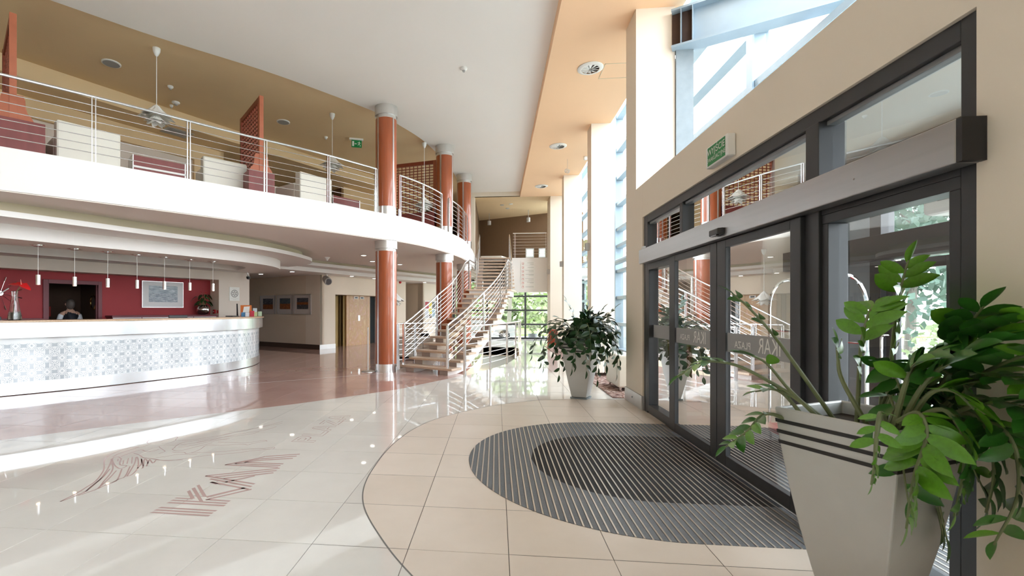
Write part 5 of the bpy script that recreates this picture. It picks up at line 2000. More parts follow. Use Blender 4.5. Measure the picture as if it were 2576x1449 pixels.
def screen(label, p, q, W, dirn, L, nv=9, nh=15, big=False):
    # box base with a lattice panel standing along its middle
    d = Vector((q[0] - p[0], q[1] - p[1])).normalized()
    n = Vector(dirn).normalized()
    mid = Vector(p) + d * (W / 2)
    t = thing('lattice_screen', label, 'room divider', (mid.x, mid.y, GZ), 'maroon boxes with wooden lattice screens on the gallery')
    P = Vector(p)
    mb = MB()
    Q = [P, P + d * W, P + d * W + n * L, P + n * L]
    mb.prism([tuple(v) for v in Q], GZ + 0.001, GZ + 0.64)
    mb.build('base_box', REDWOOD, t, bevel=0.006)
    zt, zb = GZ + 2.2, GZ + 0.645
    th = 0.025

    def bar(nm, s0, s1, z0, z1, thk, m=LATT, par=None):
        a = mid + n * s0 - d * thk
        b = mid + n * s1 - d * thk
        mb = MB()
        mb.wallq((a.x, a.y), (b.x, b.y), -2 * thk, z0, z1)
        return mb.build(nm, m, par or t)
    a0 = 0.03
    bar('stile', a0, a0 + 0.09, zb, zt, 0.04, ORANGEW)
    bar('stile', L - 0.10, L - 0.01, zb, zt, 0.04)
    bar('rail', a0 + 0.09, L - 0.10, zt - 0.10, zt, 0.035)
    bar('rail', a0 + 0.09, L - 0.10, zb, zb + 0.05, 0.035)
    for k in range(nv):
        s = a0 + 0.09 + (L - 0.19 - a0) * (k + 1) / (nv + 1)
        bar('lattice_bar', s - 0.010, s + 0.010, zb + 0.05, zt - 0.10, 0.014)
    for k in range(nh):
        z = zb + 0.05 + (zt - zb - 0.15) * (k + 1) / (nh + 1)
        bar('lattice_bar', a0 + 0.09, L - 0.10, z - 0.010, z + 0.010, 0.011)
    # bell-shaped bracket across each end
    prof = [(0.0, 0.0), (0.04, 0.06), (0.10, 0.11), (0.13, 0.18), (0.14, 0.30), (0.17, 0.36), (0.24, 0.36)]
    hw = min(0.23, W / 2 - 0.01)
    for s in (a0 + 0.01, L - 0.05):
        half_ = [(-hw + hw / 0.24 * u * 0.72, z) for u, z in prof]
        pts = half_ + [(-u, z) for u, z in reversed(half_)]
        vs = []
        for dn in (0.0, 0.03):
            for u, z in pts:
                v = mid + d * u + n * (s + dn)
                vs.append((v.x, v.y, zb + z))
        k = len(pts)
        mb = MB()
        mb.add(vs, [tuple(range(k)), tuple(range(2 * k - 1, k - 1, -1))] + [(i, (i + 1) % k, k + (i + 1) % k, k + i) for i in range(k)])
        mb.build('bracket', ORANGEW, t)
    return t


screen('leftmost maroon box with a lattice screen seen edge-on at the left end of the gallery', (-7.30, 5.76), (-6.832, 6.305), 0.71, (-0.80, 0.60), 1.55)
screen('second maroon box with a tall lattice screen, between the middle ivory armchairs', (-4.94, 8.70), (-4.57, 9.073), 0.515, (-1.0, 1.02), 1.55)
screen('third maroon box with a lattice screen seen broadside between the nearest and middle columns', (-1.78, 13.02), (-1.64, 13.55), 0.52, (-0.988, 0.231), 1.75, 11, 16)


def lowcab(label, p, q, W):
    F = frame2(p, q)
    c = F(W / 2, 0.2)
    t = thing('low_cabinet', label, 'cabinet', (c[0], c[1], GZ), 'low red cabinets with a white strip on the gallery')
    mb = MB()
    mb.prism([F(0, 0), F(W, 0), F(W, 0.42), F(0, 0.42)], GZ + 0.001, GZ + 0.57)
    mb.build('body', REDWOOD, t)
    mb = MB()
    mb.wallq(F(0, -0.012), F(W, -0.012), 0.012, GZ + 0.35, GZ + 0.385)
    mb.build('strip', WHITEP, t)
    for u in (-0.002, W - 0.012):
        mb = MB()
        mb.wallq(F(u, -0.012), F(u + 0.014, -0.012), 0.4, GZ + 0.001, GZ + 0.575)
        mb.build('edge', SATIN, t)


lowcab('low red cabinet with a white strip on the gallery between the first two ivory armchairs', (-6.407, 7.475), (-5.864, 8.108), 0.83)
lowcab('low red cabinet with a white strip on the gallery just left of the nearest column', (-3.897, 10.589), (-3.443, 11.277), 0.82)

# lotus pendants
PETAL = leaf_mesh('lotus_petal', mat('white_petal_shade', (0.86, 0.85, 0.80), 0.5), 0.62, -0.12, -0.28, n=4, heart=False)
lot0 = None


def lotus(label, x, y, ztop, zs, sc=1.0, copy=None):
    if copy is not None:
        return dup(copy, (x, y, ztop), label)
    t = thing('lotus_pendant', label, 'lamp', (x, y, ztop), 'white lotus petal pendants')
    mb = MB()
    mb.lathe([(0.065, 0.0), (0.06, -0.06), (0.03, -0.13), (0.012, -0.15)], (x, y, ztop - 0.001), 16)
    mb.build('canopy', WHITEP, t, smooth=True)
    mb = MB()
    mb.tube([(x, y, ztop - 0.14), (x, y, zs)], 0.006, 6)
    mb.build('cord', WHITEP, t)
    mb = MB()
    mb.lathe([(0.01, 0.0), (0.06, -0.06), (0.10, -0.16), (0.12, -0.20)], (x, y, zs), 12)
    mb.build('cone', PETAL.materials[0], t, smooth=True)
    for tier, (nn, z, el, ln) in enumerate(((7, -0.03, -1.45, 0.34), (8, -0.15, -0.95, 0.23), (8, -0.20, -1.6, 0.20), (6, -0.24, -2.8, 0.17))):
        for k in range(nn):
            a = 2 * math.pi * (k + 0.5 * (tier % 2)) / nn
            dv = Vector((math.cos(a), math.sin(a), el))
            place_leaf('petal', PETAL, t, Vector((x + 0.05 * math.cos(a), y + 0.05 * math.sin(a), zs + z)), dv, Vector((math.cos(a), math.sin(a), 0.8)), ln)
    return t


lot = lotus('white lotus-petal pendant hanging over the gallery above the leftmost ivory armchair', -6.179, 7.759, 6.219, 5.19)
dup(lot, (-3.979, 10.785, 6.219), 'white lotus-petal pendant over the gallery left of the nearest column')
lotus('white lotus-petal pendant seen low behind the railing between the columns', -2.02, 12.75, 6.149, 4.62)
lotus('white petal pendant under the balcony peeking out right of the nearest column', -2.86, 12.78, 3.024, 1.93)

# ceiling speakers, detectors, exit sign on the gallery
SPK = mat('grey_speaker_grille', (0.34, 0.34, 0.34), 0.6, var=0.05)
for k, (x, y) in enumerate([(-7.422, 8.135), (-5.385, 11.117)]):
    mb = MB()
    mb.lathe([(0.16, 0), (0.16, -0.018), (0.14, -0.022)], (x, y, 6.219), 28)
    t = thing('ceiling_speaker', ['round grey ceiling speaker left of the first lotus pendant', 'round grey ceiling speaker right of the second lattice screen'][k], 'loudspeaker', (x, y, 6.219))
    mb.build('ring', WHITEP, t)
    mb = MB()
    mb.lathe([(0.138, -0.0225), (0.138, -0.025)], (x, y, 6.219), 28)
    mb.build('grille', SPK, t)
for k, (x, y, z) in enumerate([(-6.931, 9.106, 6.219), (-7.342, 9.82, 6.219), (-7.55, 9.95, 6.219), (-4.687, 12.212, 6.219), (-4.65, 16.3, 6.219), (-0.629, 8.879, 6.149)]):
    lab = ['small white smoke detector on the tan ceiling right of the first lotus pendant', 'white disc detector on the tan ceiling by the bulkhead', 'tiny white sensor beside the disc detector by the bulkhead', 'white smoke detector on the tan ceiling left of the hanging exit sign', 'white disc detector near the far end of the gallery ceiling', 'small white sprinkler head on the flat white lobby ceiling'][k]
    t = thing('smoke_detector', lab, 'detector', (x, y, z), 'round detectors on the upper ceilings')
    sc = [1, 1.5, 0.7, 0.9, 1.3, 1.2][k]
    mb = MB()
    mb.lathe([(0.055 * sc, 0), (0.055 * sc, -0.025), (0.03 * sc, -0.05)], (x, y, z), 18)
    mb.build('base', WHITEP, t, smooth=True)
    mb = MB()
    mb.lathe([(0.03 * sc, -0.045), (0.02 * sc, -0.075)], (x, y, z), 14)
    mb.build('head', GREYP, t)
gv = thing('ceiling_vent', 'square grey vent in the bulkhead underside beside the first lotus pendant', 'vent', (*gpt(3.3, 0.5), 5.885))
F = frame2(gpt(3.0, 0.25), gpt(4.0, 0.25))
mb = MB()
mb.prism([F(0, 0), F(0.6, 0), F(0.6, 0.5), F(0, 0.5)], 5.872, 5.884)
mb.build('frame', GREYP, gv)
for k in range(7):
    mb = MB()
    mb.prism([F(0.05, 0.05 + k * 0.06), F(0.55, 0.05 + k * 0.06), F(0.55, 0.075 + k * 0.06), F(0.05, 0.075 + k * 0.06)], 5.866, 5.8715)
    mb.build('slat', SPK, gv)
hx = thing('hanging_exit_sign', 'small green running-man exit sign hanging from the tan gallery ceiling', 'sign', (-3.88, 12.41, 6.219))
F = frame2((-4.05, 12.36), (-3.75, 12.47))
mb = MB()
mb.prism([F(-0.02, -0.04), F(0.36, -0.04), F(0.36, 0.04), F(-0.02, 0.04)], 6.17, 6.2185)
mb.build('housing', WHITEP, hx)
mb = MB()
mb.prism([F(0.04, -0.006), F(0.32, -0.006), F(0.32, 0.006), F(0.04, 0.006)], 5.97, 6.17)
gp = mb.build('green_panel', GREEN, hx)


def spic(pts):
    mb = MB()
    mb.add([(*F(u, -0.0075), 5.97 + z) for u, z in pts], [tuple(range(len(pts)))])
    return mb


spic([(0.06, 0.03), (0.11, 0.03), (0.11, 0.17), (0.06, 0.17)]).build('door_symbol', PAPER, gp)
spic([(0.125, 0.10), (0.145, 0.125), (0.145, 0.107), (0.19, 0.107), (0.19, 0.093), (0.145, 0.093), (0.145, 0.075)]).build('arrow_symbol', PAPER, gp)
man = MB()
for pts in ([(0.245, 0.15), (0.262, 0.15), (0.262, 0.168), (0.245, 0.168)], [(0.235, 0.09), (0.258, 0.085), (0.262, 0.145), (0.24, 0.145)], [(0.205, 0.12), (0.24, 0.132), (0.238, 0.142), (0.202, 0.13)], [(0.26, 0.14), (0.29, 0.11), (0.296, 0.117), (0.266, 0.146)], [(0.235, 0.092), (0.205, 0.065), (0.212, 0.057), (0.245, 0.082)], [(0.245, 0.088), (0.275, 0.06), (0.27, 0.028), (0.282, 0.028), (0.289, 0.066), (0.258, 0.09)]):
    man.add([(*F(u, -0.0075), 5.97 + z) for u, z in pts], [tuple(range(len(pts)))])
man.build('man_symbol', PAPER, gp, kind='stuff')

# ------------------------------------------------------------------ peach strip: swirl diffusers, wire ornament, hatch
VENTW = mat('white_diffuser', (0.80, 0.79, 0.75), 0.5)
for k, (x, y) in enumerate([(1.741, 8.722), (1.689, 12.78), (1.632, 16.868)]):
    t = thing('swirl_diffuser', ['nearest round white swirl diffuser in the peach ceiling strip', 'second round white swirl diffuser in the peach ceiling strip', 'farthest round white swirl diffuser in the peach ceiling strip'][k], 'vent', (x, y, 5.94), 'round swirl diffusers in the peach strip')
    mb = MB()
    mb.lathe([(0.16, -0.03), (0.19, -0.035), (0.235, -0.012), (0.235, -0.001)], (x, y, 5.94), 32)
    mb.f.pop()
    mb.m.pop()
    mb.f.pop()
    mb.m.pop()
    mb.build('ring', VENTW, t, smooth=True)
    mb = MB()
    mb.lathe([(0.17, -0.004), (0.17, -0.003)], (x, y, 5.94), 24)
    mb.build('throat', SPK, t)
    for j in range(10):
        a = 2 * math.pi * j / 10
        ca, sa = math.cos(a), math.sin(a)
        mb = MB()
        mb.add([(x + 0.03 * ca, y + 0.03 * sa, 5.905), (x + 0.165 * ca, y + 0.165 * sa, 5.908), (x + 0.16 * math.cos(a + 0.45), y + 0.16 * math.sin(a + 0.45), 5.93), (x + 0.03 * math.cos(a + 0.4), y + 0.03 * math.sin(a + 0.4), 5.93)], [(0, 1, 2, 3)])
        mb.build('vane', VENTW, t)
hat = thing('access_hatch', 'thin square outline of an access hatch in the peach ceiling strip', 'hatch', (2.28, 9.1, 5.94))
for a, b, c, d in ((1.98, 2.52, 8.6, 8.61), (1.98, 2.52, 9.14, 9.15), (1.98, 1.99, 8.6, 9.15), (2.51, 2.52, 8.6, 9.15)):
    mb = MB()
    mb.box(a, b, c, d, 5.934, 5.9395)
    mb.build('edge', ORANGEW if False else COVE, hat)
wo = thing('wire_ornament', 'small wire ornament hanging on a thread from the peach strip', 'ornament', (2.107, 13.92, 5.94))
mb = MB()
mb.tube([(2.107, 13.92, 5.939), (2.115, 13.92, 5.78), (2.107, 13.92, 5.66)], 0.003, 5)
mb.build('thread', GREYP, wo)
rs = random.Random(3)
for k in range(7):
    a = rs.uniform(0, 6.3)
    b = rs.uniform(0.2, 1.4)
    cpt_ = Vector((2.107, 13.92, 5.58))
    e1 = Vector((math.cos(a), math.sin(a), 0))
    e2 = Vector((-math.sin(a) * math.cos(b), math.cos(a) * math.cos(b), math.sin(b)))
    mb = MB()
    mb.tube([cpt_ + (e1 * math.cos(6.283 * j / 12) + e2 * math.sin(6.283 * j / 12)) * 0.075 for j in range(13)], 0.003, 4, caps=False)
    mb.build('loop', GREYP, wo)
mb = MB()
mb.box(2.56, 2.66, 13.7, 13.78, 5.84, 5.939)
tag(mb.build('beam_sensor', WHITEP, None, bevel=0.01), 'small white box on the edge of the peach strip near the third pier', 'detector')
for k, (x, y, z, lab) in enumerate(((2.285, 11.56, 2.99, 'small grey uplight on the second pier'), (2.25, 15.8, 2.99, 'small grey uplight on the third pier'), (2.13, 18.7, 2.97, 'small grey uplight on the fourth pier'))):
    t = thing('wall_sconce', lab, 'lamp', (x, y, z), 'small grey sconces on the piers')
    mb = MB()
    mb.box(x - 0.10, x - 0.001, y - 0.07, y + 0.07, z - 0.09, z + 0.09)
    mb.build('body', GREYP, t, bevel=0.006)
    mb = MB()
    mb.box(x - 0.085, x - 0.012, y - 0.055, y + 0.055, z + 0.0905, z + 0.094)
    mb.build('lens', WHITEP, t)

# ------------------------------------------------------------------ direction plates on the upper landing beam
for k in range(7):
    z1 = 3.45 - k * 0.164
    t = thing('direction_plate', ['topmost', 'second from the top', 'third from the top', 'middle', 'third from the bottom', 'second from the bottom', 'lowest'][k] + ' of the seven white direction plates under the upper landing railing', 'sign', (1.315, 19.38, z1 - 0.14), 'white direction plates on the landing beam')
    mb = MB()
    mb.box(1.025, 1.605, 19.375, 19.399, z1 - 0.142, z1)
    mb.build('plate', PAPER, t)
    zc = z1 - 0.071
    RT = mat('red_arrow_print', (0.55, 0.12, 0.10), 0.6) if k == 0 else bpy.data.materials['red_arrow_print']
    mb = MB()
    for a, b, c, d in ((1.07, 1.15, 0.035, 0.045), (1.07, 1.15, -0.045, -0.035), (1.07, 1.08, -0.035, 0.035), (1.14, 1.15, -0.035, 0.035)):
        mb.box(a, b, 19.372, 19.3745, zc + c, zc + d)
    mb.build('arrow_box', RT, t, kind='stuff')
    up = -1 if k < 3 else 1
    mb = MB()
    mb.add([(1.13, 19.3735, zc + 0.028 * up), (1.13, 19.3735, zc - 0.008 * up), (1.094, 19.3735, zc + 0.028 * up)], [(0, 1, 2)])
    mb.build('arrow', RT, t)
    for j, (w_, dz) in enumerate([[(0.27, 0.02), (0.15, -0.035)], [(0.25, 0.0)], [(0.35, 0.03), (0.2, -0.02)], [(0.33, 0.03), (0.2, 0.0)], [(0.35, 0.02), (0.22, -0.035)], [(0.28, 0.03), (0.16, 0.0)], [(0.34, 0.02), (0.34, -0.02)]][k]):
        mb = MB()
        mb.box(1.56 - w_, 1.56, 19.3725, 19.3745, zc + dz - 0.006, zc + dz + 0.006)
        mb.build('text_line', GREYP, t)

# upper room: two small bright windows, ceiling spots, low furniture
uw = thing('window_5', 'two small bright windows low in the dark upper room', 'window', (1.9, 21.9, 3.9), kind='structure')
SKYP = mat('glowing_window_pane', (0.62, 0.80, 0.62), 0.4, emit=0.55, var=0.3, scale=12)  # daylight put into the pane as a glow of its own
for a, b in ((1.42, 1.70), (2.02, 2.24)):
    mb = MB()
    mb.box(a, b, 21.62, 21.66, 3.93, 4.25)
    mb.build('pane', SKYP, uw)
    for q in ((a - 0.05, a, 3.88, 4.30), (b, b + 0.05, 3.88, 4.30), (a, b, 3.88, 3.93), (a, b, 4.25, 4.30)):
        mb = MB()
        mb.box(q[0], q[1], 21.60, 21.68, q[2], q[3])
        mb.build('frame_bar', GREYP, uw)
for k, (x, y) in enumerate(((-0.33, 21.6), (1.45, 21.0))):
    t = thing('ceiling_spot', ['grey cylinder spotlight left in the dark upper room', 'grey cylinder spotlight right in the dark upper room'][k], 'lamp', (x, y, 5.98), 'cylinder spots in the upper room')
    mb = MB()
    mb.lathe([(0.07, -0.55), (0.085, -0.55), (0.085, -0.36)], (x, y, 5.98), 18)
    mb.build('body', GREYP, t)
    mb = MB()
    mb.tube([(x, y, 5.63), (x, y, 5.979)], 0.012, 6)
    mb.build('stem', GREYP, t)
for k, (x, y) in enumerate(((0.25, 19.9), (0.62, 19.75), (0.5, 20.6))):
    mb = MB()
    mb.lathe([(0.09, 0), (0.08, -0.02)], (x, y, 5.979), 18)
    tag(mb.build('ceiling_disc', [GREYP, WHITEP, GREYP][k], None), ['grey disc speaker', 'pale disc detector', 'small grey disc'][k] + ' on the ceiling of the far upper room', 'detector', 'discs on the far upper ceiling')
mb = MB()
mb.prism([(-0.7, 20.4), (0.25, 20.4), (0.6, 21.4), (-0.75, 21.4)], 3.621, 3.84)
tag(mb.build('low_sofa', SOFA, None, bevel=0.03), 'pale low sofa back just visible at the top of the stairs', 'sofa')

# ------------------------------------------------------------------ lounge behind the stairs
ls = thing('lounge_sofa', 'quilted ivory sofa behind the short railing left of the stairs', 'sofa', (-2.5, 13.6, 0))
for k in range(4):
    for j in range(3):
        mb = MB()
        mb.box(-3.0 + k * 0.29, -2.715 + k * 0.29, 13.2, 13.42, 0.06 + j * 0.2, 0.255 + j * 0.2)
        mb.build('back_cushion', SOFA, ls, bevel=0.025)
mb = MB()
mb.box(-3.0, -1.84, 13.425, 14.1, 0.06, 0.42)
mb.build('seat', SOFA, ls, bevel=0.03)
mb = MB()
mb.box(-2.95, -1.89, 13.25, 14.05, 0.002, 0.06)
mb.build('plinth', BLACK, ls)
bgp = MB()
bgp.lathe([(0.24, 0.0), (0.25, 0.06), (0.18, 0.18), (0.09, 0.28), (0.03, 0.31)], (-2.17, 13.8, 0.421), 14)
bag = thing('black_bag', 'black bag lying on the quilted sofa behind the railing', 'bag', (-2.17, 13.8, 0.42))
bgp.build('body', mat('black_fabric', (0.012, 0.012, 0.014), 0.8, var=0.2), bag, smooth=True)
mb = MB()
mb.tube([(-2.3, 13.8, 0.62), (-2.24, 13.78, 0.78), (-2.10, 13.78, 0.78), (-2.03, 13.8, 0.63)], 0.012, 6)
mb.build('handle', BLACK, bag)
tb = thing('side_table', 'round dark topped side table beside the quilted sofa', 'table', (-2.75, 12.7, 0))
mb = MB()
mb.lathe([(0.28, 0.62), (0.28, 0.645)], (-2.75, 12.7, 0), 24)
mb.build('top', BROWN, tb)
mb = MB()
mb.tube([(-2.75, 12.7, 0.02), (-2.75, 12.7, 0.62)], 0.03, 10)
mb.build('stem', CHROME, tb)
mb = MB()
mb.lathe([(0.2, 0.001), (0.2, 0.02)], (-2.75, 12.7, 0), 20)
mb.build('foot', CHROME, tb)

# carpet and ivory seats behind the far planter
CPT = picture_mat('mottled_brown_carpet', (0.09, 0.03, 0.025), (0.30, 0.16, 0.12), (0.62, 0.50, 0.44), 22, 1.5, stops=(0.38, 0.5, 0.62), stretch=(1, 6, 1))
CPT.node_tree.nodes['Principled BSDF'].inputs['Roughness'].default_value = 0.95
mb = MB()
mb.box(1.89, 4.1, 7.66, 18.3, 0.001, 0.012)
tag(mb.build('lounge_carpet', CPT, None), 'mottled brown and cream carpet strip between the piers and the glass front', 'carpet')
sofa('ivory armchair on the carpet right beside the first pier behind the far planter', (2.10, 9.05), (2.12, 8.24), 0.81, 0.85, 0.63, 0.0125, 'ivory armchairs on the glass front carpet')
sofa('second ivory armchair on the carpet farther along the glass front', (2.12, 10.95), (2.12, 10.1), 0.85, 0.85, 0.60, 0.0125, 'ivory armchairs on the glass front carpet')
sofa('third ivory armchair on the carpet behind the second pier', (2.3, 13.7), (2.3, 12.8), 0.9, 0.85, 0.66, 0.0125, 'ivory armchairs on the glass front carpet')
od = thing('orange_chair', 'orange-red wooden chair glimpsed behind the far plant leaves', 'chair', (1.98, 16.5, 0))
OX, OY = 0.63, 2.9
mb = MB()
mb.box(1.20 + OX, 1.50 + OX, 13.4 + OY, 13.8 + OY, 0.42, 0.46)
mb.build('seat', ORANGEW, od)
mb = MB()
mb.box(1.20 + OX, 1.50 + OX, 13.36 + OY, 13.395 + OY, 0.2, 0.75)
mb.build('backrest', mat('orange_red_lacquer', (0.30, 0.05, 0.02), 0.4), od)
for xx in (1.22, 1.48):
    for yy in (13.42, 13.78):
        mb = MB()
        mb.box(xx + OX - 0.018, xx + OX + 0.018, yy + OY - 0.018, yy + OY + 0.018, 0.0125, 0.42)
        mb.build('leg', ORANGEW, od)
# ------------------------------------------------------------------ planters and plants


def planter(root, cx, cy, ang, tray):
    prof = [(0.022, 0.118), (0.20, 0.152), (0.40, 0.187), (0.60, 0.216), (0.80, 0.240), (0.95, 0.252)]

    def ring(h, z):
        return [(cx + math.cos(ang + math.pi / 4 + k * math.pi / 2) * h * math.sqrt(2), cy + math.sin(ang + math.pi / 4 + k * math.pi / 2) * h * math.sqrt(2), z) for k in range(4)]

    def hw(z):
        return float(np.interp(z, [p[0] for p in prof], [p[1] for p in prof]))
    mb = MB()
    rings = [ring(float(h), float(z)) for z, h in zip(np.linspace(0.022, 0.95, 13), np.interp(np.linspace(0.022, 0.95, 13), [p[0] for p in prof], [p[1] for p in prof]))]
    rings += [ring(0.234, 0.95), ring(0.225, 0.86)]
    vs = [v for r in rings for v in r]
    fs = [(3, 2, 1, 0)]
    for i in range(len(rings) - 1):
        for k in range(4):
            fs.append((i * 4 + k, i * 4 + (k + 1) % 4, i * 4 + 4 + (k + 1) % 4, i * 4 + 4 + k))
    mb.add(vs, fs)
    mb.build('pot', POT, root, bevel=0.008)
    mb = MB()
    mb.add(ring(0.230, 0.885), [(0, 1, 2, 3)])
    mb.build('soil', SOIL, root)
    for z in (0.777, 0.829, 0.883):
        mb = MB()
        a, b = ring(hw(z - 0.009) + 0.002, z - 0.009), ring(hw(z + 0.009) + 0.002, z + 0.009)
        c, d = ring(hw(z - 0.009) - 0.006, z - 0.009), ring(hw(z + 0.009) - 0.006, z + 0.009)
        o = a + b + c + d
        f = []
        for k in range(4):
            j = (k + 1) % 4
            f += [(k, j, 4 + j, 4 + k), (4 + k, 4 + j, 12 + j, 12 + k), (8 + k, 8 + j, j, k)]
        mb.add(o, f)
        mb.build('black_band', BLACK, root)
    mb = MB()
    mb.add(ring(tray, 0.001) + ring(tray, 0.02), [(3, 2, 1, 0), (4, 5, 6, 7), (0, 1, 5, 4), (1, 2, 6, 5), (2, 3, 7, 6), (3, 0, 4, 7)])
    mb.build('tray', GREYST, root)


ZL = [leaf_mesh('zz_leaf', LEAF, 0.42, 0.16, 0.16), leaf_mesh('zz_leaf_young', LEAFY, 0.42, 0.16, 0.12), leaf_mesh('zz_leaf_dark', LEAFD, 0.46, 0.14, 0.16)]


LEAFN = {}
MASS = {}


def zz_stem(root, pts, n, t0, ln, kind, rs, r0=0.011, taper=0.35):
    P = crom(pts, 5)
    m = len(P)
    mb = MB()
    mb.tube(P, [r0 * (1 - (1 - taper) * i / (m - 1)) for i in range(m)], 7)
    st_ = mb.build('stem', STEM, root, smooth=True)
    V = [Vector(p) for p in P]
    for k in range(n):
        t = t0 + (1 - t0) * (k + 0.5) / n
        f = t * (m - 1)
        i = min(int(f), m - 2)
        pos = V[i].lerp(V[i + 1], f - i)
        tan = (V[min(i + 2, m - 1)] - V[max(i - 1, 0)]).normalized()
        side = tan.cross(Vector((0, 0, 1)))
        if side.length < 0.25:
            side = tan.cross(Vector((0.75, -0.66, 0)))
        side.normalize()
        up = side.cross(tan).normalized()
        if k == n - 1:
            d = tan
        else:
            d = side * (1 if k % 2 else -1) + tan * rs.uniform(0.35, 0.7) + up * rs.uniform(-0.05, 0.35)
        nrm = up + side * rs.uniform(-0.3, 0.3)
        s = ln * 1.22 * rs.uniform(0.85, 1.1) * (0.72 + 0.5 * math.sin(math.pi * min(1, (k + 1.5) / (n + 1.0))))
        me = ZL[kind]
        if kind == 0 and rs.random() < 0.2:
            me = ZL[1]
        c_ = LEAFN.get(root.name, 0)
        LEAFN[root.name] = c_ + 1
        if c_ < 296:
            place_leaf('leaf', me, st_, pos, d, nrm, s)
        else:
            # past the limit: joined into one leaf mass
            mb2 = MASS.setdefault(root.name, MB())
            dn = d.normalized()
            yv2 = nrm.cross(dn).normalized()
            zv2 = dn.cross(yv2)
            mb2.add([pos + (dn * v.co.x + yv2 * v.co.y + zv2 * v.co.z) * s for v in me.vertices], [tuple(f.vertices) for f in me.polygons])


NEAR_STEMS = [([(1.679,2.332,0.782),(1.484,2.413,1.143),(1.368,2.451,1.337),(1.274,2.472,1.457),(1.208,2.485,1.523)],8,0.42,0.085,0),([(1.642,2.329,0.838),(1.432,2.357,1.016),(1.231,2.387,1.143),(1.109,2.405,1.179),(1.019,2.416,1.167),(0.921,2.436,1.096)],11,0.5,0.075,0),([(1.567,2.321,0.876),(1.413,2.355,1.045),(1.31,2.365,1.176),(1.224,2.356,1.221)],3,0.6,0.1,0),([(1.504,2.415,0.859),(1.358,2.45,0.916),(1.258,2.44,0.826),(1.158,2.45,0.74)],13,0.3,0.085,0),([(1.527,2.367,0.843),(1.445,2.409,0.987),(1.385,2.433,1.04),(1.298,2.444,1.027)],7,0.35,0.08,0),([(1.64,2.278,0.706),(1.674,2.302,1.068),(1.691,2.313,1.252),(1.744,2.339,1.419),(1.79,2.354,1.466)],19,0.28,0.105,1),([(1.861,2.401,0.863),(1.9,2.411,1.207),(1.9,2.378,1.475),(1.9,2.321,1.668)],18,0.3,0.11,1),([(1.648,2.178,0.88),(1.548,2.218,1.116),(1.534,2.227,1.222),(1.528,2.226,1.276)],4,0.65,0.085,0),([(1.77,2.191,0.915),(1.844,2.148,1.183),(1.9,2.092,1.322),(1.9,1.991,1.453)],19,0.25,0.125,0),([(1.665,2.08,0.941),(1.686,1.981,1.155),(1.776,1.94,1.27),(1.894,1.922,1.378)],18,0.25,0.125,0),([(1.9,2.291,0.911),(1.9,2.076,1.242),(1.9,1.928,1.363),(1.9,1.825,1.409)],15,0.25,0.12,0),([(1.856,2.2,0.932),(1.9,2.044,1.149),(1.9,1.875,1.263),(1.9,1.778,1.287)],15,0.25,0.12,0),([(1.827,2.146,0.928),(1.9,2.029,1.056),(1.9,1.875,1.088),(1.9,1.767,1.043)],14,0.25,0.115,0),([(1.621,2.025,0.986),(1.6,1.912,1.044),(1.593,1.871,0.964),(1.548,1.867,0.816),(1.519,1.864,0.623)],21,0.25,0.105,1),([(1.598,2.053,0.963),(1.482,1.93,1.037),(1.442,1.896,0.953),(1.426,1.884,0.85),(1.414,1.883,0.775)],14,0.22,0.06,1),([(1.669,2.03,0.986),(1.69,1.921,1.059),(1.725,1.885,0.979),(1.732,1.885,0.846),(1.696,1.882,0.668)],18,0.28,0.1,0),([(1.844,2.148,0.962),(1.9,2.044,1.021),(1.9,1.97,0.945),(1.9,1.955,0.797),(1.9,1.984,0.647)],18,0.28,0.1,0),([(1.9,2.195,0.935),(1.9,1.984,1.003),(1.9,1.888,0.939),(1.9,1.875,0.753),(1.9,1.955,0.537)],18,0.28,0.1,0),([(1.698,2.083,0.958),(1.683,1.961,1.112),(1.716,1.904,1.131),(1.769,1.889,1.068)],9,0.35,0.125,1),([(1.648,2.078,0.958),(1.626,1.995,1.152),(1.639,1.976,1.218),(1.668,1.959,1.252)],11,0.3,0.11,0),([(1.9,2.195,0.952),(1.9,2.029,1.151),(1.9,1.875,1.176),(1.9,1.778,1.136)],13,0.3,0.11,0)]
zz = thing('potted_zz_plant', 'large foreground glossy zz plant in a tall tapered silver planter beside the sliding doors', 'potted plant', (1.735, 2.345, 0))
planter(zz, 1.735, 2.345, math.radians(25), 0.135)
rs = random.Random(11)
for pts, n, t0, ln, yf in NEAR_STEMS:
    zz_stem(zz, pts, n, t0, ln, yf, rs)
z2 = thing('potted_zz_plant', 'dark leafy zz plant in a tapered silver planter standing before the first pier', 'potted plant', (1.376, 7.65, 0))
planter(z2, 1.376, 7.65, math.radians(-26.7), 0.135)
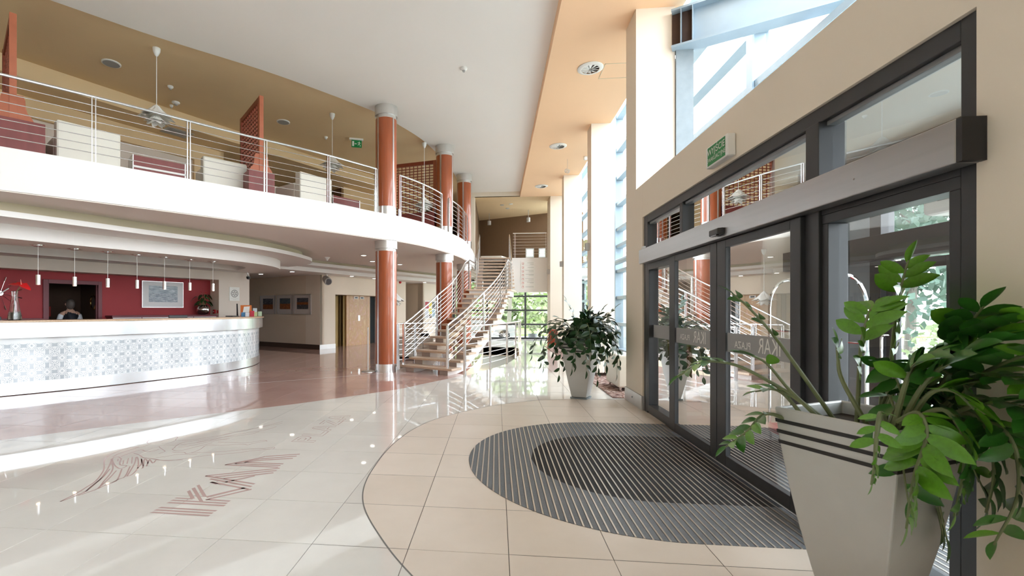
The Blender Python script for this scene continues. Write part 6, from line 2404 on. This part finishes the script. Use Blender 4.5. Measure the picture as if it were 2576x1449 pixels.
FAR = [(-0.62, 0.90, 0.42, 9), (-0.80, 0.62, 0.30, 9), (-0.55, 1.02, -0.25, 8), (-0.66, 0.50, 0.15, 9), (-0.42, 0.35, -0.30, 9), (-0.60, 0.38, 0.35, 8), (-0.25, 1.62, 0.1, 10), (-0.05, 1.30, -0.2, 9),
       (0.10, 1.50, 0.05, 10), (0.30, 1.46, -0.15, 10), (0.42, 1.36, 0.2, 9), (0.62, 1.48, -0.05, 10), (0.55, 1.12, 0.25, 9), (0.72, 0.95, -0.1, 9), (0.70, 0.74, 0.15, 9), (0.52, 0.62, -0.3, 9),
       (0.45, 0.40, 0.25, 9), (0.60, 0.34, -0.1, 8), (0.28, 0.55, -0.45, 10), (0.15, 0.30, -0.42, 10), (-0.02, 0.45, -0.44, 10), (-0.18, 0.55, -0.40, 9), (0.34, 0.78, -0.38, 9), (0.05, 0.72, -0.46, 9), (0.22, 1.10, -0.25, 9), (0.40, 1.05, -0.30, 9), (0.66, 0.55, 0.05, 9), (-0.50, 0.72, -0.2, 8), (0.18, 0.48, -0.36, 9), (0.5, 0.85, -0.2, 9)]
# a second, thinner set of shoots between the traced ones
rs = random.Random(41)
for k in range(15):
    a = rs.choice([rs.uniform(-1.9, 0.3), rs.uniform(-1.2, 0.0)])
    rch = rs.uniform(0.22, 0.40)
    ez = rs.uniform(0.45, 1.15)
    ex_, ey_ = min(1.735 + math.cos(a) * rch, 1.93), 2.345 + math.sin(a) * rch
    zz_stem(zz, [(1.735 + math.cos(a) * 0.08, 2.345 + math.sin(a) * 0.08, 0.87), (1.735 + math.cos(a) * rch * 0.6, 2.345 + math.sin(a) * rch * 0.6, max(ez, 0.95) + 0.12), (ex_, ey_, ez)], 10, 0.35, 0.10, 0, rs, 0.008)
MASS[zz.name].build('leaf_mass', LEAF, zz, smooth=True, kind='stuff')
rs = random.Random(23)
for dx, zt, dy, n in FAR:
    bx_, by_ = 1.40 + dx * 0.10, 7.65 + dy * 0.15
    ex, ey = 1.40 + dx, 7.65 + dy
    peak = max(zt + 0.05, 1.05 + 0.25 * rs.random()) if zt < 1.2 else zt
    if zt >= 1.2:
        pts = [(bx_, by_, 0.88), (bx_ + (ex - bx_) * 0.35, by_ + (ey - by_) * 0.35, 0.88 + (zt - 0.88) * 0.5), (ex, ey, zt)]
    else:
        pts = [(bx_, by_, 0.88), (bx_ + (ex - bx_) * 0.4, by_ + (ey - by_) * 0.4, peak), (bx_ + (ex - bx_) * 0.85, by_ + (ey - by_) * 0.85, (peak + zt) / 2 + 0.08), (ex, ey, zt)]
    ezz = [min(p[0], 1.92) for p in pts]
    pts = [(a, p[1], p[2]) for a, p in zip(ezz, pts)]
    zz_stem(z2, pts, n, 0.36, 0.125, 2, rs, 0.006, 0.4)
for k in range(20):
    a = rs.uniform(0, 6.283)
    rch = rs.uniform(0.2, 0.62)
    ez = rs.uniform(0.35, 1.3)
    ex_, ey_ = min(1.40 + math.cos(a) * rch, 1.92), 7.65 + math.sin(a) * rch * 0.75
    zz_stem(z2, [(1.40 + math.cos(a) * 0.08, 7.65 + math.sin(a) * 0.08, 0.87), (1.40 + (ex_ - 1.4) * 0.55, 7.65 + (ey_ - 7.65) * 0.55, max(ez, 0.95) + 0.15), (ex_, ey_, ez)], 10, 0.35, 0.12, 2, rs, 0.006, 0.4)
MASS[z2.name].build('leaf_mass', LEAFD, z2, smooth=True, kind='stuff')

# ------------------------------------------------------------------ outside: trees, car, planter, parasols


def tree(label, x, y, h, r, m, seed, ground=-0.32, n=900, leaf=0.22, trunk=True, group='trees outside the glass'):
    rs = random.Random(seed)
    t = thing('tree', label, 'tree', (x, y, ground), group)
    if trunk:
        mb = MB()
        mb.tube([(x, y, ground), (x + 0.1, y, ground + h * 0.3), (x + 0.15, y + 0.1, ground + h * 0.7)], [0.18, 0.14, 0.07], 8)
        mb.build('trunk', mat('grey_bark', (0.16, 0.14, 0.12), 0.9, var=0.3, scale=6), t, smooth=True)
        for k in range(4):
            a = k * 1.6 + seed
            mb = MB()
            mb.tube([(x + 0.1, y, ground + h * 0.3), (x + math.cos(a) * r * 0.5, y + math.sin(a) * r * 0.5, ground + h * 0.62)], [0.08, 0.03], 6)
            mb.build('branch', bpy.data.materials['grey_bark'], t)
    mb = MB()
    zc = ground + h * (0.62 if trunk else 0.5)
    blobs = [(x + rs.uniform(-0.6, 0.6) * r, y + rs.uniform(-0.6, 0.6) * r, zc + rs.uniform(-0.34, 0.34) * h * (1 if trunk else 1.2), r * rs.uniform(0.35, 0.6)) for _ in range(14)]
    for k in range(n):
        bx, by, bz, br = blobs[k % 14]
        v = Vector((rs.gauss(0, 1), rs.gauss(0, 1), rs.gauss(0, 1))).normalized() * br * rs.uniform(0.6, 1.05)
        p = Vector((bx, by, bz)) + v
        if p.z < ground + 0.05:
            p.z = ground + 0.05 + rs.random() * 0.3
        a = Vector((rs.gauss(0, 1), rs.gauss(0, 1), rs.gauss(0, 1))).normalized() * leaf
        b = a.cross(Vector((rs.gauss(0, 1), rs.gauss(0, 1), rs.gauss(0, 1)))).normalized() * leaf * 0.6
        mb.add([p - a, p + b, p + a, p - b], [(0, 1, 2, 3)])
    mb.build('foliage', m, t, kind='stuff')
    return t


LF1 = mat('yellow_green_tree_leaf', (0.27, 0.34, 0.15), 0.7, var=0.4, scale=1.5)  # plain yellow-green leaf colour, mottled at random
LF2 = mat('pale_tree_leaf', (0.34, 0.40, 0.22), 0.7, var=0.4, scale=1.5)
LF3 = mat('bluish_tree_leaf', (0.10, 0.16, 0.12), 0.7, var=0.4, scale=1.5)
tree('leafy tree left of the far glass wall mullion', -2.9, 35, 8.5, 1.9, LF1, 1, -0.22, n=2000, leaf=0.20)
tree('leafy tree with a forked trunk seen right behind the stairs', 0.9, 33.5, 8.5, 1.9, LF1, 2, -0.22, n=2000, leaf=0.20)
tree('pale leafy tree at the right of the far glass wall', 4.8, 35, 9, 2.0, LF2, 3, -0.22, n=2000, leaf=0.22)
tree('green tree left behind the staircase far outside', -7.2, 37, 9, 2.2, LF2, 4, -0.22, n=1500, leaf=0.25)
mb = MB()
rs = random.Random(77)
for k in range(9000):
    x = rs.uniform(-14, 18)
    p = Vector((x, 44 + rs.gauss(0, 1.0) + math.sin(x * 1.3), -0.15 + abs(rs.gauss(0, 1)) * 3.2 * (0.8 + 0.3 * math.sin(x * 0.9))))
    a = Vector((rs.gauss(0, 1), rs.gauss(0, 1), rs.gauss(0, 1))).normalized() * 0.34
    b = a.cross(Vector((rs.gauss(0, 1), rs.gauss(0, 1), rs.gauss(0, 1)))).normalized() * 0.2
    mb.add([p - a, p + b, p + a, p - b], [(0, 1, 2, 3)])
tag(mb.build('treeline', LF2, None), 'pale green line of trees far beyond the glass wall', 'trees', kind='stuff')
tree('bluish-green tree seen through the outer vestibule door', 13.0, 13.6, 7.5, 3.4, LF3, 21, n=3000, leaf=0.17)
tree('second bluish-green tree outside the vestibule door', 16.0, 19.5, 8.0, 2.6, LF3, 22, n=2400, leaf=0.2)
tree('low round shrub outside the vestibule door', 9.6, 10.6, 1.6, 1.1, LF2, 23, n=1200, leaf=0.08, trunk=False, group='shrubs outside the glass')
tree('light green shrub outside the glass front behind the far planter', 5.6, 15.6, 2.2, 0.9, mat('fresh_shrub_leaf', (0.22, 0.42, 0.08), 0.6, var=0.3), 24, n=1200, leaf=0.10, trunk=False, group='shrubs outside the glass')
car = thing('car', 'silver-white car parked outside the far glass wall', 'car', (-0.6, 26.6, -0.32))
mb = MB()
CP = [(-2.3, 0.28), (-2.35, 0.62), (-2.1, 0.80), (-1.3, 0.90), (-0.75, 1.36), (0.75, 1.42), (1.5, 0.98), (1.95, 0.86), (2.05, 0.55), (1.98, 0.26)]
for yy, s in ((25.75, 0.96), (25.85, 1.0), (27.35, 1.0), (27.45, 0.96)):
    mb.v += [(-0.9 + u * s, yy, -0.32 + z) for u, z in CP]
nC = len(CP)
for a in range(3):
    for k in range(nC):
        mb.f.append((a * nC + k, a * nC + (k + 1) % nC, (a + 1) * nC + (k + 1) % nC, (a + 1) * nC + k))
        mb.m.append(0)
mb.f += [tuple(range(nC - 1, -1, -1)), tuple(range(3 * nC, 4 * nC))]
mb.m += [0, 0]
mb.build('body', mat('silver_car_paint', (0.70, 0.72, 0.74), 0.2, 0.3, coat=0.6), car)
for u in ((-0.68, -0.02, 0.0), (0.03, 0.75, 1.0)):
    mb = MB()
    top = [(-0.9 + u[0] + 0.05, 1.32), (-0.9 + u[1], 1.36)]
    mb.add([(-0.9 + u[0] - (0.35 if u[2] == 0 else 0), 25.74, -0.32 + 0.93), (-0.9 + u[1] + (0.42 if u[2] else 0), 25.74, -0.32 + 0.95), (top[1][0], 25.84, -0.32 + top[1][1]), (top[0][0], 25.84, -0.32 + top[0][1])], [(0, 1, 2, 3)])
    mb.build('side_window', mat('dark_car_glass', (0.03, 0.04, 0.05), 0.08), car)
for xx in (-2.35, 0.45):
    mb = MB()
    mb.tube([(xx, 25.72, -0.01), (xx, 25.95, -0.01)], 0.31, 20)
    w_ = mb.build('wheel', BLACK, car, smooth=True)
    for k in range(10):
        a = 2 * math.pi * k / 10
        mb = MB()
        mb.tube([(xx, 25.71, -0.01), (xx + 0.235 * math.cos(a), 25.71, -0.01 + 0.235 * math.sin(a))], 0.02, 5)
        mb.build('spoke', CHROME, w_)
pl_ = thing('outdoor_planter', 'dark planter with a small bush outside the far glass wall', 'planter', (1.9, 24.2, -0.32))
mb = MB()
mb.lathe([(0.18, 0), (0.26, 0.5), (0.23, 0.5), (0.22, 0.45)], (1.9, 24.2, -0.319), 16)
mb.build('pot', GREYST, pl_)
mb = MB()
rs = random.Random(8)
for k in range(220):
    v = Vector((rs.gauss(0, 1), rs.gauss(0, 1), rs.gauss(0, 1))).normalized() * rs.uniform(0.1, 0.34)
    p = Vector((1.9, 24.2, 0.5)) + v
    a = Vector((rs.gauss(0, 1), rs.gauss(0, 1), rs.gauss(0, 1))).normalized() * 0.06
    b = a.cross(Vector((rs.gauss(0, 1), rs.gauss(0, 1), 1))).normalized() * 0.03
    mb.add([p - a, p + b, p + a, p - b], [(0, 1, 2, 3)])
mb.build('bush', LF2, pl_, kind='stuff')
for k, (x, y, zt) in enumerate(((6.0, 12.6, 2.15), (6.3, 18.0, 2.1))):
    t = thing('parasol', ['cream parasol outside the glass front nearer the first pier', 'cream parasol outside the glass front behind the second pier'][k], 'parasol', (x, y, -0.32), 'cream parasols on the terrace')
    mb = MB()
    mb.tube([(x, y, -0.3), (x, y, zt)], 0.025, 8)
    mb.build('pole', GREYP, t)
    mb = MB()
    nS = 8
    vs = [(x, y, zt + 0.02)] + [(x + 1.35 * math.cos(2 * math.pi * j / nS), y + 1.35 * math.sin(2 * math.pi * j / nS), zt - 0.62) for j in range(nS)]
    mb.add(vs, [(0, 1 + j, 1 + (j + 1) % nS) for j in range(nS)])
    mb.build('canopy', mat('cream_canvas', (0.80, 0.70, 0.60), 0.8), t)
    mb = MB()
    mb.lathe([(0.25, 0), (0.25, 0.06)], (x, y, -0.319), 16)
    mb.build('base', GREYP, t)
oh = thing('annex_facade', 'pale neighbouring facade with an orange glazed door outside the glass front', 'building', (9, 26, -0.32))
mb = MB()
mb.box(6.2, 20, 30.0, 30.4, -0.32, 3.6)
mb.build('wall', PAPER, oh)
mb = MB()
mb.box(6.6, 7.5, 29.93, 29.99, -0.3, 2.3)
dd = mb.build('door', mat('orange_door_paint', (0.62, 0.16, 0.04), 0.5), oh)
for i in range(2):
    for j in range(4):
        mb = MB()
        mb.box(6.72 + i * 0.36, 7.02 + i * 0.36, 29.915, 29.928, 0.5 + j * 0.44, 0.86 + j * 0.44)
        mb.build('door_pane', mat('grey_blue_pane', (0.25, 0.33, 0.36), 0.2), dd)

# ------------------------------------------------------------------ receptionist in the doorway of the back office


def skin_body(name, V, E, R, m, parent, sub=1):
    me = bpy.data.meshes.new(name)
    o = OFF.get(parent.name, Vector((0, 0, 0)))
    me.from_pydata([tuple(Vector(v) - o) for v in V], E, [])
    ob = bpy.data.objects.new(name, me)
    COL.objects.link(ob)
    ob.parent = parent
    sk = ob.modifiers.new('skin', 'SKIN')
    sk.use_smooth_shade = True
    for i, r in enumerate(R):
        me.skin_vertices[0].data[i].radius = (r, r) if not isinstance(r, tuple) else r
        me.skin_vertices[0].data[i].use_root = i == 0
    ss = ob.modifiers.new('sub', 'SUBSURF')
    ss.levels = sub
    ss.render_levels = sub
    me.materials.append(m)
    return ob


pc = Vector((*rpt(-3.10, 1.15), 0))
fx_, fy_ = Vector((rn.x, rn.y, 0)), Vector((rd.x, rd.y, 0))      # facing into the office, shoulders along the wall


def bp3(a, f, z):
    p = pc + fy_ * a + fx_ * f
    return (p.x, p.y, z)


SKINM = mat('fair_skin', (0.55, 0.33, 0.24), 0.5)
HAIRM = mat('grey_brown_hair', (0.09, 0.07, 0.06), 0.6, var=0.4, scale=40)
VEST = mat('navy_waistcoat', (0.006, 0.008, 0.015), 0.7)
SHIRT = mat('white_shirt', (0.72, 0.74, 0.78), 0.7)
pr_ = thing('person', 'receptionist seen from behind in a navy waistcoat and white shirt in the office doorway', 'person', tuple(pc))
V = [bp3(0, 0, 0.92), bp3(0, 0, 1.08), bp3(0, 0, 1.24), bp3(0, 0, 1.36), bp3(0, 0.01, 1.45), bp3(0, 0.02, 1.53), bp3(0, 0.02, 1.60)]
R = [(0.15, 0.11), (0.135, 0.10), (0.15, 0.11), (0.12, 0.09), 0.05, (0.07, 0.085), (0.065, 0.08)]
E = [(0, 1), (1, 2), (2, 3), (3, 4), (4, 5), (5, 6)]
for sgn in (-1, 1):
    i = len(V)
    V += [bp3(0.17 * sgn, 0, 1.34), bp3(0.23 * sgn, 0.02, 1.10), bp3(0.20 * sgn, 0.20, 0.96), bp3(0.17 * sgn, 0.26, 0.95)]
    R += [0.052, 0.042, 0.032, (0.036, 0.02)]
    E += [(3, i), (i, i + 1), (i + 1, i + 2), (i + 2, i + 3)]
    for k, (u, ln) in enumerate(((-0.028, 0.065), (-0.009, 0.075), (0.010, 0.07), (0.028, 0.055))):
        j = len(V)
        V += [bp3(0.17 * sgn + u, 0.26 + ln * 0.6, 0.945), bp3(0.17 * sgn + u, 0.26 + ln, 0.925)]
        R += [0.009, 0.008]
        E += [(i + 3, j), (j, j + 1)]
    j = len(V)
    V += [bp3(0.17 * sgn - 0.045 * sgn, 0.275, 0.94), bp3(0.17 * sgn - 0.055 * sgn, 0.305, 0.93)]
    R += [0.010, 0.009]
    E += [(i + 3, j), (j, j + 1)]
    i = len(V)
    V += [bp3(0.09 * sgn, 0, 0.84), bp3(0.09 * sgn, 0.01, 0.47), bp3(0.09 * sgn, -0.01, 0.08), bp3(0.09 * sgn, 0.15, 0.035)]
    R += [0.085, 0.055, 0.04, (0.04, 0.03)]
    E += [(0, i), (i, i + 1), (i + 1, i + 2), (i + 2, i + 3)]
skin_body('body', V, E, R, SKINM, pr_, 2)
Vv = [bp3(0, -0.002, 0.95), bp3(0, -0.002, 1.08), bp3(0, -0.002, 1.24), bp3(0, -0.002, 1.37), bp3(-0.10, 0, 1.385), bp3(0.10, 0, 1.385)]
skin_body('waistcoat', Vv, [(0, 1), (1, 2), (2, 3), (3, 4), (3, 5)], [(0.165, 0.125), (0.15, 0.115), (0.165, 0.125), (0.14, 0.10), 0.06, 0.06], VEST, pr_, 2)
for sgn in (-1, 1):
    skin_body('shirt_sleeve', [bp3(0.165 * sgn, 0, 1.35), bp3(0.23 * sgn, 0.02, 1.10), bp3(0.205 * sgn, 0.17, 0.985)], [(0, 1), (1, 2)], [0.066, 0.056, 0.045], SHIRT, pr_, 2)
skin_body('trousers', [bp3(0, 0, 0.95), bp3(0, 0, 0.86), bp3(-0.09, 0, 0.80), bp3(-0.09, 0.01, 0.47), bp3(-0.09, -0.01, 0.09), bp3(0.09, 0, 0.80), bp3(0.09, 0.01, 0.47), bp3(0.09, -0.01, 0.09)],
          [(0, 1), (1, 2), (2, 3), (3, 4), (1, 5), (5, 6), (6, 7)], [(0.165, 0.12), (0.16, 0.12), 0.095, 0.068, 0.055, 0.095, 0.068, 0.055], VEST, pr_, 2)
hb = MB()
for i in range(9):
    th = math.pi * i / 8
    for k in range(14):
        ph = 2 * math.pi * k / 14
        r = 0.105 + 0.006 * math.sin(k * 5 + i)
        q = bp3(r * math.sin(th) * math.cos(ph) * 0.92, 0.005 + r * math.sin(th) * math.sin(ph) * 1.08 - 0.012, 1.585 + (0.12 if th < 1.6 else 0.15) * math.cos(th))
        hb.v.append(q)
for i in range(8):
    for k in range(14):
        if i >= 3 and 0 <= k <= 7:
            continue      # leave the face side open
        hb.f.append((i * 14 + k, i * 14 + (k + 1) % 14, (i + 1) * 14 + (k + 1) % 14, (i + 1) * 14 + k))
        hb.m.append(0)
hb.build('hair', HAIRM, pr_, smooth=True)
fm = MB()
for sgn in (-1, 1):
    fm.lathe([(0.0, -0.012), (0.012, 0.0), (0.0, 0.012)], bp3(0.03 * sgn, 0.098, 1.58), 8)
fm.build('eyes', WHITEP, pr_, smooth=True, kind='stuff')
fm = MB()
fm.tube([bp3(0, 0.10, 1.57), bp3(0, 0.122, 1.535), bp3(0, 0.10, 1.53)], [0.008, 0.013, 0.008], 8)
fm.build('nose', SKINM, pr_, smooth=True)
fm = MB()
fm.tube([bp3(-0.025, 0.096, 1.503), bp3(0, 0.103, 1.50), bp3(0.025, 0.096, 1.503)], [0.004, 0.007, 0.004], 6)
fm.build('mouth', mat('lip', (0.40, 0.14, 0.12), 0.4), pr_, smooth=True)
for sgn in (-1, 1):
    fm = MB()
    fm.tube([bp3(0.08 * sgn, 0.01, 1.60), bp3(0.092 * sgn, 0.0, 1.575), bp3(0.08 * sgn, 0.01, 1.545)], [0.008, 0.014, 0.008], 6)
    fm.build('ear', SKINM, pr_, smooth=True)

# ------------------------------------------------------------------ unseen lamp added to brighten the stairwell
ll = bpy.data.lights.new('stairwell_fill_light', 'AREA')
ll.energy = 130
ll.color = (1.0, 0.86, 0.68)
ll.shape = 'DISK'
ll.size = 0.6
lo = bpy.data.objects.new('stairwell_fill_light', ll)
COL.objects.link(lo)
lo.location = (-0.1, 12.2, -0.36)
lo.rotation_euler = (math.radians(35), 0, 0)
